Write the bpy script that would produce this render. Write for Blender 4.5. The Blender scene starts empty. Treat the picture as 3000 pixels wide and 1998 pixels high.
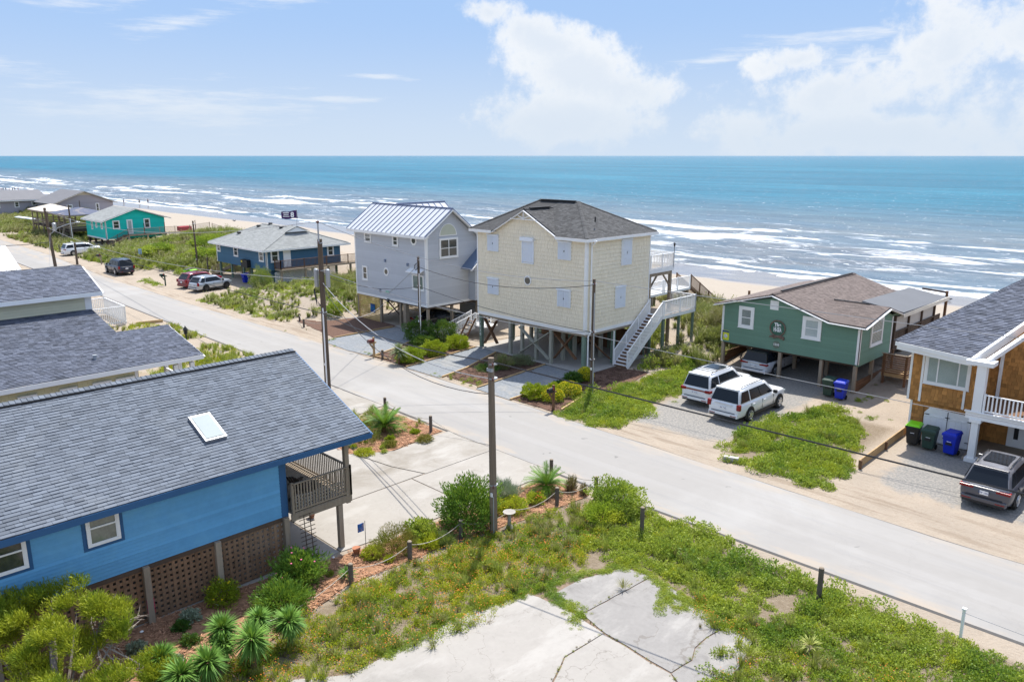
import bpy, bmesh, math, random
from math import radians as R, sin, cos, pi, sqrt, atan2
from mathutils import Vector as V, Matrix, noise
random.seed(7)
S = bpy.context.scene
COL = S.collection
# ---------------------------------------------------------------- camera, sky, sun, exposure
# World axes: X runs along the street, Y points out to sea, Z is up; the drone hovers over the origin.
H = 14.2; F = 2300.0; PITCH = math.atan((999-456)/F)
cam = bpy.data.objects.new('camera', bpy.data.cameras.new('camera')); COL.objects.link(cam)
cam.location = (0, 0, H); cam.rotation_euler = (pi/2-PITCH, 0, pi/4)
cam.data.sensor_width = 36; cam.data.lens = F/3000*36; cam.data.clip_start = .1; cam.data.clip_end = 60000
S.camera = cam
SUN_EL = 61.8; SUN_DIR = V((-.54*cos(R(SUN_EL)), .84*cos(R(SUN_EL)), sin(R(SUN_EL)))).normalized()
sun = bpy.data.objects.new('sun', bpy.data.lights.new('sun', 'SUN')); COL.objects.link(sun)
sun.data.energy = 3.3; sun.data.angle = R(.53); sun.data.color = (1, .95, .87)
sun.rotation_euler = SUN_DIR.to_track_quat('Z', 'Y').to_euler()
S.view_settings.view_transform = 'Standard'; S.view_settings.look = 'None'
S.view_settings.gamma = 1; S.view_settings.use_curve_mapping = False
S.view_settings.exposure = 1.08
S.render.film_transparent = False
W = bpy.data.worlds.new('World'); S.world = W; W.use_nodes = True

class NT:
    "tiny node-graph helper"
    def __init__(s, nt): s.nt = nt; s.n = nt.nodes; s.l = nt.links
    def new(s, t, **k):
        n = s.n.new(t)
        for a, b in k.items(): setattr(n, a, b)
        return n
    def put(s, sock, v):
        if isinstance(v, bpy.types.NodeSocket): s.l.new(v, sock)
        elif v is not None: sock.default_value = v
    def math(s, op, a, b=None, c=None, clamp=False):
        n = s.new('ShaderNodeMath', operation=op); n.use_clamp = clamp
        s.put(n.inputs[0], a); s.put(n.inputs[1], b)
        if c is not None: s.put(n.inputs[2], c)
        return n.outputs[0]
    def vmath(s, op, a, b=None):
        n = s.new('ShaderNodeVectorMath', operation=op); s.put(n.inputs[0], a)
        if b is not None: s.put(n.inputs[1], b)
        return n.outputs[0]
    def mix(s, f, a, b, blend='MIX'):
        n = s.new('ShaderNodeMix', data_type='RGBA', blend_type=blend)
        s.put(n.inputs[0], f); s.put(n.inputs[6], rgba(a)); s.put(n.inputs[7], rgba(b)); return n.outputs[2]
    def noise(s, vec, scale, detail=3, rough=.55, dist=0, w=None):
        n = s.new('ShaderNodeTexNoise'); s.put(n.inputs['Vector'], vec)
        n.inputs['Scale'].default_value = scale; n.inputs['Detail'].default_value = detail
        n.inputs['Roughness'].default_value = rough; n.inputs['Distortion'].default_value = dist
        return n.outputs[0]
    def mapping(s, vec, scale=(1, 1, 1), rot=(0, 0, 0), loc=(0, 0, 0)):
        n = s.new('ShaderNodeMapping'); s.put(n.inputs[0], vec)
        n.inputs['Scale'].default_value = scale; n.inputs['Rotation'].default_value = rot
        n.inputs['Location'].default_value = loc; return n.outputs[0]
    def sstep(s, v, a, b, lo=0, hi=1):
        n = s.new('ShaderNodeMapRange', interpolation_type='SMOOTHSTEP'); s.put(n.inputs[0], v)
        n.inputs[1].default_value = a; n.inputs[2].default_value = b
        n.inputs[3].default_value = lo; n.inputs[4].default_value = hi; return n.outputs[0]
    def attr(s, name):
        n = s.new('ShaderNodeAttribute'); n.attribute_name = name; return n.outputs['Fac']
    def sep(s, v):
        n = s.new('ShaderNodeSeparateXYZ'); s.put(n.inputs[0], v); return n.outputs
    def comb(s, x=0, y=0, z=0):
        n = s.new('ShaderNodeCombineXYZ'); s.put(n.inputs[0], x); s.put(n.inputs[1], y); s.put(n.inputs[2], z); return n.outputs[0]
def rgba(c):
    if isinstance(c, (tuple, list)) and len(c) == 3: return (*c, 1)
    return c

# ---- sky: Nishita plus clouds laid out by compass direction
t = NT(W.node_tree); t.n.clear()
sky = t.new('ShaderNodeTexSky', sky_type='NISHITA'); sky.sun_disc = False
sky.sun_elevation = R(SUN_EL); sky.sun_rotation = atan2(SUN_DIR.x, SUN_DIR.y); sky.air_density = 1.0; sky.dust_density = .6; sky.ozone_density = 2.0
geo = t.new('ShaderNodeTexCoord').outputs['Generated']
dx, dy, dz = t.sep(geo)
el = t.math('MULTIPLY', t.math('ARCSINE', dz), 180/pi)
# compass angle measured from the bearing (-1, 1): 0 straight out over the middle of the bay
rr = t.math('MULTIPLY', t.math('ADD', dx, dy), .70711); ff = t.math('MULTIPLY', t.math('SUBTRACT', dy, dx), .70711)
az = t.math('MULTIPLY', t.math('ARCTAN2', rr, ff), 180/pi)
warp = t.noise(geo, 9, 8, .62); warp2 = t.noise(t.vmath('ADD', geo, (7, 3, 1)), 30, 6, .65)
def blob(a, e, ra, re, tilt=0):
    "soft ellipse of cloud centred on bearing a, elevation e (degrees)"
    da = t.math('SUBTRACT', az, a); de = t.math('SUBTRACT', el, e)
    c, s_ = cos(R(tilt)), sin(R(tilt))
    x = t.math('MULTIPLY', t.math('ADD', t.math('MULTIPLY', da, c), t.math('MULTIPLY', de, s_)), 1/ra)
    y = t.math('MULTIPLY', t.math('SUBTRACT', t.math('MULTIPLY', de, c), t.math('MULTIPLY', da, s_)), 1/re)
    d = t.math('SQRT', t.math('ADD', t.math('MULTIPLY', x, x), t.math('MULTIPLY', y, y)))
    return t.math('SUBTRACT', 1, d)
def union(bl):
    o = bl[0]
    for b in bl[1:]: o = t.math('MAXIMUM', o, b)
    return o
big = union([blob(2.2, 7.6, 5.6, 2.0, -24), blob(4.6, 5.6, 6.2, 2.6, -12), blob(7.5, 4.6, 5.2, 2.2, -8), blob(-1.6, 9.4, 2.6, 1.2, -8), blob(3.5, 2.4, 9, 2.2),
             blob(22, 4.2, 5.6, 2.8, 8), blob(19.0, 6.0, 3.8, 1.1, 10), blob(28, 6.0, 5.6, 4.8, 40), blob(33, 8.5, 7.6, 5.6, 32), blob(36, 3.2, 9, 3.6), blob(24, 1.4, 14, 2.0),
             blob(60, 6, 12, 7), blob(-75, 5, 16, 4), blob(110, 9, 18, 8), blob(160, 7, 20, 6), blob(-130, 8, 18, 7)])
wisp = union([blob(-29.5, 10.0, 5.8, 1.4, -12), blob(-15.5, 9.9, 3.6, .7, 6), blob(-21.5, 8.2, 4.0, .8, 14), blob(-34, 5.6, 5.2, .9, -8), blob(-22, 3.0, 12, 1.7, 0),
              blob(20.5, 7.2, 7.6, .8, 3), blob(14, 6.2, 3.2, .45, 3), blob(-9, 5.2, 2.6, .3, 0), blob(-12, 3.7, 4.2, .3, 0), blob(23, 5.9, 6, .7, 4), blob(0, 28, 60, 9), blob(120, 35, 60, 9), blob(-110, 30, 50, 8)])
nz = t.math('ADD', t.math('MULTIPLY', t.math('SUBTRACT', warp, .5), 2.9), t.math('MULTIPLY', t.math('SUBTRACT', warp2, .5), 1.5))
cb = t.sstep(t.math('ADD', big, nz), -.06, .62, 0, .93)
stretch = t.noise(t.comb(t.math('MULTIPLY', az, .10), t.math('MULTIPLY', el, .75), 0), 2.2, 7, .65)
cw = t.sstep(t.math('ADD', wisp, t.math('MULTIPLY', t.math('SUBTRACT', stretch, .52), 3.0)), -.05, 1.2, 0, .62)
mask = t.math('MAXIMUM', cb, cw)
# depth inside the cloud: the edges towards the sun are whiter
shade = t.sstep(t.math('ADD', big, t.math('MULTIPLY', nz, .6)), .2, 1.0)
haze_f = t.sstep(el, 9.0, -.5, 0, .92)
skyc = t.mix(1.0, sky.outputs[0], (.15, .15, .15), 'MULTIPLY')
hsv = t.new('ShaderNodeHueSaturation'); hsv.inputs['Saturation'].default_value = .72; hsv.inputs['Value'].default_value = 1.0
t.put(hsv.inputs['Color'], skyc); skyc = hsv.outputs[0]
skyc = t.mix(t.sstep(el, 34, 12), skyc, (.19, .285, .445))
skyc = t.mix(t.sstep(el, 10.5, -.5, 0, 1), skyc, (.305, .36, .43))
cl = t.mix(shade, (.455, .465, .475), (.375, .405, .445))
cl = t.mix(t.sstep(el, 6.5, 0, 0, .85), cl, (.325, .37, .425))
fin = t.mix(mask, skyc, cl)
bg = t.new('ShaderNodeBackground'); t.put(bg.inputs[0], fin); bg.inputs[1].default_value = 1.0
out = t.new('ShaderNodeOutputWorld'); t.l.new(bg.outputs[0], out.inputs[0])

# ---------------------------------------------------------------- survey helpers: photo pixel -> place
_c, _s = cos(PITCH), sin(PITCH)
def ray(px, py):
    a = (px-1500)/F; b = (999-py)/F
    x, y, z = a, _c+b*_s, -_s+b*_c
    return V(((x-y)*.70710678, (x+y)*.70710678, z))
def G(px, py, z=0):
    r = ray(px, py); return V((0, 0, H))+r*((z-H)/r.z)
def PV(px, py, v):
    r = ray(px, py); return V((0, 0, H))+r*(v/r.y)
def PU(px, py, u):
    r = ray(px, py); return V((0, 0, H))+r*(u/r.x)
def lerp(a, b, f): return a+(b-a)*f
def smooth(a, b, x):
    x = max(0, min(1, (x-a)/(b-a))); return x*x*(3-2*x)
def rect(u, v, u0, u1, v0, v1, s=3):
    return smooth(u0-s, u0+s, u)*(1-smooth(u1-s, u1+s, u))*smooth(v0-s, v0+s, v)*(1-smooth(v1-s, v1+s, v))
def ground_h(u, v):
    "height of the sand at (u, v)"
    n = noise.noise(V((u*.09, v*.09, 0))); n2 = noise.noise(V((u*.3, v*.3, 4)))
    h = 0
    if v > 32 or u < -60:
        dune = smooth(47, 56, v)*(1-smooth(60, 69, v))
        h += dune*(1.0+.8*n)
        h += rect(u, v, -127, -97, 38, 60)*(1.0+.6*n)+rect(u, v, -76, -61, 37, 56, 2.5)*(.9+.6*n)
        h += rect(u, v, -31.5, -27.5, 46, 62, 1.6)*(.8+.3*n)+rect(u, v, -240, -172, 36, 60, 5)*(.45+.5*n)
        h += .12*n2*smooth(33, 36, v)*(1-smooth(66, 70, v))*(1 if u < -60 or v > 50 else 0)
        h = lerp(h, -1.0+.08*n2, smooth(62, 72, v))
        h -= max(0, v-72)*.042
    h += .5*rect(u, v, -20, -15.5, 20.5, 24.0, 1.2)*0
    return h

# ---------------------------------------------------------------- materials
MATS = {}
def M(name, col, rough=.7, var=.12, scale=2.0, bump=0, bscale=30, metal=0, spec=.3, rnd=.0, tint=0, stretch=(1, 1, 1), dirt=None, dirt_s=.6, dirt_a=.3, coat=0, em=None, coord='Object'):
    if name in MATS: return MATS[name]
    m = bpy.data.materials.new(name); m.use_nodes = True; MATS[name] = m
    t = NT(m.node_tree); b = t.n['Principled BSDF']
    tc = t.new('ShaderNodeTexCoord').outputs[coord] if coord == 'Object' else t.new('ShaderNodeNewGeometry').outputs['Position']
    vec = t.mapping(tc, stretch)
    c = rgba(col)
    n1 = t.noise(vec, scale, 5, .6); n2 = t.noise(vec, scale*9, 3, .6)
    f = t.math('ADD', t.math('MULTIPLY', t.math('SUBTRACT', n1, .5), 2*var*1.6), t.math('MULTIPLY', t.math('SUBTRACT', n2, .5), 2*var))
    if rnd:
        oi = t.new('ShaderNodeObjectInfo'); f = t.math('ADD', f, t.math('MULTIPLY', t.math('SUBTRACT', oi.outputs['Random'], .5), 2*rnd))
    if tint:
        f = t.math('ADD', f, t.math('MULTIPLY', t.math('SUBTRACT', t.attr('tint'), .5), 2*tint))
    f = t.math('ADD', f, 1.0)
    cc = t.new('ShaderNodeVectorMath', operation='SCALE'); t.put(cc.inputs[0], c[:3]); t.put(cc.inputs[3], f)
    colr = cc.outputs[0]
    if dirt:
        dn = t.noise(vec, dirt_s, 6, .65, .5); colr = t.mix(t.sstep(dn, .48, .72, 0, dirt_a), colr, dirt)
    t.put(b.inputs['Base Color'], colr)
    b.inputs['Roughness'].default_value = rough; b.inputs['Metallic'].default_value = metal
    b.inputs['Specular IOR Level'].default_value = spec
    if coat: b.inputs['Coat Weight'].default_value = coat; b.inputs['Coat Roughness'].default_value = .04
    if bump:
        bn = t.new('ShaderNodeBump'); bn.inputs['Strength'].default_value = bump; bn.inputs['Distance'].default_value = .02
        t.put(bn.inputs['Height'], t.noise(vec, bscale, 4, .6)); t.l.new(bn.outputs[0], b.inputs['Normal'])
    return m
def leafmat(name, c1, c2, c3=None, trans=.3, pscale=.35, rough=.55):
    "foliage: colour runs c1..c2 per leaf and per plant, patches of c3"
    if name in MATS: return MATS[name]
    m = bpy.data.materials.new(name); m.use_nodes = True; MATS[name] = m
    t = NT(m.node_tree); b = t.n['Principled BSDF']; o = t.n['Material Output']
    oi = t.new('ShaderNodeObjectInfo'); pos = t.new('ShaderNodeNewGeometry').outputs['Position']
    f = t.math('ADD', t.math('MULTIPLY', t.attr('tint'), .65), t.math('MULTIPLY', oi.outputs['Random'], .35))
    c = t.mix(f, c1, c2)
    if c3: c = t.mix(t.sstep(t.noise(pos, pscale, 3, .6), .47, .62, 0, .8), c, c3)
    t.put(b.inputs['Base Color'], c); b.inputs['Roughness'].default_value = rough; b.inputs['Specular IOR Level'].default_value = .25
    tr = t.new('ShaderNodeBsdfTranslucent'); t.put(tr.inputs[0], t.mix(.5, c, (.30, .38, .03)))
    mx = t.new('ShaderNodeMixShader'); mx.inputs[0].default_value = trans
    t.l.new(b.outputs[0], mx.inputs[1]); t.l.new(tr.outputs[0], mx.inputs[2]); t.l.new(mx.outputs[0], o.inputs[0])
    return m
wood_grey = M('weathered_wood', (.29, .235, .175), .85, .25, 1.2, .3, 20, stretch=(1, 1, .15), rnd=.12)
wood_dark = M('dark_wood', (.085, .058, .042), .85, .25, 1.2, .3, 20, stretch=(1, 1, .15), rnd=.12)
wood_pole = M('pole_wood', (.115, .085, .062), .9, .35, 1.6, .5, 18, stretch=(1, 1, .06), dirt=(.22, .18, .14), dirt_a=.5)
wood_tan = M('tan_wood', (.42, .29, .15), .8, .2, 1.5, .2, 20, rnd=.12)
wood_brown = M('brown_wood', (.16, .085, .045), .8, .25, 1.5, .2, 20, rnd=.12)
wood_green = M('treated_green_wood', (.16, .22, .17), .8, .2, 1.5, .2, 20, rnd=.1)
wood_lattice = M('lattice_wood', (.20, .115, .066), .85, .3, .8, .3, 25, rnd=.22, dirt=(.30, .22, .15), dirt_s=.5, dirt_a=.5)
white_paint = M('white_paint', (.80, .80, .79), .5, .04, 1.5, dirt=(.55, .52, .45), dirt_a=.2)
white_vinyl = M('white_vinyl', (.82, .82, .82), .4, .03, 1.5)
cream = M('cream_shakes', (.80, .715, .555), .75, .03, .7, .15, 40, tint=.03, dirt=(.68, .58, .40), dirt_a=.2)
glass_dark = M('window_glass', (.035, .045, .045), .06, .3, 1.0, spec=.8, rnd=.3, dirt=(.12, .13, .12), dirt_s=1.2, dirt_a=.6)
glass_blind = M('blind_glass', (.36, .42, .42), .12, .1, 1.0, spec=.8)
glass_car = M('car_glass', (.010, .014, .020), .15, .1, 1.0, spec=.3)
black_rubber = M('black_rubber', (.018, .018, .018), .8, .1)
black_plastic = M('black_plastic', (.022, .023, .025), .5, .1)
metal_grey = M('grey_metal', (.38, .40, .42), .45, .08, metal=.3)
wire_m = M('wire_black', (.03, .03, .035), .6, .1)
wire_l = M('wire_light', (.34, .34, .35), .55, .1)
concrete = M('concrete', (.43, .405, .37), .9, .07, .6, .15, 60, dirt=(.33, .30, .26), dirt_s=.35, dirt_a=.7)
steel = M('bright_steel', (.6, .61, .63), .3, .05, metal=.8)
red_light = M('red_lens', (.22, .004, .008), .25, .1, spec=.4)
flower_pink = M('pink_petals', (.75, .16, .28), .6, .2)
rope_m = M('rope', (.42, .38, .32), .9, .2, 8)

# ---------------------------------------------------------------- objects and meshes
LOC = {}
def props(o, label=None, cat=None, group=None, kind=None):
    if label: o['label'] = label
    if cat: o['category'] = cat
    if group: o['group'] = group
    if kind: o['kind'] = kind
    return o
def thing(name, label, cat, loc=(0, 0, 0), group=None):
    o = bpy.data.objects.new(name, None); COL.objects.link(o); o.empty_display_size = .3
    o.location = loc; LOC[o.name] = V(loc)
    return props(o, label, cat, group)
def place_mesh(name, me, parent=None, mat=None):
    o = bpy.data.objects.new(name, me); COL.objects.link(o)
    if parent: o.parent = parent; LOC[o.name] = LOC.get(parent.name, V((0, 0, 0)))
    else: LOC[o.name] = V((0, 0, 0))
    if mat and not me.materials: me.materials.append(mat)
    return o
class MB:
    def __init__(s): s.v = []; s.f = []; s.tint = []; s.cur = None
    def quadbox(s, p):  # 8 corners: bottom 4 ccw, top 4 ccw
        b = len(s.v); s.v += [tuple(q) for q in p]
        fs = [(0, 3, 2, 1), (4, 5, 6, 7), (0, 1, 5, 4), (1, 2, 6, 5), (2, 3, 7, 6), (3, 0, 4, 7)]
        s.f += [tuple(b+i for i in f) for f in fs]; s.tint += [s.cur]*6; return s
    def box(s, x0, x1, y0, y1, z0, z1):
        return s.quadbox([(x0, y0, z0), (x1, y0, z0), (x1, y1, z0), (x0, y1, z0), (x0, y0, z1), (x1, y0, z1), (x1, y1, z1), (x0, y1, z1)])
    def bar(s, p, q, w, h=None, up=(0, 0, 1)):
        h = h or w; p = V(p); q = V(q); d = (q-p).normalized(); up = V(up)
        if abs(d.dot(up)) > .98: up = V((1, 0, 0))
        a = d.cross(up).normalized()*(w/2); b = a.cross(d).normalized()*(h/2)
        return s.quadbox([p-a-b, p+a-b, p+a+b, p-a+b, q-a-b, q+a-b, q+a+b, q-a+b])
    def poly(s, pts):
        b = len(s.v); s.v += [tuple(q) for q in pts]; s.f.append(tuple(range(b, b+len(pts)))); s.tint.append(s.cur); return s
    def prism(s, pts, off):
        "polygon pts thickened by vector off"
        off = V(off); n = len(pts); b = len(s.v)
        pts = [V(p) for p in pts]
        s.v += [tuple(p) for p in pts]+[tuple(p+off) for p in pts]
        s.f.append(tuple(range(b+n-1, b-1, -1))); s.f.append(tuple(range(b+n, b+2*n)))
        for i in range(n):
            j = (i+1) % n; s.f.append((b+i, b+j, b+n+j, b+n+i))
        s.tint += [s.cur]*(n+2); return s
    def tube(s, pts, r, n=6, cap=True):
        pts = [V(p) for p in pts]; rs = r if isinstance(r, (list, tuple)) else [r]*len(pts); rings = []
        for i, p in enumerate(pts):
            d = (pts[min(i+1, len(pts)-1)]-pts[max(i-1, 0)]).normalized()
            a = d.cross(V((0, 0, 1)) if abs(d.z) < .95 else V((1, 0, 0))).normalized(); b2 = d.cross(a)
            k = len(s.v); rings.append(k)
            for j in range(n):
                an = 2*pi*j/n; s.v.append(tuple(p+a*cos(an)*rs[i]+b2*sin(an)*rs[i]))
        for i in range(len(rings)-1):
            for j in range(n):
                s.f.append((rings[i]+j, rings[i]+(j+1) % n, rings[i+1]+(j+1) % n, rings[i+1]+j)); s.tint.append(s.cur)
        if cap:
            s.f.append(tuple(rings[0]+j for j in range(n-1, -1, -1))); s.f.append(tuple(rings[-1]+j for j in range(n))); s.tint += [s.cur]*2
        return s
    def lathe(s, prof, c=(0, 0, 0), axis='z', n=16):
        c = V(c); k0 = len(s.v)
        for r, h in prof:
            for j in range(n):
                a = 2*pi*j/n; x, y = r*cos(a), r*sin(a)
                s.v.append(tuple(c+(V((x, y, h)) if axis == 'z' else V((x, h, y)) if axis == 'y' else V((h, x, y)))))
        for i in range(len(prof)-1):
            for j in range(n):
                s.f.append((k0+i*n+j, k0+i*n+(j+1) % n, k0+(i+1)*n+(j+1) % n, k0+(i+1)*n+j)); s.tint.append(s.cur)
        s.f.append(tuple(k0+j for j in range(n-1, -1, -1))); s.f.append(tuple(k0+(len(prof)-1)*n+j for j in range(n))); s.tint += [s.cur]*2
        return s
    def mesh(s, name, mat=None, shift=None, smooth=None):
        me = bpy.data.meshes.new(name)
        vs = s.v if shift is None else [(x-shift[0], y-shift[1], z-shift[2]) for x, y, z in s.v]
        me.from_pydata(vs, [], s.f)
        if any(x is not None for x in s.tint):
            a = me.attributes.new('tint', 'FLOAT', 'FACE'); a.data.foreach_set('value', [.5 if x is None else x for x in s.tint])
        if mat: me.materials.append(mat)
        if smooth:
            me.shade_smooth(); me.set_sharp_from_angle(angle=R(smooth))
        me.validate(); return me
    def build(s, name, mat, parent=None, smooth=None, fix=True, **k):
        me = s.mesh(name, mat, LOC.get(parent.name) if parent else None, smooth)
        if fix:
            bm = bmesh.new(); bm.from_mesh(me); bmesh.ops.recalc_face_normals(bm, faces=bm.faces); bm.to_mesh(me); bm.free()
        return props(place_mesh(name, me, parent), **k)
def bevel(o, w, seg=2):
    m = o.modifiers.new('bevel', 'BEVEL'); m.width = w; m.segments = seg; m.limit_method = 'ANGLE'; m.angle_limit = R(30); return o
def copy_tree(o, parent=None):
    c = o.copy(); COL.objects.link(c); LOC[c.name] = LOC.get(o.name, V((0, 0, 0))); c.parent = parent
    for ch in o.children: copy_tree(ch, c)
    return c
def text(s, name, size, mat, parent, loc, xdir, ydir, ext=.006, bold=0, sx=1):
    cu = bpy.data.curves.new(name, 'FONT'); cu.body = s; cu.size = size; cu.extrude = ext; cu.align_x = 'CENTER'; cu.align_y = 'CENTER'; cu.offset = bold
    tmp = bpy.data.objects.new(name, cu); COL.objects.link(tmp); dg = bpy.context.evaluated_depsgraph_get()
    me = bpy.data.meshes.new_from_object(tmp.evaluated_get(dg)); bpy.data.objects.remove(tmp)
    x = V(xdir).normalized(); y = V(ydir).normalized(); z = x.cross(y); x = x*sx
    L = V(loc)-LOC.get(parent.name, V((0, 0, 0)))
    me.transform(Matrix(((x.x, y.x, z.x, L.x), (x.y, y.y, z.y, L.y), (x.z, y.z, z.z, L.z), (0, 0, 0, 1))))
    me.materials.clear(); me.materials.append(mat); return place_mesh(name, me, parent)

class Plane:
    "vertical wall plane: axis a (s coordinate), outward normal n"
    def __init__(s, kind, c):
        if kind == 'front': s.O = V((0, c, 0)); s.a = V((1, 0, 0)); s.n = V((0, -1, 0))
        elif kind == 'back': s.O = V((0, c, 0)); s.a = V((1, 0, 0)); s.n = V((0, 1, 0))
        elif kind == 'right': s.O = V((c, 0, 0)); s.a = V((0, 1, 0)); s.n = V((1, 0, 0))
        else: s.O = V((c, 0, 0)); s.a = V((0, 1, 0)); s.n = V((-1, 0, 0))
    def P(s, t, z, off=0): return s.O+s.a*t+s.n*off+V((0, 0, z))
def clipy(poly, ax, lim, keep_less):
    out = []
    for i in range(len(poly)):
        p, q = poly[i], poly[(i+1) % len(poly)]
        a = (p[ax] <= lim) if keep_less else (p[ax] >= lim); b = (q[ax] <= lim) if keep_less else (q[ax] >= lim)
        if a: out.append(p)
        if a != b:
            f = (lim-p[ax])/(q[ax]-p[ax]); out.append((p[0]+(q[0]-p[0])*f, p[1]+(q[1]-p[1])*f))
    return out
def clean(p):
    o = []
    for q in p:
        if not o or (abs(q[0]-o[-1][0])+abs(q[1]-o[-1][1])) > 1e-4: o.append(q)
    if len(o) > 1 and abs(o[0][0]-o[-1][0])+abs(o[0][1]-o[-1][1]) < 1e-4: o.pop()
    return o
def siding(pl, poly, h, mat, parent, shakes=0, single=False, name='siding_board', joined=False):
    "lap siding clipped to poly: every course is a wedge standing proud at its foot"
    zs = [p[1] for p in poly]; z0 = min(zs); z1 = max(zs); k = 0; z = z0; jm = MB()
    rnd_ = random.Random(int(z0*100)+len(poly)+int(poly[0][0]*10))
    while z < z1-.02:
        c = clean(clipy(clipy(poly, 1, z, False), 1, min(z+h, z1), True))
        if len(c) >= 3:
            mb = jm if joined else MB()
            if shakes:
                x0 = min(q[0] for q in c); x1 = max(q[0] for q in c); x = x0-rnd_.random()*shakes
                while x < x1:
                    w = shakes*rnd_.uniform(.55, 1.4); d = clean(clipy(clipy(c, 0, x+.004, False), 0, x+w-.004, True))
                    if len(d) >= 3:
                        m2 = MB() if single else mb; m2.cur = rnd_.random(); pr = rnd_.uniform(0, .010)
                        d = [(s, z+(zz-z)*.955) for s, zz in d]; lo = [pl.P(s, zz, .002) for s, zz in d]; hi = [pl.P(s, zz, (.038+pr)-.028*(zz-z)/h) for s, zz in d]
                        n = len(d); b = len(m2.v); m2.v += [tuple(p) for p in lo+hi]
                        m2.f.append(tuple(range(b+n, b+2*n)))
                        for i in range(n): j = (i+1) % n; m2.f.append((b+i, b+j, b+n+j, b+n+i))
                        m2.tint += [m2.cur]*(n+1)
                        if single: m2.build('shake', mat, parent)
                    x += w
            else:
                mb.cur = rnd_.random()
                c = [(s, z+(zz-z)*.92) for s, zz in c]; lo = [pl.P(s, zz, .002) for s, zz in c]; hi = [pl.P(s, zz, .040-.028*(zz-z)/h) for s, zz in c]
                n = len(c); b = len(mb.v); mb.v += [tuple(p) for p in lo+hi]; mb.f.append(tuple(range(b+n, b+2*n)))
                for i in range(n): j = (i+1) % n; mb.f.append((b+i, b+j, b+n+j, b+n+i))
                mb.tint += [mb.cur]*(n+1)
            if not joined and mb.v: mb.build(name, mat, parent)
        z += h; k += 1
    if joined: jm.build('siding', mat, parent, kind='stuff')
def shingles(parent, poly, along, mat, expose=.145, tab=.3, single=0, thick=.012, base_mat=None, name='shingle', under=.06):
    "roof plane (3D polygon, eave direction along) laid with tabs; the nearest `single` tabs are objects of their own"
    P0 = V(poly[0]); a = V(along).normalized(); n = (V(poly[1])-P0).cross(V(poly[2])-P0).normalized()
    if n.z < 0: n = -n
    up = n.cross(a).normalized()
    if up.z < 0: up = -up; 
    q = [((V(p)-P0).dot(a), (V(p)-P0).dot(up)) for p in poly]
    MB().prism([V(p)-n*under for p in poly], n*under).build('roof_deck', base_mat or mat, parent)
    rnd_ = random.Random(int(abs(poly[0][0])*31+abs(poly[1][1])*17))
    lo = min(p[1] for p in q); hi = max(p[1] for p in q); y = lo; row = 0; pcs = []
    while y < hi:
        strip = clean(clipy(clipy(q, 1, y, False), 1, min(y+expose, hi), True))
        if len(strip) >= 3:
            x0 = min(p[0] for p in strip); x1 = max(p[0] for p in strip); x = x0-rnd_.random()*tab
            while x < x1:
                w = tab*rnd_.uniform(.6, 1.35) if row % 1 == 0 else tab
                d = clean(clipy(clipy(strip, 0, x+.003, False), 0, x+w-.003, True))
                if len(d) >= 3:
                    tk = thick*rnd_.uniform(.6, 1.5)
                    pcs.append(([P0+a*s+up*t_+n*(.001+0*t_) for s, t_ in d], [P0+a*s+up*t_+n*(.002+tk*(1-(t_-y)/expose)+.002) for s, t_ in d], rnd_.random()))
                x += w
        y += expose; row += 1
    if single: pcs.sort(key=lambda p: (p[0][0]-V((0, 0, H))).length)
    def add(mb, pc):
        n_ = len(pc[0]); b = len(mb.v); mb.cur = pc[2]
        mb.v += [tuple(v) for v in pc[0]+pc[1]]; mb.f.append(tuple(range(b+n_, b+2*n_)))
        for i in range(n_): j = (i+1) % n_; mb.f.append((b+i, b+j, b+n_+j, b+n_+i))
        mb.tint += [pc[2]]*(n_+1)
    for pc in pcs[:single]:
        mb = MB(); add(mb, pc); me = mb.mesh(name, mat, LOC.get(parent.name)); place_mesh(name, me, parent)
    mb = MB()
    for pc in pcs[single:]: add(mb, pc)
    if mb.v: mb.build(name if False else 'shingles', mat, parent, kind='stuff')
def caps(parent, p, q, mat, step=.16, w=.16, name='ridge_cap'):
    "overlapping ridge cap shingles from p to q"
    p = V(p); q = V(q); n = max(2, int((q-p).length/step)); mb = MB(); rnd_ = random.Random(3)
    d = (q-p).normalized(); s = d.cross(V((0, 0, 1))).normalized()
    for i in range(n):
        a = p+d*(i*step); b = a+d*(step*1.05); mb.cur = rnd_.random()
        for sg in (-1, 1):
            lo = -V((0, 0, w*.38))
            mb.quadbox([a, a+s*sg*w+lo, b+s*sg*w+lo, b, a+V((0, 0, .035)), a+s*sg*w+lo+V((0, 0, .035)), b+s*sg*w+lo+V((0, 0, .012)), b+V((0, 0, .012))])
    mb.build(name, mat, parent, kind='stuff')
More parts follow.
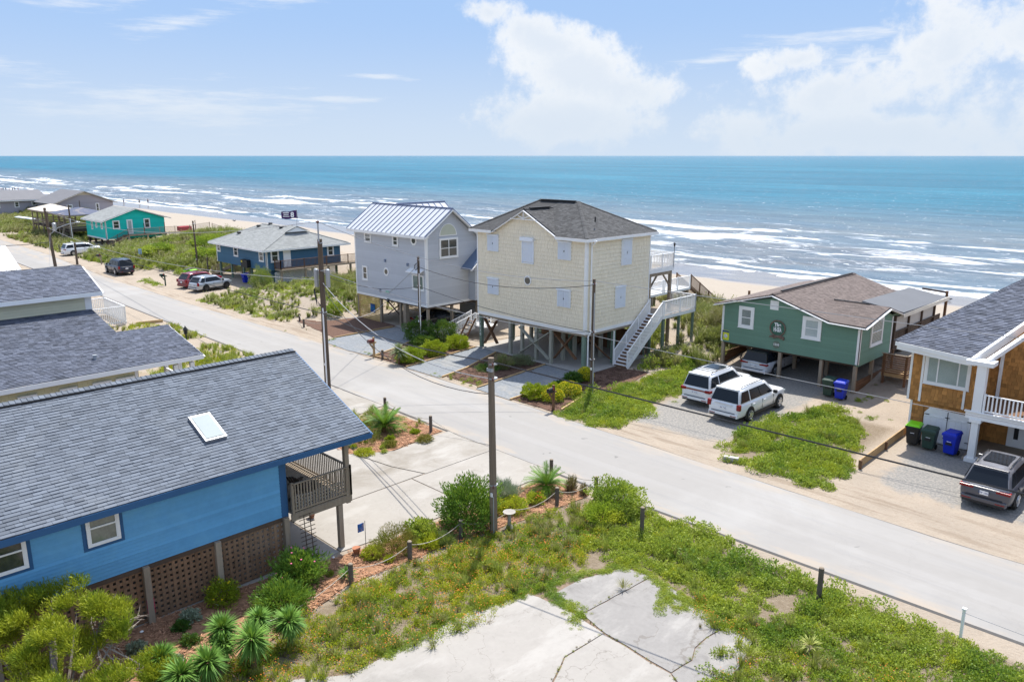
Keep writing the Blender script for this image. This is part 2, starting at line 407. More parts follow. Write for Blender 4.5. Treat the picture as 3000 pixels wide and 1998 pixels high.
def window(pl, s0, s1, z0, z1, parent, fm=None, gm=None, fw=.09, mid=True, nv=1, proud=.06, sill=True, blinds=0, bf=.5, shutters=False, name='window', sm=None, label=None):
    proud = max(proud, .095); fm = fm or white_paint; gm = gm or glass_dark; mb = MB(); sm = sm or fm
    def b(a0, a1, c0, c1, o0, o1, m):
        p = [pl.P(a0, c0, o0), pl.P(a1, c0, o0), pl.P(a1, c0, o1), pl.P(a0, c0, o1)]; m.quadbox(p+[x+V((0, 0, c1-c0)) for x in p])
    b(s0, s0+fw, z0, z1, 0, proud, mb); b(s1-fw, s1, z0, z1, 0, proud, mb); b(s0+fw, s1-fw, z1-fw, z1, 0, proud, mb); b(s0+fw, s1-fw, z0, z0+fw*.8, 0, proud, mb)
    if sill: b(s0-.03, s1+.03, z0-.035, z0, 0, proud+.03, mb)
    w = mb.build(name, fm, parent)
    if label: w['label'] = label
    m2 = MB(); i0, i1, j0, j1 = s0+fw, s1-fw, z0+fw*.8, z1-fw; r = .035; seg = (i1-i0)/nv
    for k in range(nv):
        a0, a1 = i0+k*seg, i0+(k+1)*seg
        b(a0, a0+r, j0, j1, .045, proud-.012, m2); b(a1-r, a1, j0, j1, .045, proud-.012, m2)
        b(a0+r, a1-r, j0, j0+r, .045, proud-.012, m2); b(a0+r, a1-r, j1-r, j1, .045, proud-.012, m2)
        if mid: zm = (j0+j1)/2; b(a0+r, a1-r, zm-r*.7, zm+r*.7, .045, proud-.008, m2)
        m3 = MB(); b(a0+r*.5, a1-r*.5, j0+r*.5, j1-r*.5, .052, .058, m3); m3.build('pane', gm, w)
        if blinds:
            m4 = MB(); zz = j0+.05
            while zz < j1-.04: b(a0+r, a1-r, zz, zz+blinds*bf, .059, .063, m4); zz += blinds
            m4.build('blinds', M('blind_slats', (.36, .42, .40), .6), w)
    m2.build('sash', sm, w)
    return w
def hwin(fn, c, pl, a, b, parent, **k):
    "window given by two opposite photo corners on the wall plane"
    p = fn(a[0], a[1], c); q = fn(b[0], b[1], c); ax = 0 if abs(pl.a.x) > .5 else 1
    s0, s1 = sorted((p[ax], q[ax])); z0, z1 = sorted((p.z, q.z)); return window(pl, s0, s1, z0, z1, parent, **k)
def trim(pl, s0, s1, z0, z1, mat, parent, off=.05, name='trim_board'):
    p = [pl.P(s0, z0, 0), pl.P(s1, z0, 0), pl.P(s1, z0, off), pl.P(s0, z0, off)]
    return MB().quadbox(p+[x+V((0, 0, z1-z0)) for x in p]).build(name, mat, parent)
def post(u, v, z0, z1, w, mat, parent, name='post', rnd=False):
    mb = MB()
    if rnd: mb.tube([(u, v, z0), (u, v, z1)], w/2, 10)
    else: mb.box(u-w/2, u+w/2, v-w/2, v+w/2, z0, z1)
    return mb.build(name, mat, parent, smooth=40 if rnd else None)
BAL = {}
def railing(p, q, h, mat, parent, gap=.13, single=True, posts=2, pw=.09, bw=.035, bottom=.08, posth=None):
    "sloping or level railing between two floor points: rails, posts and each baluster"
    p = V(p); q = V(q); L = (q-p).length; up = V((0, 0, 1))
    MB().bar(p+up*h, q+up*h, .09, .04).build('handrail', mat, parent)
    MB().bar(p+up*bottom, q+up*bottom, .04, .06).build('bottom_rail', mat, parent)
    for i in range(posts):
        c = p.lerp(q, i/max(1, posts-1)); MB().box(c.x-pw/2, c.x+pw/2, c.y-pw/2, c.y+pw/2, c.z-.02, c.z+(posth or h+.06)).build('rail_post', mat, parent)
    n = int(L/gap); hh = h-bottom-.04; key = (round(hh, 2), bw, mat.name); mb = MB()
    if key not in BAL: BAL[key] = MB().box(-bw/2, bw/2, -bw/2, bw/2, 0, hh).mesh('baluster', mat)
    for i in range(1, n):
        c = p.lerp(q, i/n)+up*(bottom+.02)
        if single:
            o = bpy.data.objects.new('baluster', BAL[key]); COL.objects.link(o); o.parent = parent; o.location = c-LOC.get(parent.name, V((0, 0, 0)))
        else: mb.box(c.x-bw/2, c.x+bw/2, c.y-bw/2, c.y+bw/2, c.z, c.z+hh)
    if not single: mb.build('balusters', mat, parent, kind='stuff')
def boards(u0, u1, v0, v1, z, mat, parent, w=.14, along='u', single=True, name='deck_board', th=.03):
    mb = MB()
    a, b = (v0, v1) if along == 'u' else (u0, u1)
    while a < b-.02:
        e = min(a+w-.008, b); m = MB() if single else mb
        (m.box(u0, u1, a, e, z-th, z) if along == 'u' else m.box(a, e, v0, v1, z-th, z))
        if single: m.build(name, mat, parent)
        a += w
    if not single: mb.build('deck_boards', mat, parent, kind='stuff')
def stairs(p, q, width_dir, width, n, mat, parent, tread_mat=None, risers=None, th=.04):
    "flight from foot p to head q; width_dir across the treads"
    p = V(p); q = V(q); w = V(width_dir)*width; d = (q-p); dh = V((d.x, d.y, 0))/n
    for k in (0, 1):
        o = w*k; MB().bar(p+o+V((0, 0, .02)), q+o+V((0, 0, -.12)), .05, .26).build('stringer', mat, parent)
    for i in range(n):
        a = p+dh*i+V((0, 0, d.z*(i+1)/n)); b = a+dh*1.08
        MB().quadbox([a-V((0, 0, th)), a+w-V((0, 0, th)), b+w-V((0, 0, th)), b-V((0, 0, th)), a, a+w, b+w, b]).build('tread', tread_mat or mat, parent)
        if risers:
            r0 = a-V((0, 0, d.z/n)); r1 = a-V((0, 0, th)); MB().quadbox([r0+dh*.02, r0+w+dh*.02, r0+w+dh*.1, r0+dh*.1, r1+dh*.02, r1+w+dh*.02, r1+w+dh*.1, r1+dh*.1]).build('riser', risers, parent)
def lattice(pl, s0, s1, z0, z1, pitch, w, mat, parent, diag=False, single=True, off=.02, horiz=True):
    jm = MB()
    def slat(p, q, o):
        m = MB() if single else jm
        m.bar(pl.P(p[0], p[1], o), pl.P(q[0], q[1], o), w, .012, up=pl.n)
        if single: m.build('slat', mat, parent)
    if not diag:
        s = s0+w/2
        while s < s1: slat((s, z0), (s, z1), off+.014); s += pitch
        z = z0+w/2
        while horiz and z < z1: slat((s0, z), (s1, z), off); z += pitch
    else:
        hh = z1-z0; s = s0-hh
        while s < s1:
            for sg in (0, 1):
                a, b = s, s+hh
                ca, cb = max(a, s0), min(b, s1)
                if cb > ca+.02:
                    za, zb = (z0+(ca-a), z0+(cb-a)) if sg == 0 else (z1-(ca-a), z1-(cb-a))
                    slat((ca, za), (cb, zb), off+.014*sg)
            s += pitch
    if not single: jm.build('slats', mat, parent, kind='stuff')

# ================================================================ SETTING
def lin(a, b, s):
    o = []; x = a
    while x < b: o.append(x); x += s
    return o
def grid_mesh(name, us, vs, hf, mat, kind='structure', smooth=True):
    nv = len(vs); vv = [(u, v, hf(u, v)) for u in us for v in vs]
    ff = [(i*nv+j, (i+1)*nv+j, (i+1)*nv+j+1, i*nv+j+1) for i in range(len(us)-1) for j in range(nv-1)]
    me = bpy.data.meshes.new(name); me.from_pydata(vv, [], ff); me.materials.append(mat)
    if smooth: me.shade_smooth()
    return props(place_mesh(name, me), kind=kind)
ROADPTS = [(-420, 31, 41), (-250, 29.5, 36.5), (-157, 28.2, 33.6), (-131, 27.8, 33.3), (-102, 27.2, 31.6), (-77, 26.5, 31.2), (-60, 26.1, 31.4), (-41, 25.75, 31.5), (-28, 25.4, 31.35), (-20, 25.25, 31.1), (-9, 25.4, 30.8), (20, 25.9, 31.1), (60, 26.5, 31.8)]
def road_v(u):
    for i in range(len(ROADPTS)-1):
        a, b = ROADPTS[i], ROADPTS[i+1]
        if u <= b[0]: f = max(0, (u-a[0])/(b[0]-a[0])); return lerp(a[1], b[1], f), lerp(a[2], b[2], f)
    return ROADPTS[-1][1:]
# sand: dry, wet near the water, stained verge
m = bpy.data.materials.new('sand'); m.use_nodes = True; t = NT(m.node_tree); b = t.n['Principled BSDF']; MATS['sand'] = m
pos = t.new('ShaderNodeNewGeometry').outputs['Position']; px, py, pz = t.sep(pos)
n1 = t.noise(pos, .35, 6, .6); n2 = t.noise(pos, 6, 5, .7); n3 = t.noise(pos, 60, 3, .6)
c = t.mix(t.sstep(n1, .35, .7), (.37, .31, .245), (.32, .27, .215)); c = t.mix(t.sstep(n2, .45, .75, 0, .45), c, (.24, .18, .13))
c = t.mix(t.sstep(n3, .5, .8, 0, .5), c, (.41, .355, .29))
def sbox(u0, u1, v0, v1, s):
    a = t.math('MULTIPLY', t.sstep(px, u0-s, u0+s), t.sstep(px, u1+s, u1-s)); return t.math('MULTIPLY', a, t.math('MULTIPLY', t.sstep(py, v0-s, v0+s), t.sstep(py, v1+s, v1-s)))
gm = t.math('MAXIMUM', sbox(-25.2, -18.9, 33.6, 60, 1.4), sbox(-11.8, 12, 34.2, 44, 1.3))
gm = t.sstep(t.math('ADD', gm, t.math('MULTIPLY', t.math('SUBTRACT', t.noise(pos, .9, 7, .7), .5), 1.5)), .45, .85)
c = t.mix(t.math('MULTIPLY', gm, .85), c, t.mix(t.sstep(t.noise(pos, 9, 5, .7), .35, .7), (.17, .175, .175), (.33, .31, .28)))
soil = t.math('MULTIPLY', t.math('MAXIMUM', sbox(-20.6, 30, -20, 24.3, .35), t.math('MAXIMUM', sbox(-29.2, -25.2, 32, 46, .5), sbox(-18.2, -13.6, 33, 42.6, .5))), t.sstep(n2, .25, .6, .55, .95)); c = t.mix(soil, c, t.mix(t.sstep(n3, .4, .7), (.15, .115, .075), (.27, .215, .155)))
tr_ = t.noise(t.mapping(pos, (.25, 2.2, 1)), 1.0, 5, .6); c = t.mix(t.math('MULTIPLY', sbox(-400, 40, 31.2, 33.6, .8), t.sstep(tr_, .48, .62, 0, .5)), c, (.20, .15, .105))
wetn = t.math('ADD', py, t.math('MULTIPLY', t.math('SUBTRACT', t.noise(t.mapping(pos, (.02, .06, 1)), 1.0, 4), .5), 14))
c = t.mix(t.sstep(py, 62, 74), c, t.mix(t.sstep(n2, .4, .7), (.36, .315, .26), (.31, .265, .22)))
wet = t.sstep(wetn, 92.5, 95.5)
c = t.mix(wet, c, (.17, .155, .15)); t.put(b.inputs['Base Color'], c)
t.put(b.inputs['Roughness'], t.math('SUBTRACT', .92, t.math('MULTIPLY', wet, .77)))
t.put(b.inputs['Specular IOR Level'], t.math('ADD', .15, t.math('MULTIPLY', wet, .5)))
bn = t.new('ShaderNodeBump'); bn.inputs['Distance'].default_value = .08; t.put(bn.inputs['Strength'], t.math('SUBTRACT', .75, t.math('MULTIPLY', wet, .72)))
t.put(bn.inputs['Height'], t.math('ADD', n2, t.math('MULTIPLY', n3, .3))); t.l.new(bn.outputs[0], b.inputs['Normal'])
def hg(u, v):
    a, bb = road_v(u)
    h = ground_h(u, v)
    if v < bb+1.2: h *= 0
    elif v < bb+4: h *= (v-bb-1.2)/2.8
    if v > 32.5 or v < 24: h += .02*noise.noise(V((u*.8, v*.8, 9)))*smooth(0, 1, abs(v-28)-4)
    return h-.012
us = [-1500, -1200, -900, -700]+lin(-560, -250, 6)+lin(-250, -60, 1.5)+lin(-60, 10, 1.0)+lin(10, 60, 4)+[80, 140, 300, 700, 1500]
vs = [-1500, -700, -300, -120, -60]+lin(-30, 30, 3)+lin(30, 110, 1.0)+[112, 118, 130]
grid_mesh('ground', us, vs, hg, MATS['sand'])

# road
asph = M('road_asphalt', (.272, .260, .244), .85, .04, .25, .12, 120, dirt=(.335, .325, .31), dirt_s=.12, dirt_a=.6, coord='P')
t = NT(asph.node_tree); bs = t.n['Principled BSDF']; col0 = bs.inputs['Base Color'].links[0].from_socket
pos = t.new('ShaderNodeNewGeometry').outputs['Position']
st = t.noise(t.mapping(pos, (.08, 1.0, 1)), 1.6, 5, .6); spots = t.noise(pos, 1.1, 2, .5)
c = t.mix(t.sstep(st, .50, .75, 0, .28), col0, (.20, .20, .205)); c = t.mix(t.sstep(spots, .715, .74, 0, .6), c, (.13, .125, .12))
rx_, ry_, rz_ = t.sep(pos); dr = t.noise(t.mapping(pos, (.35, 1.2, 1)), 1.0, 6, .65)
c = t.mix(t.math('MULTIPLY', t.math('MAXIMUM', t.sstep(ry_, 26.5, 25.5), t.sstep(ry_, 29.7, 31.2)), t.sstep(dr, .45, .62, 0, .7)), c, (.36, .30, .235))
wt_ = t.noise(t.mapping(pos, (.02, .9, 1)), 1.0, 4, .6); c = t.mix(t.sstep(wt_, .48, .60, 0, .16), c, (.36, .35, .34))
vor = t.new('ShaderNodeTexVoronoi', feature='DISTANCE_TO_EDGE'); vor.inputs['Scale'].default_value = .16
t.put(vor.inputs['Vector'], t.vmath('ADD', pos, t.comb(t.math('MULTIPLY', t.noise(pos, .9, 5), 3.0), t.math('MULTIPLY', t.noise(t.vmath('ADD', pos, (9, 9, 0)), .9, 5), 3.0), 0)))
c = t.mix(t.sstep(vor.outputs[0], .006, .0, 0, .10), c, (.16, .155, .15)); t.put(bs.inputs['Base Color'], c)
us = lin(-420, 60, 2.0); mb = MB(); nv = 5
edge = M('road_edge_tar', (.10, .095, .09), .9, .2, 3)
rows = []
for u in us:
    a, b_ = road_v(u); wob = .10*noise.noise(V((u*.5, 0, 0))); wob2 = .16*noise.noise(V((u*.45, 5, 0))); rows.append((a+wob, b_+wob2))
vv = []; ff = []
for i, u in enumerate(us):
    a, b_ = rows[i]
    for j in range(nv): f = j/(nv-1); vv.append((u, lerp(a, b_, f), .03+.03*sin(pi*f)))
    if i:
        for j in range(nv-1): k = (i-1)*nv+j; ff.append((k, k+nv, k+nv+1, k+1))
me = bpy.data.meshes.new('road'); me.from_pydata(vv, [], ff); me.materials.append(asph); me.shade_smooth(); props(place_mesh('road', me), kind='structure')
vv = []; ff = []
for i, u in enumerate(us):
    a, b_ = rows[i]; w1 = .10+.07*noise.noise(V((u, 8, 0))); w2 = .12+.10*noise.noise(V((u*.7, 12, 0)))
    vv += [(u, a-w1, -.01), (u, a, .031), (u, b_, .031), (u, b_+w2, -.01)]
    if i: k = (i-1)*4; ff += [(k, k+4, k+5, k+1), (k+2, k+6, k+7, k+3)]
me = bpy.data.meshes.new('road_edge'); me.from_pydata(vv, [], ff); me.materials.append(edge); props(place_mesh('road_edge', me), kind='structure')

def sheet(name, pts, z, mat, kind='structure', th=0.02, sub=0):
    "flat ground sheet with a real edge, corners jittered a little"
    o = []
    for i in range(len(pts)):
        p, q = V(pts[i]).to_2d(), V(pts[(i+1) % len(pts)]).to_2d(); n = max(1, int((q-p).length/.5)) if sub else 1
        for k in range(n):
            c = p.lerp(q, k/n)
            if sub: c += V((noise.noise(V((c.x*1.3, c.y*1.3, 2))), noise.noise(V((c.x*1.3, c.y*1.3, 7)))))*sub
            o.append((c.x, c.y, z-th))
    return MB().prism(o, (0, 0, th)).build(name, mat, kind=kind)
def gpx(l, z=0): return [tuple(G(*q, z)) for q in l]
# concrete parking in front of the blue house: slabs with open joints
conc = M('driveway_concrete', (.315, .292, .26), .9, .07, .5, .12, 60, dirt=(.215, .19, .155), dirt_s=.3, dirt_a=.85, coord='P')
joint = M('joint_dirt', (.19, .16, .13), .95, .2, 3)
slabs = [[(-30.2, 25.55), (-29.9, 21.7), (-31.0, 20.05), (-28.4, 20.4), (-26.6, 21.0), (-26.6, 25.45)], [(-26.55, 25.45), (-26.55, 20.2), (-22.75, 20.2), (-22.55, 24.9), (-22.5, 25.3)],
         [(-33, 20.4), (-31.2, 19.95), (-28.4, 20.33), (-26.65, 20.9), (-26.6, 14.2), (-33, 14.2)], [(-26.55, 20.13), (-26.55, 14.2), (-23.1, 14.2), (-22.72, 17.7), (-22.75, 20.13)],
         [(-33, 14.13), (-23.15, 14.13), (-22.9, 12.9), (-23.2, 12.3), (-23.4, 10), (-33, 10)], [(-33, 9.93), (-23.45, 9.93), (-23.5, 3), (-33, 3)]]
par = thing('driveway', None, None); par['kind'] = 'structure'
MB().box(-33, -23.6, 3, 20.2, -.03, .002).build('joint_fill', joint, par)
for s in slabs: MB().prism([(x, y, -.02) for x, y in s], (0, 0, .042)).build('slab', conc, par)
sheet('driveway_apron', [(-36.2, 25.6), (-35.8, 22.8), (-37.2, 21.5), (-44, 22.8), (-44, 25.7)], .022, conc, sub=.1)
sheet('side_path', [(-60.5, 24.3), (-59.8, 20), (-66.6, 20.2), (-66.5, 23.5)], .03, M('pale_concrete', (.45, .40, .33), .9, .05, 1))
# old concrete pad in the foreground, cracked into slabs
old = M('old_concrete', (.315, .295, .268), .92, .07, .6, .2, 50, dirt=(.23, .215, .195), dirt_s=.3, dirt_a=.8, coord='P')
old2 = M('old_grey_concrete', (.25, .238, .224), .92, .10, .7, .25, 50, dirt=(.165, .155, .145), dirt_s=.7, dirt_a=.8, coord='P')
par = thing('old_concrete_pad', None, None); par['kind'] = 'structure'
pc = {k: G(*v) for k, v in dict(a=(1030, 1975), b=(1150, 1915), c=(1300, 1830), d=(1420, 1770), e=(1545, 1740), f=(1610, 1745), g=(1700, 1700), h=(1830, 1665), i=(1905, 1690), j=(1960, 1718), k=(2060, 1790), l=(2130, 1835), m=(2205, 1880), n=(2165, 1960), o=(2110, 2010),
      X=(1705, 1800), Y=(1898, 1934), Y2=(1992, 2003), Z=(1768, 1856), k1=(1700, 1896), k2=(1656, 1925), k3=(1612, 2010), c1=(2070, 1867), c2=(2035, 1900), c3=(2024, 1934), c4=(1967, 1970), q=(1640, 1775)).items()}
for om in (old, old2, conc):
    t = NT(om.node_tree); bs = t.n['Principled BSDF']; c0 = bs.inputs['Base Color'].links[0].from_socket; pos = t.new('ShaderNodeNewGeometry').outputs['Position']
    vr = t.new('ShaderNodeTexVoronoi', feature='DISTANCE_TO_EDGE'); vr.inputs['Scale'].default_value = .33
    t.put(vr.inputs['Vector'], t.vmath('ADD', pos, t.comb(t.math('MULTIPLY', t.noise(pos, 1.3, 6), 2.2), t.math('MULTIPLY', t.noise(t.vmath('ADD', pos, (9, 9, 0)), 1.3, 6), 2.2), 0)))
    c1 = t.mix(t.sstep(vr.outputs[0], .006, .001, 0, .45 if om is not conc else .18), c0, (.13, .11, .09))
    sp = t.noise(pos, 7, 4, .8); c1 = t.mix(t.sstep(sp, .60, .70, 0, .35), c1, (.15, .13, .115)); sm = t.noise(t.mapping(pos, (1, .35, 1), rot=(0, 0, .6)), .8, 6, .7); c1 = t.mix(t.sstep(sm, .50, .66, 0, .4), c1, (.42, .40, .37))
    t.put(bs.inputs['Base Color'], c1)
def offs(v, du, dv): return (v.x+du, v.y+dv)
def P2(k): return (pc[k].x, pc[k].y)
white_slab = [P2('a'), P2('b'), P2('c'), P2('d'), P2('e'), P2('q'), P2('Z'), P2('k1'), P2('k2'), P2('k3'), (-13.5, 8.0), (-18.6, 8.0)]
g1 = [offs(pc['f'], .03, .03), P2('g'), P2('h'), P2('i'), offs(pc['X'], .01, .05), offs(pc['q'], .03, .05)]
g2 = [offs(pc['X'], .05, .0), offs(pc['i'], .05, -.03), P2('j'), P2('k'), P2('l'), P2('c1'), P2('c2'), P2('c3'), P2('c4'), offs(pc['Y'], .04, .04), offs(pc['Z'], .04, .04)]
g3 = [offs(pc['l'], .02, -.05), P2('m'), P2('n'), P2('o'), P2('Y2'), offs(pc['c4'], .03, -.03), offs(pc['c3'], .05, -.03), offs(pc['c2'], .05, -.03), offs(pc['c1'], .05, -.04)]
wz = [offs(pc['Z'], .03, -.04), offs(pc['Y'], -.0, -.04), offs(pc['c4'], -.0, -.06), offs(pc['Y2'], -.03, -.05), (-9.2, 8.0), (-13.45, 8.0), offs(pc['k3'], .06, 0), offs(pc['k2'], .05, -.02), offs(pc['k1'], .04, -.03)]
MB().prism([(x, y, -.03) for x, y in [(-18.4, 8.1), (-17.1, 12.5), (-16.3, 17.6), (-15.4, 20.4), (-12.6, 20.6), (-9.8, 19.3), (-9.2, 8.1)]], (0, 0, .035)).build('crack_fill', M('crack_soil', (.20, .145, .105), .95, .3, 3), par)
for s, mm in ((white_slab, old), (g1, old2), (g2, old2), (g3, old2), (wz, old)):
    o = []
    for i in range(len(s)):
        p, q = V(s[i]), V(s[(i+1) % len(s)]); n = max(1, int((q-p).length/.35))
        for k in range(n):
            c = p.lerp(q, k/n); c += V((noise.noise(V((c.x*2, c.y*2, 2))), noise.noise(V((c.x*2, c.y*2, 7)))))*.07; o.append((c.x, c.y, -.02))
    MB().prism(o, (0, 0, .05)).build('slab', mm, par)
# gravel drives and their timber edging
grav = M('blue_gravel', (.20, .215, .23), .95, .35, 6, .8, 40, dirt=(.36, .33, .28), dirt_s=.5, dirt_a=.5, coord='P')
grav2 = M('sandy_gravel', (.33, .30, .26), .95, .25, 5, .8, 40, dirt=(.44, .36, .27), dirt_s=.35, dirt_a=.95, coord='P')
mulch_b = M('brown_mulch', (.115, .065, .045), .95, .6, 9, .9, 30, coord='P'); mulch_o = M('orange_mulch', (.30, .165, .095), .95, .6, 5, .9, 30, dirt=(.25, .12, .06), dirt_s=1.5, dirt_a=.7, coord='P')
slabm = M('pad_concrete', (.36, .34, .31), .9, .06, .6, .1, 60)
sheet('gravel_driveway', [(-53.2, 33.0), (-53.0, 39.2), (-49.0, 39.2), (-46.8, 34.0), (-46.2, 31.9), (-49, 31.65), (-53, 31.9)], .02, grav, sub=.06)
sheet('gravel_driveway', [(-42.0, 31.7), (-42.9, 39.2), (-40.8, 39.3), (-39.0, 34.5), (-38.5, 31.7)], .02, grav, sub=.05)
sheet('gravel_driveway', [(-34.9, 31.7), (-35.7, 39.0), (-32.2, 38.9), (-31.8, 31.6)], .02, grav, sub=.05)
sheet('carport_floor', [(-43.1, 39.22), (-32.0, 38.95), (-32.0, 46.6), (-43.1, 46.6)], .06, slabm)
sheet('carport_floor', [(-53.4, 39.25), (-48.9, 39.25), (-48.9, 47), (-53.4, 47)], .05, slabm)
sheet('mulch_bed', [(-46.6, 31.9), (-46.9, 34.2), (-48.9, 39.2), (-43.0, 39.2), (-42.1, 31.9)], .02, mulch_b, sub=.05)
sheet('mulch_bed', [(-38.3, 32.2), (-38.9, 34.6), (-40.7, 39.2), (-35.8, 39.2), (-35.0, 32.3)], .02, mulch_b, sub=.05)
sheet('mulch_bed', [(-31.7, 31.8), (-32.1, 39.0), (-31.9, 42), (-29.5, 42.5), (-28.4, 38), (-28.3, 31.8)], .02, mulch_b, sub=.08)
sheet('mulch_bed', [(-61.5, 34.6), (-61, 40), (-53.4, 39.5), (-53.3, 33.2)], .02, mulch_b, sub=.2)
sheet('mulch_bed', [(-23.5, 3), (-23.45, 9.8), (-23.2, 12.2), (-22.9, 13.0), (-22.6, 15.5), (-22.4, 18.3), (-22.3, 21.5), (-22.4, 24.6), (-19.8, 24.5), (-19.9, 22), (-20.7, 18), (-20.8, 15.4), (-21.0, 13), (-19.9, 9.6), (-19.6, 5), (-19.9, 1), (-23.5, 0)], .018, mulch_o, sub=.15)
sheet('mulch_bed', [(-35.3, 25.2), (-35.2, 22.8), (-34.2, 20.5), (-31.2, 19.8), (-30.0, 21.6), (-30.4, 25.2)], .028, mulch_o, sub=.12)
0 and sheet('parking_gravel', [(-24.6, 33.2), (-25.6, 38), (-27.4, 44), (-27, 57), (-17.6, 57), (-17.9, 46), (-18.9, 42), (-18.9, 36), (-19.6, 32.8)], .015, grav2, sub=.35)
0 and sheet('parking_gravel', [(-12.0, 33.6), (-12.6, 41.7), (1, 41.7), (1, 33.2)], .015, grav2, sub=.35)
def edging(pts, w=.1, z=.1):
    for i in range(len(pts)-1):
        a, b_ = V((*pts[i], z/2)), V((*pts[i+1], z/2)); MB().bar(a, b_, w, z).build('board', wood_tan, edg)
edg = thing('timber_edging', 'pale timber edging boards dividing the gravel drives from the mulch beds', 'edging')
for l in [[(-46.2, 32.0), (-46.8, 34.0), (-48.8, 38.9)], [(-42.1, 31.8), (-43.0, 39.0)], [(-38.4, 31.9), (-38.9, 34.4), (-40.7, 39.0)], [(-34.95, 31.9), (-35.75, 39.0)], [(-31.75, 31.6), (-32.1, 38.7)], [(-53.3, 33.2), (-53.4, 39.0)], [(-46.2, 31.95), (-44.4, 32.2)], [(-28.3, 32.3), (-28.9, 34.5), (-29.6, 37.5)]]: edging(l)

# ---------------------------------------------------------------- sea
m = bpy.data.materials.new('sea_water'); m.use_nodes = True; t = NT(m.node_tree); b = t.n['Principled BSDF']
pos = t.new('ShaderNodeNewGeometry').outputs['Position']; sx, sy, sz = t.sep(pos)
big_n = t.noise(t.mapping(pos, (.003, .012, 1)), 1.0, 5, .6); med = t.noise(t.mapping(pos, (.02, .06, 1)), 1.0, 6, .62)
deep = t.mix(t.sstep(big_n, .35, .68), (.006, .120, .192), (.016, .168, .25))
sh = t.sstep(t.math('ADD', sy, t.math('MULTIPLY', t.math('SUBTRACT', med, .5), 120)), 330, 130)
shal = t.mix(t.sstep(med, .38, .66), (.12, .175, .225), (.185, .20, .215))
c = t.mix(sh, deep, shal)
c = t.mix(t.sstep(sy, 600, 9000, 0, .75), c, (.008, .122, .21))
# white water: ragged bands parallel to the shore plus scattered whitecaps and painted sun sparkle
fn = t.noise(t.mapping(pos, (.05, .19, 1), loc=(3, 1, 0)), 1.0, 10, .74, 1.2); ff_ = t.noise(t.mapping(pos, (.35, 1.3, 1)), 1.0, 6, .72, .8)
wv = t.math('ADD', sy, t.math('MULTIPLY', t.math('SUBTRACT', t.noise(t.mapping(pos, (.022, .018, 1)), 1.0, 6, .62), .5), 46))
wv2 = t.math('ADD', sy, t.math('MULTIPLY', t.math('SUBTRACT', t.noise(t.mapping(pos, (.03, .03, 1), loc=(40, 0, 0)), 1.0, 6, .6), .5), 16))
def band(c0, w, amp, src=None): return t.math('MULTIPLY', t.sstep(t.math('ABSOLUTE', t.math('SUBTRACT', src or wv, c0)), w, 0), amp)
along = t.noise(t.mapping(pos, (.016, .012, 1), loc=(8, 2, 0)), 1.0, 3, .5)
al = t.sstep(along, .38, .56, .30, 1.0)
bands = t.math('MULTIPLY', t.math('MAXIMUM', t.math('MAXIMUM', band(146, 13, .95), band(166, 12, .85)), t.math('MAXIMUM', band(188, 7, .45), band(126, 6, .6))), al)
shore = t.math('MAXIMUM', band(104.5, 6, 1.15, wv2), band(112, 3.4, .85, wv2))
allb = t.math('MAXIMUM', bands, shore)
foam = t.sstep(t.math('ADD', allb, t.math('MULTIPLY', t.math('SUBTRACT', fn, .5), 3.4)), .45, .95)
foam = t.math('MULTIPLY', foam, t.sstep(ff_, .25, .55, .45, 1.0))
lace = t.math('MULTIPLY', t.sstep(fn, .50, .64), t.math('MULTIPLY', t.sstep(ff_, .46, .60), t.sstep(sy, 190, 112, 0, .7)))
strk = t.noise(t.mapping(pos, (.012, .09, 1), loc=(5, 5, 0)), 1.0, 8, .7, .4); fine_ = t.noise(t.mapping(pos, (.16, .7, 1), loc=(5, 5, 0)), 1.0, 6, .7)
c = t.mix(t.sstep(strk, .42, .62, 0, .55), c, t.mix(1.0, c, (.55, .62, .70), 'MULTIPLY')); c = t.mix(t.sstep(fine_, .45, .62, 0, .45), c, t.mix(1.0, c, (.45, .55, .65), 'MULTIPLY'))
spark = t.math('MULTIPLY', t.sstep(t.noise(t.mapping(pos, (.42, 1.3, 1), loc=(1, 7, 0)), 1.0, 3, .7), .675, .71), t.sstep(sy, 1500, 300, .45, .9))  # sun glints put into the water colour as small white dots
caps_ = t.math('MULTIPLY', t.sstep(t.noise(t.mapping(pos, (.10, .34, 1)), 1.0, 5, .75), .685, .72), t.sstep(sy, 2500, 200, .25, .9))
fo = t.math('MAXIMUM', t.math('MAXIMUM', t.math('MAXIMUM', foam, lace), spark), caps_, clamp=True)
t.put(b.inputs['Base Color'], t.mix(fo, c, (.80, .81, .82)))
t.put(b.inputs['Roughness'], t.math('ADD', t.sstep(sy, 150, 3000, .20, .34), t.math('MULTIPLY', fo, .5)))
b.inputs['Specular IOR Level'].default_value = 0
w1 = t.noise(t.mapping(pos, (.09, .40, 1), rot=(0, 0, .15)), 1.0, 4, .6); w2_ = t.noise(t.mapping(pos, (.5, 1.6, 1), rot=(0, 0, -.2)), 1.0, 5, .68)
hgt = t.math('ADD', t.math('MULTIPLY', w1, 1.0), t.math('MULTIPLY', w2_, .38))
bn = t.new('ShaderNodeBump'); bn.inputs['Strength'].default_value = .8; bn.inputs['Distance'].default_value = 1.2
t.put(bn.inputs['Height'], hgt); t.l.new(bn.outputs[0], b.inputs['Normal'])
gl = t.new('ShaderNodeBsdfGlossy'); gl.inputs['Roughness'].default_value = .22; t.l.new(bn.outputs[0], gl.inputs['Normal']); fr_ = t.new('ShaderNodeFresnel'); fr_.inputs[0].default_value = 1.33; t.l.new(bn.outputs[0], fr_.inputs['Normal'])
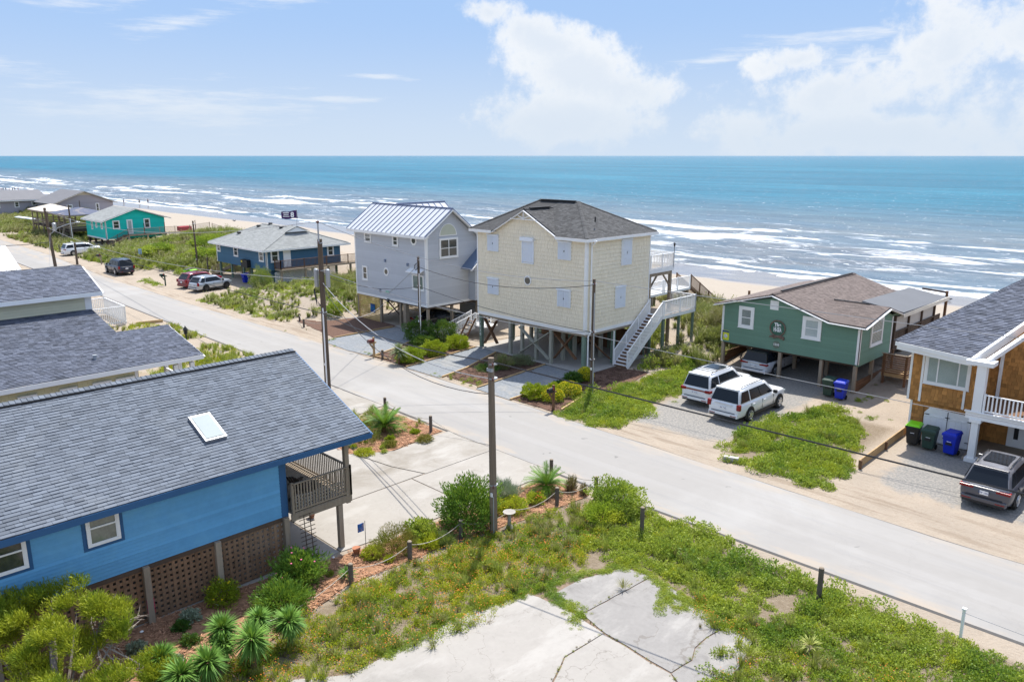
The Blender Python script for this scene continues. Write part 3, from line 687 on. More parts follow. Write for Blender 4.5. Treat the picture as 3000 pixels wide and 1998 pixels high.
mx = t.new('ShaderNodeMixShader'); t.put(mx.inputs[0], t.math('MULTIPLY', t.math('MULTIPLY', fr_.outputs[0], .42), t.math('SUBTRACT', 1, fo))); t.l.new(b.outputs[0], mx.inputs[1]); t.l.new(gl.outputs[0], mx.inputs[2]); t.l.new(mx.outputs[0], t.n['Material Output'].inputs[0])
def seah(u, v):
    if v > 330: return -2.45
    a = smooth(101, 112, v)*(1-smooth(250, 330, v)); ph = noise.noise(V((u*.014, v*.01, 3)))
    w = sin((v+ph*26)*.30); am = .25+.55*max(0, noise.noise(V((u*.02, v*.02, 9))))
    return -2.45+a*(am*max(0, w)**2*1.3+.12*noise.noise(V((u*.12, v*.4, 0))))
us = [-30000, -12000, -5000, -2500, -1500, -1000]+lin(-800, -400, 8)+lin(-400, 40, 2.5)+[60, 100, 200, 500, 1500, 5000, 30000]
vs = [90, 96]+lin(98, 260, 1.2)+lin(260, 330, 5)+[332, 400, 600, 1000, 2000, 5000, 12000, 30000]
grid_mesh('sea', us, vs, seah, m)

# ================================================================ HOUSES
roof_slate = M('slate_blue_shingle', (.118, .137, .166), .85, .09, 1.5, .3, 60, tint=.2, rnd=.09, dirt=(.17, .185, .20), dirt_s=.5, dirt_a=.35)
roof_slate2 = M('dark_slate_shingle', (.10, .113, .148), .85, .10, 1.5, .3, 60, tint=.32, rnd=.14)
roof_char = M('charcoal_shingle', (.072, .073, .075), .88, .10, 1.5, .3, 60, tint=.3)
roof_brown = M('brown_shingle', (.150, .120, .108), .88, .10, 1.5, .3, 60, tint=.22)
roof_grey = M('light_grey_shingle', (.25, .26, .255), .85, .06, 1.5, .3, 60, tint=.12)
def house(name, label, loc): return thing(name, label, 'house', loc)

# ---- near blue house -------------------------------------------------
blue = M('blue_siding_paint', (.115, .345, .58), .6, .09, .8, .05, 30, tint=.09, dirt=(.17, .42, .60), dirt_s=.8, dirt_a=.35)
blue_d = M('dark_blue_trim', (.030, .105, .235), .6, .06, 1)
nb = house('blue_stilt_house', 'big blue beach house in the foreground with a slate shingle roof and skylight', (-28, 5, 0))
side = Plane('right', -23.5); frontp = Plane('front', 12.4)
MB().box(-33, -23.5, -5, 12.37, 1.95, 4.3).build('wall', blue_d, nb)
siding(side, [(-5, 1.95), (12.15, 1.95), (12.15, 4.28), (-5, 4.28)], .118, blue, nb)
trim(side, 12.15, 12.40, 1.9, 4.3, blue_d, nb, .045, 'corner_trim')
for k, (a, b_, z0, z1, nm) in enumerate([(6.02, 6.93, 3.10, 4.24, 'w'), (3.2, 4.50, 3.10, 4.24, 'w')]):
    for s0, s1, q0, q1 in ((a-.11, a, z0-.11, z1+.04), (b_, b_+.11, z0-.11, z1+.04), (a, b_, z0-.11, z0-.005)):
        trim(side, s0, s1, q0, q1, blue_d, nb, .045, 'window_casing')
    window(side, a, b_, z0, z1, nb, gm=glass_dark if k else M('pale_curtain_glass', (.15, .16, .125), .08, .35, 1.5, spec=.8), fw=.075, proud=.07, sill=False)
siding(Plane('front', 12.4), [(-33, 1.95), (-23.5, 1.95), (-23.5, 4.3), (-33, 4.3)], .118, blue, nb)
window(Plane('front', 12.4), -27.6, -25.6, 2.05, 4.05, nb, nv=2, mid=False, label='sliding glass door')
ux = lambda z: -22.95-(z-4.33)/.4175
EV, RG = 4.33, 6.52
shingles(nb, [(-22.95, -5, EV), (-22.95, 15.6, EV), (ux(RG), 15.6, RG), (ux(RG), -5, RG)], (0, 1, 0), roof_slate, .142, .30, single=300, thick=.02, base_mat=roof_slate)
MB().prism([(-33.5, -5, EV), (-33.5, 15.6, EV), (ux(RG), 15.6, RG), (ux(RG), -5, RG)], (0, 0, -.06)).build('roof_back_slope', roof_slate, nb)
caps(nb, (ux(RG), -5, RG+.05), (ux(RG), 15.65, RG+.05), roof_slate, .17, .17)
MB().box(ux(RG)+.17, ux(RG)+.21, -5, 15.6, RG-.06, RG-.005).build('ridge_vent', black_plastic, nb)
MB().box(-22.97, -22.92, -5, 15.65, EV-.22, EV-.02).build('fascia', blue_d, nb)
for a, b_ in (((-22.95, EV), (ux(RG), RG)), ((-33.5, EV), (ux(RG), RG))):
    MB().bar((a[0], 15.62, a[1]-.11), (b_[0], 15.62, b_[1]-.11), .05, .2, up=(0, 1, 0)).build('rake_board', blue_d, nb)
MB().box(-33.2, -22.98, -5, 15.55, EV-.16, EV-.12).build('soffit', blue_d, nb)
MB().prism([(-33.3, 12.3, EV-.1), (-23.1, 12.3, EV-.1), (ux(RG), 12.3, RG-.1)], (0, .06, 0)).build('gable_wall', blue, nb)
# skylight
sk = MB(); s2 = MB()
def onroof(u, v, o=0): return V((u, v, EV+.4175*(-22.95-u)))+V((.385, 0, .923))*o
f = [onroof(-24.42, 10.08), onroof(-24.42, 10.82), onroof(-25.72, 10.98), onroof(-25.72, 10.24)]
f = [onroof(-24.42, 10.12), onroof(-24.42, 10.86), onroof(-25.68, 10.86), onroof(-25.68, 10.12)]
sk.prism(f, V((.385, 0, .923))*.13); fr = sk.build('skylight', M('skylight_frame', (.30, .31, .33), .4, .05, metal=.4), nb)
g = [onroof(-24.5, 10.19, .131), onroof(-24.5, 10.79, .131), onroof(-25.6, 10.79, .131), onroof(-25.6, 10.19, .131)]
MB().prism(g, V((.385, 0, .923))*.02).build('pane', M('skylight_pane', (.24, .29, .30), .5, .05, spec=.2), fr)
# posts, lattice skirt
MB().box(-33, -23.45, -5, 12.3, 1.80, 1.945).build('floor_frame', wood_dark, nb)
for v in (3.4, 7.5, 9.78, 12.25): post(-23.42, v, 0, 1.93, .19, wood_grey, nb)
lattice(side, 2.2, 12.15, .06, 1.9, .185, .10, wood_lattice, nb, off=.0)
for v in (12.25,): 
    for u in (-27, -32.8): post(u, v, 0, 1.9, .18, wood_grey, nb)
# deck and railing
dk = thing('front_deck', 'weathered wooden deck with railing under the eave of the blue house in the foreground', 'deck', (-28, 13.4, 0))
boards(-33, -23.30, 12.45, 14.9, 2.03, wood_grey, dk, .14, along='u', name='deck_board')
MB().box(-33, -23.28, 14.84, 14.9, 1.75, 2.0).build('rim_joist', wood_grey, dk); MB().box(-23.34, -23.28, 12.42, 14.84, 1.75, 2.0).build('rim_joist', wood_grey, dk)
for u, v in ((-23.38, 14.4), (-26.7, 14.4), (-32.9, 14.4)): post(u, v, 0, 1.73, .18, wood_grey, dk)
for u, v in ((-23.37, 14.76), (-28, 14.76), (-32.9, 14.78)): post(u, v, 1.7, 4.17, .17, wood_grey, dk)
MB().box(-33.2, -23.2, 14.70, 14.86, 4.0, 4.17).build('beam', wood_grey, dk)
railing((-23.30, 12.5, 2.03), (-23.30, 14.84, 2.03), 1.08, wood_grey, dk, .115, bw=.045)
railing((-23.30, 14.86, 2.03), (-32.9, 14.86, 2.03), 1.08, wood_grey, dk, .13)
lattice(Plane('right', -23.38), 12.5, 14.7, 2.06, 2.62, .13, .035, M('pale_lattice', (.55, .53, .50), .8, .1, 2), dk, diag=True, single=False, off=-.02)
# trellis under the deck, set in a pot
tr = thing('garden_trellis', 'dark ladder-shaped trellis standing in a blue pot beside the lattice skirt', 'trellis', (-23.1, 12.9, 0))
a = V((-23.0, 12.62, .15)); b_ = V((-23.25, 13.3, 1.98)); 
for o in (0, .24): MB().bar((-23.1, 12.85+o, .1), (-23.3, 12.88+o, 1.95), .022).build('upright', wood_dark, tr)
for k in range(11): z = .3+k*.155; MB().bar((-23.1-.2*(z/2), 12.68, z), (-23.1-.2*(z/2), 13.28, z), .02).build('rung', wood_dark, tr)
tp = props(MB().lathe([(.14, 0), (.2, .1), (.24, .26), (.22, .27), (.2, .2)], (-22.95, 12.95, .0), n=16).build('plant_pot', M('blue_glaze', (.04, .09, .16), .3, .2), smooth=40), 'blue glazed pot at the foot of the dark trellis', 'pot')
# adirondack chairs and table on the deck
def adirondack(name, label, loc, rz, mat, group=None):
    c = thing(name, label, 'chair', (0, 0, 0), group); c_parts = []
    for i in range(5): MB().bar((-.24+.12*i, .05, .36), (-.26+.13*i, .42, 1.02-.03*abs(i-2)), .1, .02, up=(0, 1, 0)).build('back_slat', mat, c)
    for i in range(4): MB().bar((-.28, -.42+.13*i, .40-.025*i), (.28, -.42+.13*i, .40-.025*i), .11, .02).build('seat_slat', mat, c)
    for s in (-1, 1):
        MB().box(s*.33-.06, s*.33+.06, -.5, .25, .58, .605).build('armrest', mat, c)
        MB().box(s*.31-.02, s*.31+.02, -.45, -.37, 0, .58).build('leg', mat, c); MB().bar((s*.27, -.45, .36), (s*.27, .38, .03), .025, .11).build('leg', mat, c)
    c.location = loc; c.rotation_euler = (0, 0, rz); LOC[c.name] = V(loc); return c
adirondack('deck_chair', 'weathered deck chair nearest the corner post on the blue house deck', (-24.2, 13.35, 2.03), R(200), wood_dark)
adirondack('deck_chair', 'weathered deck chair against the house wall behind the small deck table', (-25.4, 12.9, 2.03), R(160), wood_grey)
tb = thing('side_table', 'small slatted wooden table between the two deck chairs', 'table', (-24.85, 13.0, 2.03))
for i in range(5): MB().box(-25.12+.11*i, -25.02+.11*i, 12.8, 13.25, 2.48, 2.5).build('table_slat', wood_grey, tb)
for a in (-25.08, -24.64):
    for b_ in (12.84, 13.2): post(a, b_, 2.03, 2.48, .05, wood_grey, tb, 'leg')
props(MB().lathe([(.1, 0), (.16, .24), (.15, .25)], (-23.75, 14.15, 2.04)).build('plant_pot', M('navy_pot', (.02, .035, .08), .4), smooth=40), 'dark blue pot in the corner of the front deck rail', 'pot')

# ---- yellow house on the left, two roofs ------------------------------
pale_y = M('pale_yellow_siding', (.62, .57, .36), .7, .05, .8, .1, 40, tint=.04)
pale_b = M('greyed_cream_siding', (.60, .58, .43), .7, .05, .8, tint=.04)
ly = house('pale_yellow_house', 'pale yellow house at left with an upper and a lower dark shingle roof', (-44, 8, 0))
pz = lambda u: 4.17+.21*(-39.3-u)
shingles(ly, [(-39.3, -8, 4.17), (-39.3, 13.9, 4.17), (-47.2, 13.9, pz(-47.2)), (-47.2, -8, pz(-47.2))], (0, 1, 0), roof_slate2, .15, .3, single=150, thick=.02)
shingles(ly, [(-39.3, 13.9, 4.17), (-39.3, 16.6, 4.17), (-43.6, 16.6, pz(-43.6)), (-43.6, 13.9, pz(-43.6))], (0, 1, 0), roof_slate2, .15, .3, single=150, thick=.02)
MB().prism([(-43.6, 13.95, pz(-43.6)), (-43.6, 16.6, pz(-43.6)), (-47.8, 16.6, 4), (-47.8, 13.95, 4)], (0, 0, -.06)).build('roof_back_slope', roof_slate2, ly)
shingles(ly, [(-46.8, -8, 6.85), (-46.8, 14.4, 6.85), (-49.9, 14.4, 8.0), (-49.9, -8, 8.0)], (0, 1, 0), roof_slate2, .15, .3, thick=.02)
MB().prism([(-49.9, -8, 8), (-49.9, 14.4, 8), (-53, 14.4, 6.85), (-53, -8, 6.85)], (0, 0, -.06)).build('roof_back_slope', roof_slate2, ly)
MB().box(-46.82, -46.76, -8, 14.42, 6.6, 6.83).build('fascia', white_paint, ly)
MB().bar((-46.8, 14.42, 6.72), (-49.9, 14.42, 7.87), .05, .22, up=(0, 1, 0)).build('rake_board', white_paint, ly)
MB().box(-39.32, -39.26, -8, 16.62, 3.93, 4.15).build('fascia', white_paint, ly)
MB().bar((-39.3, 16.62, 4.03), (-43.6, 16.62, pz(-43.6)-.12), .05, .2, up=(0, 1, 0)).build('rake_board', white_paint, ly)
MB().box(-52.6, -47.25, -8, 13.95, 0, 6.8).build('wall', pale_y, ly); MB().box(-52.4, -39.95, -8, 13.55, 0, 4.05).build('wall', pale_y, ly)
siding(Plane('right', -47.24), [(-8, 5.7), (13.6, 5.7), (13.6, 6.72), (-8, 6.72)], .15, pale_b, ly)
trim(Plane('right', -47.24), 13.6, 13.95, 5.6, 6.75, white_paint, ly)
siding(Plane('right', -39.93), [(-8, .3), (13.45, .3), (13.45, 3.98), (-8, 3.98)], .17, pale_y, ly, shakes=.3)
trim(Plane('right', -39.93), 13.35, 13.5, 0, 3.8, white_paint, ly)
siding(Plane('front', 13.95), [(-52.6, 4.2), (-47.3, 4.2), (-47.3, 6.6), (-52.6, 6.6)], .15, pale_y, ly)
MB().prism([(-52.9, 13.9, 6.8), (-47.0, 13.9, 6.8), (-49.9, 13.9, 7.9)], (0, .08, 0)).build('gable_wall', pale_y, ly)
for a, b_ in ((12.46, 13.25), (11.41, 12.17), (9.99, 10.64), (8.25, 8.95), (6.3, 7.0)):
    window(Plane('right', -39.9), a-.05, b_+.05, 2.4, 3.56, ly, fw=.06, mid=True)
for v in (15.25, 16.1): post(-39.6, v, 0, 3.8, .2, white_paint, ly)
post(-43.4, 16.2, 0, 4.6, .2, white_paint, ly); post(-41.5, 16.2, 0, 4.2, .2, white_paint, ly)
MB().box(-47, -39.5, 13.5, 16.3, 1.6, 1.75).build('porch_floor', wood_grey, ly)
railing((-39.6, 13.6, 1.75), (-39.6, 16.1, 1.75), 1.0, white_vinyl, ly, .14, single=False); railing((-39.6, 16.15, 1.75), (-43.4, 16.15, 1.75), 1.0, white_vinyl, ly, .14, single=False)
for x, z, l in ((-39.3, 3.8, 0),): pass
for k, v in enumerate((8.05, 11.9)): MB().lathe([(.09, -.04), (.09, .14), (.11, .15), (.11, .2)], (-40.9+.1*k, v-8*k*.0-6*(k == 0), pz(-40.9)), n=10).build('roof_vent', metal_grey, ly)
teal = M('teal_paint', (.01, .27, .24), .5, .05, 1)
adirondack('porch_chair', 'teal adirondack chair on the porch of the pale yellow house, facing the street', (-40.3, 14.7, 1.75), R(100), teal)
adirondack('porch_chair', 'teal adirondack chair tucked against the porch wall of the pale yellow house', (-40.6, 13.9, 1.75), R(150), teal)
MB().box(-40.2, -39.95, 13.62, 13.66, 2.4, 3.3).build('porch_banner', M('red_cloth', (.35, .03, .03), .8, .1), None, label='red cloth hanging on the porch wall of the pale yellow house', cat='banner') if False else None
b0 = MB().box(-40.9, -40.5, 13.58, 13.62, 2.5, 3.4).build('banner', M('red_cloth', (.35, .03, .03), .8, .1)); props(b0, 'dark red cloth hanging on the porch wall behind the teal chairs', 'banner')
# white picket screen and pad beyond the roof
fe = thing('picket_fence', 'white picket screen fence past the corner of the pale yellow house', 'fence', (-72, 22.5, 0))
def pickets(a, b_, h, z0=0, step=.16, mat=white_paint, w=.14, parent=None):
    a = V(a); b_ = V(b_); n = int((b_-a).length/step); d = (b_-a).normalized()
    for i in range(n): c = a+d*(i+.5)*step; MB().bar(c+V((0, 0, z0+.05)), c+V((0, 0, h)), .022, w, up=d.cross(V((0, 0, 1)))).build('picket', mat, parent)
    MB().bar(a+V((0, 0, h)), b_+V((0, 0, h)), .1, .05).build('top_rail', mat, parent); MB().bar(a+V((0, 0, .25)), b_+V((0, 0, .25)), .05, .09).build('rail', mat, parent)
pickets((-76.2, 23.6, 0), (-70.5, 23.4, 0), 1.6, parent=fe); pickets((-70.5, 23.4, 0), (-70.7, 20.6, 0), 1.6, parent=fe); pickets((-76.2, 23.6, 0), (-75.6, 20.5, 0), 1.6, parent=fe)
props(MB().bar((-69.7, 23.9, .12), (-69.3, 26.0, .12), .14, .24).build('landscape_timber', wood_tan), 'pale yellow landscape timber lying beside the concrete pad near the white fence', 'timber')
props(MB().bar((-57.9, 21.9, .2), (-56.6, 22.9, .2), .18, .36).build('landscape_timber', wood_grey), 'short grey timber wall end in the grass beside the lantern post', 'timber')
lp = thing('lantern_post', 'black lantern on a post at the corner of the pale yellow house roof', 'lamp', (-57.4, 23.1, 0))
MB().tube([(-57.4, 23.1, 0), (-57.4, 23.1, 1.3)], .05, 8).build('post', black_plastic, lp)
MB().lathe([(.12, 1.3), (.16, 1.62), (.2, 1.63), (.04, 1.85), (.02, 1.92)], (-57.4, 23.1, 0), n=6).build('lantern', black_plastic, lp)
fp = thing('fire_pit', 'dark covered fire pit on a stone base beside the pale yellow house', 'fire pit', (-49, 19.6, 0))
for k in range(10): a = 2*pi*k/10; MB().box(-.22, .22, -.12, .12, 0, .28).build('block', wood_grey, fp).matrix_local = Matrix.Translation((.75*cos(a), .75*sin(a), 0)) @ Matrix.Rotation(a+pi/2, 4, 'Z')
for o in fp.children:  # blocks were built round the pit's own origin
    pass
MB().lathe([(.1, .3), (.6, .32), (.55, .42), (.1, .62), (.03, .64)], (-49, 19.6, 0), n=18).build('cover', M('navy_cover', (.02, .025, .05), .6), fp, smooth=40)
# ---- white metal roof at the left edge
wm = house('metal_roof_house', 'low house at the left edge showing only its white ribbed metal roof', (-95, 14, 0))
metal_w = M('white_metal_roof', (.72, .72, .71), .4, .03, .5)
MB().prism([(-90.8, 2, 3), (-90.8, 20.7, 3), (-95.8, 20.7, 5), (-95.8, 2, 5)], (0, 0, -.05)).build('roof', metal_w, wm)
MB().prism([(-100.8, 2, 3), (-100.8, 20.7, 3), (-95.8, 20.7, 5), (-95.8, 2, 5)], (0, 0, -.05)).build('roof', metal_w, wm)
v = 2.3
while v < 20.7: MB().bar((-90.8, v, 3.03), (-95.8, v, 5.03), .05, .05).build('roof_rib', metal_w, wm); v += .45
MB().box(-100.3, -91.2, 2, 20.3, 0, 3.0).build('wall', pale_b, wm)

# ---- grey three-storey house ------------------------------------------
grey_s = M('grey_siding', (.49, .51, .545), .65, .04, .8, .05, 30, tint=.05)
metal_roof = M('silver_metal_roof', (.50, .52, .55), .4, .03, .5)
seam_m = M('roof_seam', (.10, .13, .24), .5, .1)
gh = house('grey_stilt_house', 'tall grey house on stilts with a white standing-seam metal roof', (-54, 43, 0))
A0, A1, VF, VB = -59.2, -49.2, 39.5, 49.0
fr = Plane('front', VF); sd = Plane('right', A1)
MB().box(A0+.02, A1-.02, VF+.02, VB, 2.2, 8.0).build('wall', grey_s, gh)
gp = [(39.5, 2.3), (49, 2.3), (49, 4.45), (45.3, 7.25), (42.0, 9.85), (39.5, 8.05)]
MB().prism([(A1-.1, s, z) for s, z in gp], (.08, 0, 0)).build('gable_wall', grey_s, gh); MB().prism([(A0+.02, s, z) for s, z in gp], (.08, 0, 0)).build('gable_wall', grey_s, gh)
siding(fr, [(A0, 2.35), (A1, 2.35), (A1, 8.05), (A0, 8.05)], .19, grey_s, gh)
siding(sd, gp, .19, grey_s, gh)
def band(pl, s0, s1, z0, z1, mat, par, off=.05, nm='band_board'): return trim(pl, s0, s1, z0, z1, mat, par, off, nm)
band(fr, A0, A1+.04, 2.16, 2.34, white_paint, gh); band(sd, VF-.04, VB, 2.16, 2.34, white_paint, gh)
for a in (A0, A1-.14): trim(fr, a, a+.15, 2.34, 8.05, white_paint, gh, .05, 'corner_trim')
trim(sd, VF-.05, VF+.14, 2.34, 8.1, white_paint, gh, .05, 'corner_trim')
def seam_roof(poly, d_along, par, step=.62):
    "standing-seam roof: sheet plus a raised rib every step along the eave; poly = eave a, eave b, top b, top a"
    a, b_, c, d = [V(p) for p in poly]; n = (b_-a).cross(c-a).normalized(); n = n if n.z > 0 else -n
    MB().prism([a, b_, c, d], -n*.06).build('roof', metal_roof, par)
    L = (b_-a).length; k = int(L/step)
    for i in range(k+1):
        f = i/k; p = a.lerp(b_, f); q = d.lerp(c, f); MB().bar(p+n*.025, q+n*.025, .035, .05, up=n).build('roof_seam', seam_m, par)
seam_roof([(A0-.5, 39.0, 7.95), (A1+.45, 39.0, 7.95), (A1+.45, 41.95, 10.03), (A0-.5, 41.95, 10.03)], 0, gh)
seam_roof([(A1+.45, 49.6, 4.1), (A0-.5, 49.6, 4.1), (A0-.5, 41.95, 10.03), (A1+.45, 41.95, 10.03)], 0, gh)
MB().bar((A0-.5, 41.95, 10.06), (A1+.47, 41.95, 10.06), .16, .07).build('ridge_cap', seam_m, gh)
ub = -56.1
for sg, ue in ((1, -52.1), (-1, -60.1)):
    seam_roof([(ue, 42.0, 7.0), (ue, 47.3, 7.0), (ub, 47.3, 10.08), (ub, 41.9, 10.08)], 0, gh)
MB().prism([(-59.9, 47.0, 7.0), (-52.3, 47.0, 7.0), (ub, 47.0, 9.95)], (0, .1, 0)).build('gable_wall', grey_s, gh); MB().box(-59.2, -52.6, 46, 47.05, 5, 7.2).build('wall', grey_s, gh)
MB().bar((ub, 41.9, 10.12), (ub, 47.3, 10.12), .16, .07).build('ridge_cap', seam_m, gh)
for (p, q) in (((39.0, 7.85), (41.95, 9.93)), ((41.95, 9.93), (49.6, 4.0))):
    MB().bar((A1+.45, p[0], p[1]-.04), (A1+.45, q[0], q[1]-.04), .05, .22, up=(1, 0, 0)).build('rake_board', white_paint, gh)
MB().box(A0-.5, A1+.45, 38.97, 39.03, 7.72, 7.92).build('fascia', white_paint, gh)
MB().box(A0-.4, A1+.4, 39.03, 39.5, 7.84, 7.9).build('soffit', white_paint, gh)
def zz3(x, y): return 1000+x/3.1356, 550+y/3.1356
for (a, b_) in (((215, 405), (280, 505)), ((472, 435), (528, 540)), ((197, 712), (250, 850))):
    w = hwin(PV, VF, fr, zz3(*a), zz3(*b_), gh, fw=.12); 
for (a, b_) in (((640, 445), (697, 527)), ((393, 733), (441, 810))):
    p = PV(*zz3(*a), VF); q = PV(*zz3(*b_), VF); cx, cz = (p.x+q.x)/2, (p.z+q.z)/2; r = abs(p.x-q.x)/2*1.05
    def octo(r1, o, th): return MB().prism([(cx+r1*cos(pi/8+k*pi/4), VF-o, cz+r1*1.0*sin(pi/8+k*pi/4)) for k in range(8)], (0, -th, 0))
    w = octo(r, .0, .07).build('octagon_window', white_paint, gh); octo(r*.62, .071, .008).build('pane', glass_dark, w)
wn = hwin(PV, VF, fr, zz3(655, 790), zz3(765, 950), gh, fw=.09, mid=False, gm=M('green_glass', (.10, .16, .15), .08, .2, 1, spec=.8))
MB().prism([(-51.3, 39.45, 5.15), (-49.5, 39.45, 5.15), (-49.5, 38.95, 4.92), (-51.3, 38.95, 4.92)], (0, 0, .07)).build('awning', white_paint, gh)
for (x, z) in ((-54.7, 5.5), (-51.6, 5.45), (-55.6, 2.85)): MB().box(x-.09, x+.09, 39.36, 39.5, z-.12, z+.12).build('vent_box', M('blue_grey_box', (.18, .22, .30), .5), gh)
MB().prism([(-54.55+.33*cos(k*pi/8), 39.47, 2.72+.22*sin(k*pi/8)) for k in range(9)], (0, -.03, 0)).build('fish_sign', M('green_sign', (.25, .48, .38), .6, .4, 6), gh)
MB().lathe([(.03, 0), (.11, .05), (.11, .3), (.05, .36)], (-54.3, 39.3, 1.95), n=8).build('lantern', black_plastic, gh)
# gable window pair and its half-round top
window(sd, 40.82, 42.82, 6.05, 7.66, gh, nv=2, fw=.13)
arc = [(41.78+.93*cos(k*pi/14), 7.84+.98*sin(k*pi/14)) for k in range(15)]
w = MB().prism([(A1, s, z) for s, z in arc], (.06, 0, 0)).build('arch_window', white_paint, gh)
arc2 = [(41.78+.84*cos(k*pi/14), 7.91+.86*sin(k*pi/14)) for k in range(15)]
MB().prism([(A1+.06, s, z) for s, z in arc2], (.008, 0, 0)).build('pane', M('pale_arch_glass', (.48, .50, .40), .25, .05), w)
# side bay with its own little gable
by = Plane('right', -48.4)
MB().box(A1-.1, -48.42, 44.0, 49, 2.3, 5.4).build('wall', grey_s, gh); MB().prism([(-49.3, 44.0, 5.4), (-49.3, 49, 5.4), (-49.3, 46.5, 7.5)], (.88, 0, 0)).build('gable_wall', grey_s, gh)
siding(by, [(44.0, 2.3), (49, 2.3), (49, 5.4), (46.5, 7.5), (44.0, 5.4)], .19, grey_s, gh)
MB().prism([(-49.3, 43.1, 5.0), (-47.9, 43.1, 5.0), (-47.9, 46.5, 7.75), (-49.3, 46.5, 7.75)], (0, 0, .07)).build('bay_roof', M('blue_metal', (.13, .18, .27), .45, .05), gh)
MB().prism([(-49.3, 49.9, 5.0), (-47.9, 49.9, 5.0), (-47.9, 46.5, 7.75), (-49.3, 46.5, 7.75)], (0, 0, .07)).build('bay_roof', MATS['blue_metal'], gh)
MB().bar((-47.88, 43.1, 4.95), (-47.88, 46.5, 7.68), .05, .2, up=(1, 0, 0)).build('rake_board', white_paint, gh)
window(by, 45.2, 46.9, 3.5, 5.0, gh); 
arc = [(46.0+.7*cos(k*pi/12), 5.25+.8*sin(k*pi/12)) for k in range(13)]
w = MB().prism([(-48.4, s, z) for s, z in arc], (.05, 0, 0)).build('arch_window', white_paint, gh); MB().prism([(-48.35, 46+(s-46)*.88, 5.3+(z-5.3)*.88) for s, z in arc], (.006, 0, 0)).build('pane', MATS['pale_arch_glass'], w)
# stilts, lattice, carport wall
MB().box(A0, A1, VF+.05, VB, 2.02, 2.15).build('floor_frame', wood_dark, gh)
for u, v in ((-55.7, 39.6), (-52.9, 39.6), (-49.35, 39.65), (-49.35, 42.2), (-49.35, 45), (-49.35, 48.7), (-55.7, 44), (-59.1, 44), (-59.1, 48.7), (-59.1, 39.6)): post(u, v, 0, 2.05, .2, wood_grey, gh)
post(-52.2, 39.6, 0, 2.1, .36, wood_grey, gh)
lattice(Plane('front', 39.55), -59.1, -55.85, 0, 2.1, .17, .065, M('golden_lattice', (.66, .46, .19), .8, .15, 2, rnd=.1), gh)
lattice(Plane('front', 44.0), -59.0, -53.6, .3, 2.05, .2, .07, MATS['golden_lattice'], gh, single=False)
MB().bar((-55.3, 39.9, 2.0), (-53.2, 39.9, .7), .12, .05).build('brace', wood_dark, gh); MB().bar((-53.2, 39.95, 2.0), (-55.3, 39.95, .7), .12, .05).build('brace', wood_dark, gh)
MB().box(-53.6, -49.5, 46.8, 46.9, 0, 2.05).build('carport_wall', M('pale_grey_wall', (.42, .42, .43), .7, .05), gh)
MB().box(-57.1, -56.45, 39.40, 39.44, .75, 1.5).build('banner', M('blue_fish_cloth', (.015, .06, .20), .7, 1.2, 5, dirt=(.02, .35, .5), dirt_s=6, dirt_a=.9), None)
props(bpy.data.objects['banner.001'] if 'banner.001' in bpy.data.objects else bpy.data.objects['banner'], 'deep blue patterned banner hung on the tan lattice of the grey house', 'banner')
# white stair beside the grey house
ws = thing('white_stair', 'small white railed stair between the grey house and the cream house', 'stair', (-46.5, 41, 0))
stairs((-47.5, 40.2, 0), (-46.6, 41.9, 1.0), (.88, -.47, 0), 1.2, 5, white_vinyl, ws, wood_grey)
railing((-47.5, 40.2, .1), (-46.6, 41.9, 1.0), .95, white_vinyl, ws, .13); railing((-46.45, 39.65, .1), (-45.55, 41.35, 1.0), .95, white_vinyl, ws, .13)
MB().box(-47.2, -44.4, 41.4, 42.8, .9, 1.0).build('landing', white_vinyl, ws)
railing((-45.5, 41.4, 1.0), (-44.2, 41.5, 1.0), .95, white_vinyl, ws, .13)
stairs((-46.4, 42.9, 1.0), (-46.4, 45.3, 2.2), (1, 0, 0), 1.1, 6, white_vinyl, ws, wood_grey); railing((-46.4, 42.9, 1.0), (-46.4, 45.3, 2.2), .95, white_vinyl, ws, .13); railing((-45.3, 42.9, 1.0), (-45.3, 45.3, 2.2), .95, white_vinyl, ws, .13)
tl = thing('wooden_ladder', 'leaning brown wooden ladder steps beside the green corner post of the cream house', 'ladder', (-44.3, 39.6, 0))
for o in (0, .75): MB().bar((-45.0+o, 38.9, 0), (-44.6+o, 39.9, 2.0), .07, .12).build('rail', wood_brown, tl)
for k in range(6): f = (k+.7)/6.5; MB().bar((-45.0+.4*f, 38.9+f, 2*f), (-44.25+.4*f, 38.9+f, 2*f), .1, .03).build('rung', wood_brown, tl)

# ---- cream house ------------------------------------------------------
yh = house('cream_stilt_house', 'large cream shake house on stilts with closed white shutters and hip roof', (-37.7, 42.8, 0))
Y0, Y1, YF, YB = -42.9, -32.45, 39.3, 46.3
fr = Plane('front', YF); sd = Plane('right', Y1)
MB().box(Y0+.02, Y1-.02, YF+.02, YB, 2.66, 9.0).build('wall', cream, yh)
wp = [(Y0, 2.85), (Y1, 2.85), (Y1, 9.0), (-35.0, 9.0), (-37.95, 10.52), (-40.9, 9.0), (Y0, 9.0)]
MB().prism([(-40.85, YF+.01, 8.95), (-35.05, YF+.01, 8.95), (-37.95, YF+.01, 10.48)], (0, .12, 0)).build('gable_wall', cream, yh)
siding(fr, wp, .262, cream, yh, shakes=.17, name='shake_course'); siding(sd, [(YF, 2.85), (YB, 2.85), (YB, 9.0), (YF, 9.0)], .262, cream, yh, shakes=.17, name='shake_course')
band(fr, Y0, Y1+.04, 2.62, 2.85, white_paint, yh); band(sd, YF-.04, YB, 2.62, 2.85, white_paint, yh)
trim(fr, Y1-.14, Y1+.06, 2.85, 9.0, white_paint, yh, .055, 'corner_trim'); trim(fr, Y0-.02, Y0+.1, 2.85, 9.0, white_paint, yh, .05, 'corner_trim')
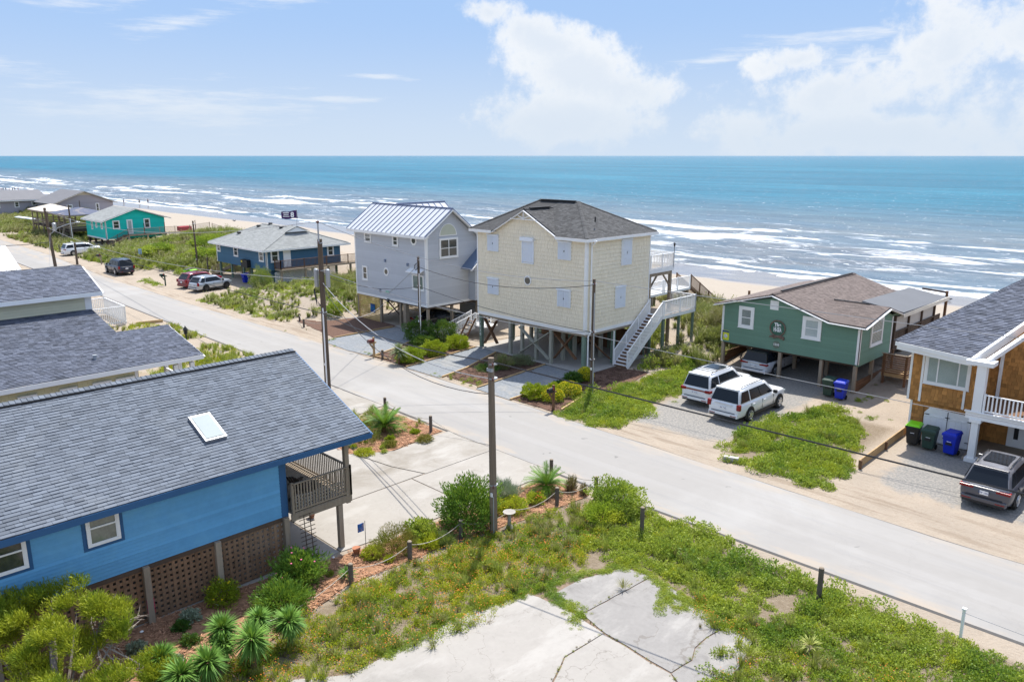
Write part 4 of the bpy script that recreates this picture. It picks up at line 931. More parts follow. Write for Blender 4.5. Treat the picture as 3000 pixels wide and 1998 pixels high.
trim(sd, YF-.05, YF+.13, 2.85, 9.0, white_paint, yh, .055, 'corner_trim'); trim(sd, YB-.1, YB, 2.85, 9.0, white_paint, yh, .05, 'corner_trim')
E0, E1, EF, EB, EZ = -43.4, -32.1, 38.92, 46.7, 8.98
RZ, RV, RA, RB = 11.03, 42.82, -39.9, -36.2
gx, gz, gy = -37.95, 10.62, 42.0; GF = 39.12
shingles(yh, [(E0, EF, EZ), (gx-3.1, EF, EZ), (gx, gy, EZ+(gy-EF)*.51), (gx, RV, RZ), (RA, RV, RZ)], (1, 0, 0), roof_char, .15, .24)
shingles(yh, [(gx+3.1, EF, EZ), (E1, EF, EZ), (RB, RV, RZ), (gx, RV, RZ), (gx, gy, EZ+(gy-EF)*.51)], (1, 0, 0), roof_char, .15, .24)
shingles(yh, [(E1, EF, EZ), (E1, EB, EZ), (RB, RV, RZ)], (0, 1, 0), roof_char, .15, .24)
MB().prism([(E0, EB, EZ), (E1, EB, EZ), (RB, RV, RZ), (RA, RV, RZ)], (0, 0, -.06)).build('roof_back_slope', roof_char, yh)
MB().prism([(E0, EF, EZ), (E0, EB, EZ), (RA, RV, RZ)], (0, 0, -.06)).build('roof_back_slope', roof_char, yh)
for sg in (-1, 1):
    shingles(yh, [(gx+sg*3.1, GF-.02, EZ+.01), (gx, gy+.1, gz), (gx, GF-.02, gz)], (0, 1, 0), roof_char, .15, .24)
for p, q in (((RA, RV, RZ), (RB, RV, RZ)), ((RB, RV, RZ), (E1, EF, EZ)), ((RB, RV, RZ), (E1, EB, EZ)), ((RA, RV, RZ), (E0, EF, EZ)), ((gx, GF, gz), (gx, gy, gz))): caps(yh, V(p)+V((0, 0, .03)), V(q)+V((0, 0, .03)), roof_char, .16, .13)
MB().bar((RA+.2, RV-.1, RZ+.06), (RB-.2, RV-.1, RZ+.06), .22, .05).build('ridge_vent', black_plastic, yh); MB().bar((gx+.1, 39.6, gz+.07), (gx+.1, 41.6, gz+.07), .2, .05).build('ridge_vent', black_plastic, yh)
for a, b_ in ((E0, gx-3.1), (gx+3.1, E1)): MB().box(a, b_, EF-.05, EF, EZ-.2, EZ-.01).build('fascia', white_paint, yh)
MB().box(E1, E1+.05, EF-.05, EB, EZ-.2, EZ-.01).build('fascia', white_paint, yh)
for sg in (-1, 1): MB().bar((gx+sg*3.1, GF-.05, EZ-.1), (gx, GF-.05, gz-.1), .05, .19, up=(0, 1, 0)).build('rake_board', white_paint, yh)
MB().bar((gx-1.25, GF-.05, 9.92), (gx+1.25, GF-.05, 9.92), .05, .12, up=(0, 1, 0)).build('truss_tie', white_paint, yh); MB().bar((gx, GF-.05, 9.92), (gx, GF-.05, gz-.15), .05, .1, up=(0, 1, 0)).build('truss_post', white_paint, yh)
for sg in (-1, 1): MB().bar((gx, GF-.05, 9.98), (gx+sg*.62, GF-.05, 10.2), .05, .08, up=(0, 1, 0)).build('truss_strut', white_paint, yh)
for p in ([(E0, EF), (gx-2.9, EF), (gx-2.9, YF), (E0, YF)], [(gx+2.9, EF), (E1, EF), (E1, YF), (gx+2.9, YF)], [(Y1, EF), (E1, EF), (E1, EB), (Y1, EB)]): MB().prism([(x, y, EZ-.12) for x, y in p], (0, 0, .03)).build('soffit', white_paint, yh)
MB().tube([(-33.2, 41.0, 9.9), (-33.2, 41.0, 10.25)], .05, 8).build('roof_vent', black_plastic, yh)
shut = M('white_shutter', (.74, .78, .84), .5, .03, 1, dirt=(.55, .50, .42), dirt_s=2, dirt_a=.15)
def shutter(pl, s0, s1, z0, z1, par):
    "closed accordion shutter: head rail and two leaves of vertical folds"
    mid_ = (s0+s1)/2
    fr_ = trim(pl, s0-.03, s1+.03, z1, z1+.09, shut, par, .17, 'shutter_rail')
    trim(pl, s0-.05, s1+.05, z0-.08, z1+.0, M('shutter_surround', (.60, .52, .36), .7), par, .03, 'casing')
    for a, b_ in ((s0, mid_-.012), (mid_+.012, s1)):
        n = 4; st = (b_-a)/n; mb = MB()
        for i in range(n):
            x = a+i*st; p = [pl.P(x, z0, .035), pl.P(x+st, z0, .035), pl.P(x+st*.9, z0, .09), pl.P(x+st*.5, z0, .17), pl.P(x+st*.1, z0, .09)]
            mb.prism(p, (0, 0, z1-z0))
        mb.build('shutter_leaf', shut, par)
    trim(pl, mid_-.008, mid_+.008, z0+.45*(z1-z0), z0+.55*(z1-z0), black_plastic, par, .14, 'latch')
for s0, s1, z0, z1 in ((-41.75, -40.62, 7.45, 8.58), (-34.9, -33.74, 7.45, 8.6), (-41.75, -40.62, 4.3, 5.43), (-34.9, -33.72, 4.27, 5.4)): shutter(fr, s0, s1, z0, z1, yh)
for s0, s1, z0, z1 in ((42.9, 44.02, 6.9, 8.6), (42.35, 43.45, 4.0, 5.42)): shutter(sd, s0, s1, z0, z1, yh)
trim(fr, -38.35, -37.1, 8.45, 8.7, shut, yh, .22, 'shutter_box'); mb = MB()
for k in range(20):
    z = 6.98+k*.0735; p = [fr.P(-38.2, z, .04), fr.P(-38.2, z+.07, .04), fr.P(-38.2, z+.052, .075), fr.P(-38.2, z+.02, .075)]; mb.prism(p, (1.0, 0, 0))
mb.build('roll_shutter', shut, yh)
for s in (-38.27, -37.2): trim(fr, s, s+.07, 6.92, 8.45, shut, yh, .09, 'shutter_track')
trim(fr, -38.27, -37.13, 6.88, 6.95, shut, yh, .09, 'shutter_sill')
w = MB().lathe([(.33, 0), (.34, -.09), (.26, -.10)], (-37.68, YF-.0, 5.70), axis='y', n=24).build('round_window', white_paint, yh, smooth=40); MB().lathe([(.26, -.101), (.25, -.106)], (-37.68, YF, 5.70), axis='y', n=24).build('pane', glass_dark, w)
MB().tube([(-32.3, 39.62, 8.9), (-32.3, 39.62, 2.7), (-32.35, 39.5, 2.5), (-32.35, 39.5, .1)], .05, 8).build('downpipe', white_vinyl, yh)
MB().tube([(-31.9, 39.6, 8.85), (-32.1, 39.6, 8.65), (-32.3, 39.62, 8.5)], .05, 8).build('downpipe', white_vinyl, yh)
MB().tube([(-32.2, 42.1, .1), (-32.2, 42.1, 2.5)], .045, 8).build('downpipe', white_vinyl, yh)
# under the cream house
MB().box(Y0, Y1, YF+.06, YB, 2.45, 2.61).build('floor_frame', wood_grey, yh)
for u in (-39.6, -38.4, -37.0, -35.6): post(u, 39.45, 0, 2.5, .22, M('pale_treated', (.34, .33, .27), .85, .2, 1.2, stretch=(1, 1, .15)), yh)
for u, v in ((-42.7, 39.45), (-32.65, 39.45), (-42.7, 42.8), (-42.7, 46), (-32.65, 42.6), (-32.65, 46.1), (-38.4, 46), (-35.6, 46), (-36.9, 43)): post(u, v, 0, 2.5, .24, wood_green, yh)
for u, v in ((-35.6, 40.7), (-35.55, 41.9), (-38.3, 42.5), (-34.2, 43.2), (-40.5, 42.6)): post(u, v, 0, 2.5, .22, MATS['pale_treated'], yh)
br1 = MATS['pale_treated']
for (a, b_, mt) in (((-38.5, 2.28), (-35.65, .38), br1), ((-38.5, .36), (-35.65, 2.28), br1), ((-35.5, .43), (-33.7, 2.45), wood_brown), ((-35.5, 2.3), (-33.5, .7), wood_brown), ((-42.6, 2.3), (-41.2, .5), wood_brown), ((-42.6, .3), (-41.2, 2.3), wood_brown)):
    MB().bar((a[0], 39.28 if mt is br1 else 39.66, a[1]), (b_[0], 39.28 if mt is br1 else 39.66, b_[1]), .06, .27, up=(0, 1, 0)).build('brace', mt, yh)
for (a, b_) in (((44.9, 2.4), (46.1, .5)), ((44.9, .5), (46.1, 2.4)), ((39.8, 2.3), (42.3, .4))): MB().bar((-32.65, a[0], a[1]), (-32.65, b_[0], b_[1]), .05, .19, up=(1, 0, 0)).build('brace', wood_brown, yh)
for k in range(29): MB().box(-42.5+k*.345, -42.17+k*.345, 45.9, 45.95, .05, 1.75+.05*(k % 3)).build('fence_board', wood_brown, yh)
for k, ch in enumerate('1220'): text(ch, 'house_number', .30, white_vinyl, yh, (-42.7, 39.31, 1.95-.3*k), (1, 0, 0), (0, 0, 1))
# inner stair glimpsed behind the braces
st = thing('under_house_stair', 'brown railed wooden stair in the shade beneath the cream house', 'stair', (-38, 44, 0))
stairs((-38.4, 44, 0), (-36.0, 44, 1.4), (0, 1, 0), 1.1, 8, wood_brown, st, wood_brown); railing((-38.4, 43.95, 0), (-36.0, 43.95, 1.4), .9, wood_brown, st, .13); railing((-36, 43.95, 1.4), (-34.3, 43.95, 1.4), .9, wood_brown, st, .13)
# decks and outside stair
dk = thing('upper_deck', 'small white railed upper deck on the sea side of the cream house', 'deck', (-37, 47.8, 0))
MB().box(-42.5, -32.4, 46.32, 49.3, 6.05, 6.2).build('deck_floor', wood_grey, dk); MB().box(-32.44, -32.38, 46.3, 49.3, 5.95, 6.25).build('fascia', white_paint, dk); MB().box(-42.5, -32.38, 49.3, 49.36, 5.95, 6.25).build('fascia', white_paint, dk)
railing((-32.42, 46.4, 6.22), (-32.42, 49.25, 6.22), 1.02, white_vinyl, dk, .115, posts=3); railing((-32.42, 49.28, 6.22), (-42.4, 49.28, 6.22), 1.02, white_vinyl, dk, .13, posts=5)
for u, v in ((-32.55, 46.5), (-32.55, 49.1), (-42.3, 49.1), (-37.5, 49.1)): post(u, v, 0, 5.95, .2, wood_grey, dk)
MB().box(-42.4, -32.5, 49.0, 49.15, 5.7, 5.95).build('beam', wood_grey, dk); MB().box(-32.62, -32.47, 46.4, 49.2, 5.7, 5.94).build('beam', wood_grey, dk)
for a, b_ in ((46.6, 47.5), (49.0, 48.1)): MB().bar((-32.55, a, 4.9), (-32.55, b_, 5.8), .08, .12, up=(1, 0, 0)).build('knee_brace', wood_grey, dk)
tor = thing('tiki_torch', 'thin black torch standing on the corner of the upper white deck rail', 'torch', (-32.4, 49.3, 7.2)); MB().tube([(-32.4, 49.3, 7.2), (-32.4, 49.3, 7.75)], .02, 6).build('pole', black_plastic, tor); MB().lathe([(.05, 7.7), (.08, 7.9), (.03, 7.98)], (-32.4, 49.3, 0), n=8).build('torch_head', black_plastic, tor)
dk = thing('lower_deck', 'white railed lower deck on green posts beside the cream house', 'deck', (-31.8, 48.2, 0))
boards(-33.5, -31.0, 46.2, 50.25, 3.15, wood_grey, dk, .15, along='v', single=False)
MB().box(-31.0, -30.95, 46.2, 50.3, 2.9, 3.14).build('fascia', white_paint, dk); MB().box(-33.5, -30.95, 50.25, 50.3, 2.9, 3.14).build('fascia', white_paint, dk); MB().box(-32.3, -30.95, 46.15, 46.2, 2.9, 3.14).build('fascia', white_paint, dk)
railing((-30.99, 46.2, 3.15), (-30.99, 50.25, 3.15), 1.02, white_vinyl, dk, .115, posts=3); railing((-30.99, 50.27, 3.15), (-33.4, 50.27, 3.15), 1.02, white_vinyl, dk, .12)
for u, v in ((-31.1, 46.3), (-31.1, 48.3), (-31.1, 50.15), (-32.4, 48.3), (-32.3, 50.15), (-32.2, 46.3)): post(u, v, 0, 2.92, .16, wood_green, dk)
os_ = thing('outside_stair', 'white railed stair climbing from the mulch to the lower deck of the cream house', 'stair', (-31.7, 44, 0))
stairs((-32.25, 42.2, 0), (-32.25, 46.2, 3.15), (1, 0, 0), 1.15, 17, white_vinyl, os_, white_vinyl, risers=wood_brown)
railing((-32.22, 42.2, .12), (-32.22, 46.2, 3.15), 1.0, white_vinyl, os_, .12, posts=4); railing((-31.08, 42.2, .12), (-31.08, 46.2, 3.15), 1.0, white_vinyl, os_, .12, posts=4)
wk = thing('beach_walkway', 'white railed walkway with brown steps leading from the cream house down to the beach', 'walkway', (-38, 58, 0))
MB().box(-40.2, -38.0, 50.2, 60.7, 2.5, 2.7).build('deck_floor', white_paint, wk)
railing((-38.02, 56.6, 2.7), (-38.02, 60.6, 2.7), 1.05, white_vinyl, wk, .13, posts=3, single=False); railing((-40.1, 52, 2.7), (-40.1, 60.6, 2.7), 1.05, white_vinyl, wk, .13, posts=4, single=False); railing((-38.02, 50.4, 2.7), (-38.02, 56.4, 2.7), 1.05, white_vinyl, wk, .13, posts=3, single=False)
stairs((-38.0, 65.2, .0), (-38.0, 60.7, 2.7), (-1, 0, 0), 1.3, 14, wood_brown, wk, wood_grey)
railing((-38.0, 60.7, 2.75), (-38.0, 65.4, .0), 1.05, wood_brown, wk, .16, posts=4, single=False); railing((-39.5, 60.7, 2.75), (-39.5, 65.4, .0), 1.05, wood_brown, wk, .16, posts=3, single=False)
for v in (52, 55, 58, 60.5): post(-38.2, v, 0, 2.5, .18, wood_grey, wk); post(-40, v, 0, 2.5, .18, wood_grey, wk)
sf = thing('sand_fence', 'low weathered picket sand fence on the dune between the cream and green houses', 'fence', (-37, 66, 0))
for k in range(34): u = -38.4+k*.33; v = 65.6+.4*sin(k); h = ground_h(u, v); MB().box(u-.09, u+.09, v, v+.04, h-.1, h+.95+.1*sin(k*7)).build('picket', wood_grey, sf)
post(-35.6, 67, -1, 1.9, .16, wood_brown, sf)

# ---- green house -------------------------------------------------------
green = M('green_siding', (.15, .265, .195), .65, .05, .8, tint=.06)
gr = house('green_stilt_house', 'green clapboard house on stilts with a brown shingle roof and round rope sign', (-22, 52, 0))
N0, N1, NF, NB_ = -26.95, -17.7, 47.3, 57.0
fr = Plane('front', NF); sd = Plane('right', N1)
def px5(x, y): return 2050+x/3.1357, 750+y/3.1357
MB().box(N0+.02, N1-.02, NF+.02, NB_, 1.82, 4.25).build('wall', green, gr)
fp_ = [(N0, 1.82), (N1, 1.82), (N1, 4.25), (-19.7, 4.25), (-23.3, 5.28), (N0, 4.4)]
MB().prism([(s, NF+.1, z) for s, z in fp_], (0, -.09, 0)).build('gable_wall', green, gr)
siding(fr, fp_, .145, green, gr)
# side wall stops at the small cross gable
sp = [(NF, 1.72), (52.4, 1.72), (52.4, 4.15), (50.9, 4.75), (49.4, 4.62), (NF, 4.22)]
sp = [(NF, 1.74), (52.4, 1.74), (52.4, 4.2), (50.75, 4.78), (NF, 4.2)]
MB().prism([(N1-.1, s, z) for s, z in sp], (.09, 0, 0)).build('gable_wall', green, gr); siding(sd, sp, .145, green, gr)
trim(fr, N0-.03, N0+.12, 1.85, 4.3, white_paint, gr, .05, 'corner_trim'); trim(fr, N1-.14, N1+.05, 1.85, 4.2, white_paint, gr, .05, 'corner_trim'); trim(sd, NF-.05, NF+.1, 1.85, 4.2, white_paint, gr, .05, 'corner_trim'); trim(sd, 52.25, 52.42, 1.74, 4.15, white_paint, gr, .05, 'corner_trim')
# roof: ridge runs seaward; measured corner points
ZA = 5.55; ra = V((-23.35, 47.0, 5.52)); rb = V((-23.0, 60.0, 5.52)); el_ = V((-27.5, 47.0, 4.42)); elb = V((-27.3, 60, 4.42)); er = V((-19.6, 47.0, 4.36)); 
sh_ = lambda u: 5.52-(u+23.35)*.31
shingles(gr, [(-19.6, 47.0, sh_(-19.6)), (-19.6, 60.0, sh_(-19.6)), (-23.35, 60, 5.52), (-23.35, 47, 5.52)], (0, 1, 0), roof_brown, .14, .28)
shingles(gr, [(-27.5, 47, 4.40), (-27.5, 60, 4.40), (-23.35, 60, 5.52), (-23.35, 47, 5.52)], (0, 1, 0), roof_brown, .14, .28)
# cross gable over the right wing: ridge runs across to the side wall
rg = V((-17.35, 50.75, 4.98)); rg2 = V((-21.6, 50.75, 4.98))
shingles(gr, [(-17.35, 47.0, 4.28), (-17.35, 50.75, 4.98), (-21.61, 50.75, 4.98), (-19.55, 47.0, 4.33)], (1, 0, 0), roof_brown, .14, .28)
shingles(gr, [(-17.35, 53.1, 4.30), (-19.6, 53.1, 4.34), (-21.61, 50.75, 4.98), (-17.35, 50.75, 4.98)], (1, 0, 0), roof_brown, .14, .28)
caps(gr, (-23.35, 47, 5.56), (-23.35, 60, 5.56), roof_brown, .2, .14); MB().bar((-23.35, 48.2, 5.62), (-23.35, 59.5, 5.62), .14, .06).build('ridge_vent', black_plastic, gr)
MB().bar((-18.6, 50.75, 5.04), (-20.9, 50.75, 5.04), .12, .05).build('ridge_vent', black_plastic, gr)
for p, q in (((-27.5, 46.98, 4.30), (-23.35, 46.98, 5.42)), ((-23.35, 46.98, 5.42), (-19.55, 46.98, 4.22)), ((-19.55, 46.98, 4.22), (-17.3, 46.98, 4.16))): MB().bar(p, q, .05, .24, up=(0, 1, 0)).build('fascia', white_paint, gr)
for p, q in (((-17.33, 46.98, 4.14), (-17.33, 50.75, 4.86)), ((-17.33, 50.75, 4.86), (-17.33, 53.1, 4.18))): MB().bar(p, q, .05, .22, up=(1, 0, 0)).build('rake_board', white_paint, gr)
# flat porch roof towards the sea
grey_roll = M('grey_roll_roof', (.115, .122, .135), .8, .08, .6)
MB().prism([(-17.3, 53.1, 4.34), (-17.3, 62, 4.2), (-20.0, 62, 4.62), (-20.0, 53.1, 4.75)], (0, 0, -.08)).build('porch_roof', grey_roll, gr)
MB().prism([(-17.3, 60, 4.25), (-17.3, 62.2, 4.2), (-27, 62.2, 4.3), (-27, 60, 4.45)], (0, 0, -.08)).build('porch_roof', grey_roll, gr)
MB().box(-17.33, -17.27, 53.1, 62.2, 3.98, 4.24).build('fascia', M('cream_fascia', (.62, .58, .50), .6), gr)
screen = M('screen_mesh', (.40, .38, .36), .5, .1, 1)
MB().box(N1-.2, N1-.05, 52.5, 62, 1.9, 2.05).build('porch_floor', wood_dark, gr); MB().box(-27, -17.8, 57, 62, 1.85, 2.0).build('porch_floor', wood_dark, gr)
v = 52.5
for k in range(22): MB().box(-17.72, -17.68, 52.5+k*.43, 52.5+k*.43+.4, 1.7, 3.0+.0*k).build('fence_board', wood_dark, gr)
for v in (52.6, 55.1, 57.6, 60.2): post(-17.6, v, 1.9, 4.15, .14, wood_dark, gr)
for v in (52.7, 55.2, 57.7): MB().box(-17.66, -17.64, v, v+2.35, 3.05, 4.0).build('screen_panel', screen, gr)
MB().box(-17.68, -17.55, 52.5, 60.3, 2.98, 3.06).build('sill_rail', wood_dark, gr)
post(-17.5, 62.3, .0, 4.6, .16, wood_brown, gr); MB().bar((-17.5, 62.3, 4.5), (-19.2, 62.3, 4.6), .12).build('arm', wood_dark, gr)
for (a, b_) in (((370, 455), (495, 670)), ((955, 548), (1112, 778))): hwin(PV, NF, fr, px5(*a), px5(*b_), gr, fw=.2, blinds=.07 if a[0] < 500 else 0, gm=glass_dark if a[0] < 500 else glass_blind)
p = PV(*px5(655, 405), NF); q = PV(*px5(725, 500), NF); ven = trim(fr, p.x, q.x, q.z, p.z, white_paint, gr, .05, 'gable_vent')
for k in range(6): z = q.z+.08+k*.08; MB().box(p.x+.07, q.x-.07, NF-.065, NF-.05, z, z+.045).build('louvre', white_vinyl, ven)
hwin(PU, N1, sd, px5(1580, 585), px5(1660, 790), gr, fw=.14, blinds=.09)
# rope wreath sign
cx, cz = -22.93, 3.33; sg = MB(); sg.lathe([(.50, -.045), (.50, -.07), (.02, -.07)], (cx, NF, cz), axis='y', n=32); si = sg.build('round_sign', M('sign_green', (.05, .125, .085), .7, .3, 4), gr)
pts = [(cx+.52*cos(a*pi/16), NF-.09, cz+.50*sin(a*pi/16)) for a in range(33)]; MB().tube(pts, .04, 8).build('rope_ring', M('sign_rope', (.19, .13, .10), .9, .4, 8), si)
MB().tube([(cx-.5, NF-.09, cz-.62), (cx-.2, NF-.1, cz-.48), (cx+.2, NF-.1, cz-.58), (cx+.5, NF-.09, cz-.68)], .05, 8).build('rope_knot', MATS['sign_rope'], si); MB().tube([(cx+.5, NF-.09, cz-.56), (cx+.2, NF-.11, cz-.48), (cx-.2, NF-.11, cz-.64), (cx-.4, NF-.09, cz-.56)], .05, 8).build('rope_knot', MATS['sign_rope'], si)
for s, zz, sz in (('The', .22, .30), ('HI-SEA', -.10, .40)):
    tx = text(s, 'sign_text', sz, white_vinyl, gr, (cx, NF-.085, cz+zz), (1, 0, 0), (0, 0, 1.0), bold=.014, sx=.95 if sz < .35 else .46); 
sg = MB().lathe([(.24, -.04), (.24, -.06), (.02, -.06)], (-22.95, NF, 2.24), axis='y', n=20).build('number_plaque', M('plaque_grey', (.14, .17, .13), .7, .3, 6), gr); text('1210', 'house_number', .2, white_vinyl, gr, (-22.95, NF-.065, 2.24), (1, 0, 0), (0, 0, 1), bold=.006)
MB().box(-26.88, -26.38, NF-.05, NF-.03, 1.95, 2.62).build('yellow_sign', M('yellow_sign', (.62, .66, .04), .5, .1, 4), gr); MB().box(-26.88, -26.38, NF-.055, NF-.05, 2.48, 2.6).build('sign_header', M('sign_blue', (.03, .06, .2), .5), gr)
MB().lathe([(.14, -.05), (.13, -.058)], (-26.63, NF, 2.22), axis='y', n=14).build('sign_emblem', M('sign_white', (.6, .6, .62), .5, .3, 6), gr)
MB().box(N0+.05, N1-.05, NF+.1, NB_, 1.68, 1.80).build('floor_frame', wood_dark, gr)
for u in (-26.85, -22.7, -19.95, -17.85): post(u, 47.42, 0, 1.75, .2, wood_grey, gr)
for u in (-22.7, -20.5): post(u, 49.6, 0, 1.75, .2, wood_grey, gr)
for u, v in ((-17.85, 50), (-17.85, 52.3), (-17.85, 55), (-26.85, 51), (-26.85, 55), (-22.7, 53), (-20.2, 53)): post(u, v, 0, 1.75, .2, wood_grey, gr)
for k in range(4): MB().box(-27.0, -26.95, 47.5, 53, .05+.24*k, .27+.24*k).build('skirt_board', wood_brown, gr); MB().box(-17.83, -17.78, 47.6, 52.3, .02+.18*k, .18+.18*k).build('skirt_board', wood_brown, gr)
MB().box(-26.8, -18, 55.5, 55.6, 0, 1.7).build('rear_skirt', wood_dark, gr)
# slatted box on short posts beside it
ab = thing('slatted_box', 'brown slatted wooden enclosure on short posts between the green and orange houses', 'enclosure', (-16.4, 50.6, 0))
for s in range(9): z = 1.02+s*.135; MB().box(-17.2, -15.7, 49.9, 49.94, z, z+.085).build('slat', wood_brown, ab); MB().box(-15.74, -15.7, 49.95, 51.4, z, z+.085).build('slat', wood_brown, ab)
MB().box(-17.2, -15.7, 49.95, 51.4, .8, 1.0).build('base_frame', wood_tan, ab)
for u, v in ((-17.1, 50.0), (-15.8, 50.0), (-15.8, 51.3), (-17.1, 51.3)): post(u, v, 0, 2.25, .12, wood_brown, ab)
MB().bar((-17.25, 49.9, 2.25), (-15.65, 49.9, 2.25), .1, .04).build('cap_rail', wood_grey, ab); MB().bar((-15.7, 49.9, 2.25), (-15.7, 51.4, 2.25), .1, .04).build('cap_rail', wood_grey, ab)

# ---- orange house ------------------------------------------------------
orange = M('orange_shakes', (.43, .205, .060), .75, .05, .8, .15, 40, tint=.25, rnd=.10)
orr = house('orange_shake_house', 'orange shake house at the right edge with white trim and a grey shingle roof', (-8, 45, 0))
def px6(x, y): return 2550+x/2.0907, 800+y/2.0907
fr = Plane('front', 41.7); O0, O1 = -12.93, -9.9
MB().box(O0+.02, O1, 41.72, 50, 2.05, 4.75).build('wall', orange, orr); MB().box(-12.72, O1-.05, 41.85, 50, 0, 2.05).build('wall', orange, orr)
siding(fr, [(O0, 2.05), (O1, 2.05), (O1, 4.72), (O0, 4.72)], .19, orange, orr, shakes=.2, single=True)
siding(Plane('front', 41.83), [(-12.7, 0), (-12.15, 0), (-12.15, 2.05), (-12.7, 2.05)], .19, orange, orr, shakes=.2, single=True)
siding(Plane('front', 41.83), [(-12.15, 1.82), (-9.95, 1.82), (-9.95, 2.03), (-12.15, 2.03)], .19, orange, orr, shakes=.2, single=True)
for a in (O0-.04, -12.42, -10.42): trim(fr, a, a+.11, 2.05, 4.72, white_paint, orr, .05, 'trim_board')
trim(Plane('front', 41.83), -12.8, -12.7, 0, 2.05, white_paint, orr)
w = hwin(PV, 41.7, fr, px6(347, 490), px6(603, 720), orr, fw=.13, mid=False, nv=1, blinds=.05, bf=.8, gm=M('green_blind_glass', (.16, .26, .25), .1, .1, 1, spec=.8))
for f in (.27, .74): s = -12.2+2.0*f; trim(fr, s-.03, s+.03, 3.2, 4.5, white_vinyl, w, .10, 'mullion')
# garage doors with clipped corners
dp = Plane('front', 41.83); dpoly = [(-12.08, .02), (-9.86, .02), (-9.86, 1.45), (-10.1, 1.75), (-11.85, 1.8), (-12.08, 1.5)]
door = MB().prism([dp.P(s, z, .0) for s, z in dpoly], (0, -.05, 0)).build('garage_door', white_paint, orr)
for i, s in enumerate([-12.0, -11.73, -11.46, -11.19, -10.85, -10.58, -10.31, -10.04]): MB().box(s, s+.24, 41.765, 41.78, .12, 1.3).build('door_board', white_vinyl, door)
for s in (-11.0, ): MB().box(s, s+.03, 41.76, 41.782, .02, 1.74).build('door_gap', black_plastic, door)
for s0, s1 in ((-12.03, -11.02), (-10.93, -9.9)):
    for z in (.05, 1.32): MB().box(s0, s1, 41.755, 41.78, z, z+.09).build('door_rail', white_paint, door)
for z in (.35, 1.42): 
    for s in (-12.05, -10.1, -11.1): MB().box(s, s+.22, 41.745, 41.757, z, z+.035).build('hinge', black_plastic, door)
# porch: front wall set back, columns, balcony
MB().box(O1, 3, 43.6, 50, 0, 2.4).build('wall', orange, orr); q1 = PV(2855, 1075, 43.62); q2 = PV(3060, 930, 43.62); MB().prism([(O1, 43.62, 2.4), (3, 43.62, 2.4), (3, 43.62, q2.z), (q2.x, 43.62, q2.z), (q1.x, 43.62, q1.z), (O1, 43.62, min(q1.z, 4.9))], (0, .12, 0)).build('wall', orange, orr); MB().box(O1-.02, O1+.06, 41.72, 43.6, 0, 4.7).build('wall', orange, orr)
siding(Plane('front', 43.6), [(O1, 0), (-3, 0), (-3, q2.z), (q2.x, q2.z), (q1.x, q1.z), (O1, min(q1.z, 4.9))], .19, orange, orr, shakes=.2)
siding(Plane('right', O1+.07), [(41.72, 0), (43.6, 0), (43.6, 5.0), (41.72, 4.72)], .19, orange, orr, shakes=.2)
P_ = Plane('front', 43.55)
window(P_, -7.95, -6.5, 4.95, 6.3, orr, mid=False); window(P_, -8.1, -6.2, 2.6, 4.55, orr, mid=False, nv=2, label='white balcony door with glass panes'); trim(P_, -9.45, -9.3, 2.5, 4.9, white_paint, orr)
dd = trim(P_, -8.7, -6.9, 0.1, 2.15, white_paint, orr, .05, 'front_door'); trim(Plane('front', 43.5), -8.42, -8.22, .55, 1.9, black_plastic, dd, .012, 'sidelight'); trim(Plane('front', 43.5), -7.9, -7.8, 1.0, 1.25, black_plastic, dd, .04, 'handle')
MB().box(O1+.1, 3, 40.4, 43.6, .0, .14).build('porch_step', wood_grey, orr)
MB().box(-9.8, 3, 40.3, 43.6, 2.25, 2.42).build('balcony_floor', wood_brown, orr); MB().box(-9.85, 3, 40.22, 40.3, 2.12, 2.45).build('balcony_fascia', white_paint, orr); MB().box(-9.9, 3, 40.15, 40.34, 2.45, 2.5).build('balcony_cap', white_paint, orr)
MB().box(-9.62, -9.22, 40.2, 40.6, 2.5, 4.75).build('column', white_paint, orr); MB().box(-9.55, -9.25, 40.22, 40.55, .1, 2.1).build('column', white_paint, orr); MB().box(-9.65, -9.15, 40.15, 40.62, 0, .2).build('column_base', white_paint, orr); MB().box(-9.65, -9.15, 40.15, 40.62, 1.98, 2.14).build('column_cap', white_paint, orr)
railing((-9.15, 40.3, 2.5), (-5.5, 40.3, 2.5), .85, white_vinyl, orr, .16, bw=.06); railing((-5.4, 40.3, 2.5), (-2, 40.3, 2.5), .85, white_vinyl, orr, .16, bw=.06)
MB().box(-9.45, -9.35, 43.45, 43.5, 4.0, 4.3).build('wall_light', white_paint, orr)
# roof: front slope runs up to the right behind a big white rake
oz = lambda u, v: 4.9+.46*(v-40.9)
a = V((-13.55, 41.2, 4.92)); b_ = V((-9.55, 40.2, 4.92))
# front-facing slope (rises towards the sea), hip line on its left
shingles(orr, [(-13.6, 40.95, 4.95), (-9.55, 40.95, 4.95), (-9.55+.0, 49.6, 4.95+.50*8.65), (-9.9, 49.6, 4.95+.50*8.65)], (1, 0, 0), roof_slate2, .15, .3, single=0, thick=.02) if False else None
K = .30
rp = lambda x, y, zf=0: None
A = PV(*px6(157, 415), 40.95); 
def roofpt(px_, py_, k=K, v0=40.95, z0=None):
    "where the photo ray meets the sloping roof plane z = z0 + k (v - v0)"
    z0 = A.z if z0 is None else z0; r = ray(px_, py_); o = V((0, 0, H)); tt = (z0+k*(0-v0)-o.z)/(r.z-k*r.y); return o+r*tt
ptsR = [roofpt(*px6(157, 415)), roofpt(*px6(625, 520)), roofpt(*px6(941, 305)), roofpt(3060, 900), roofpt(3060, 800), roofpt(*px6(941, 72)), roofpt(*px6(600, 232))]
rpoly = [ptsR[0], ptsR[1], roofpt(3060, 905), roofpt(3060, 792)]
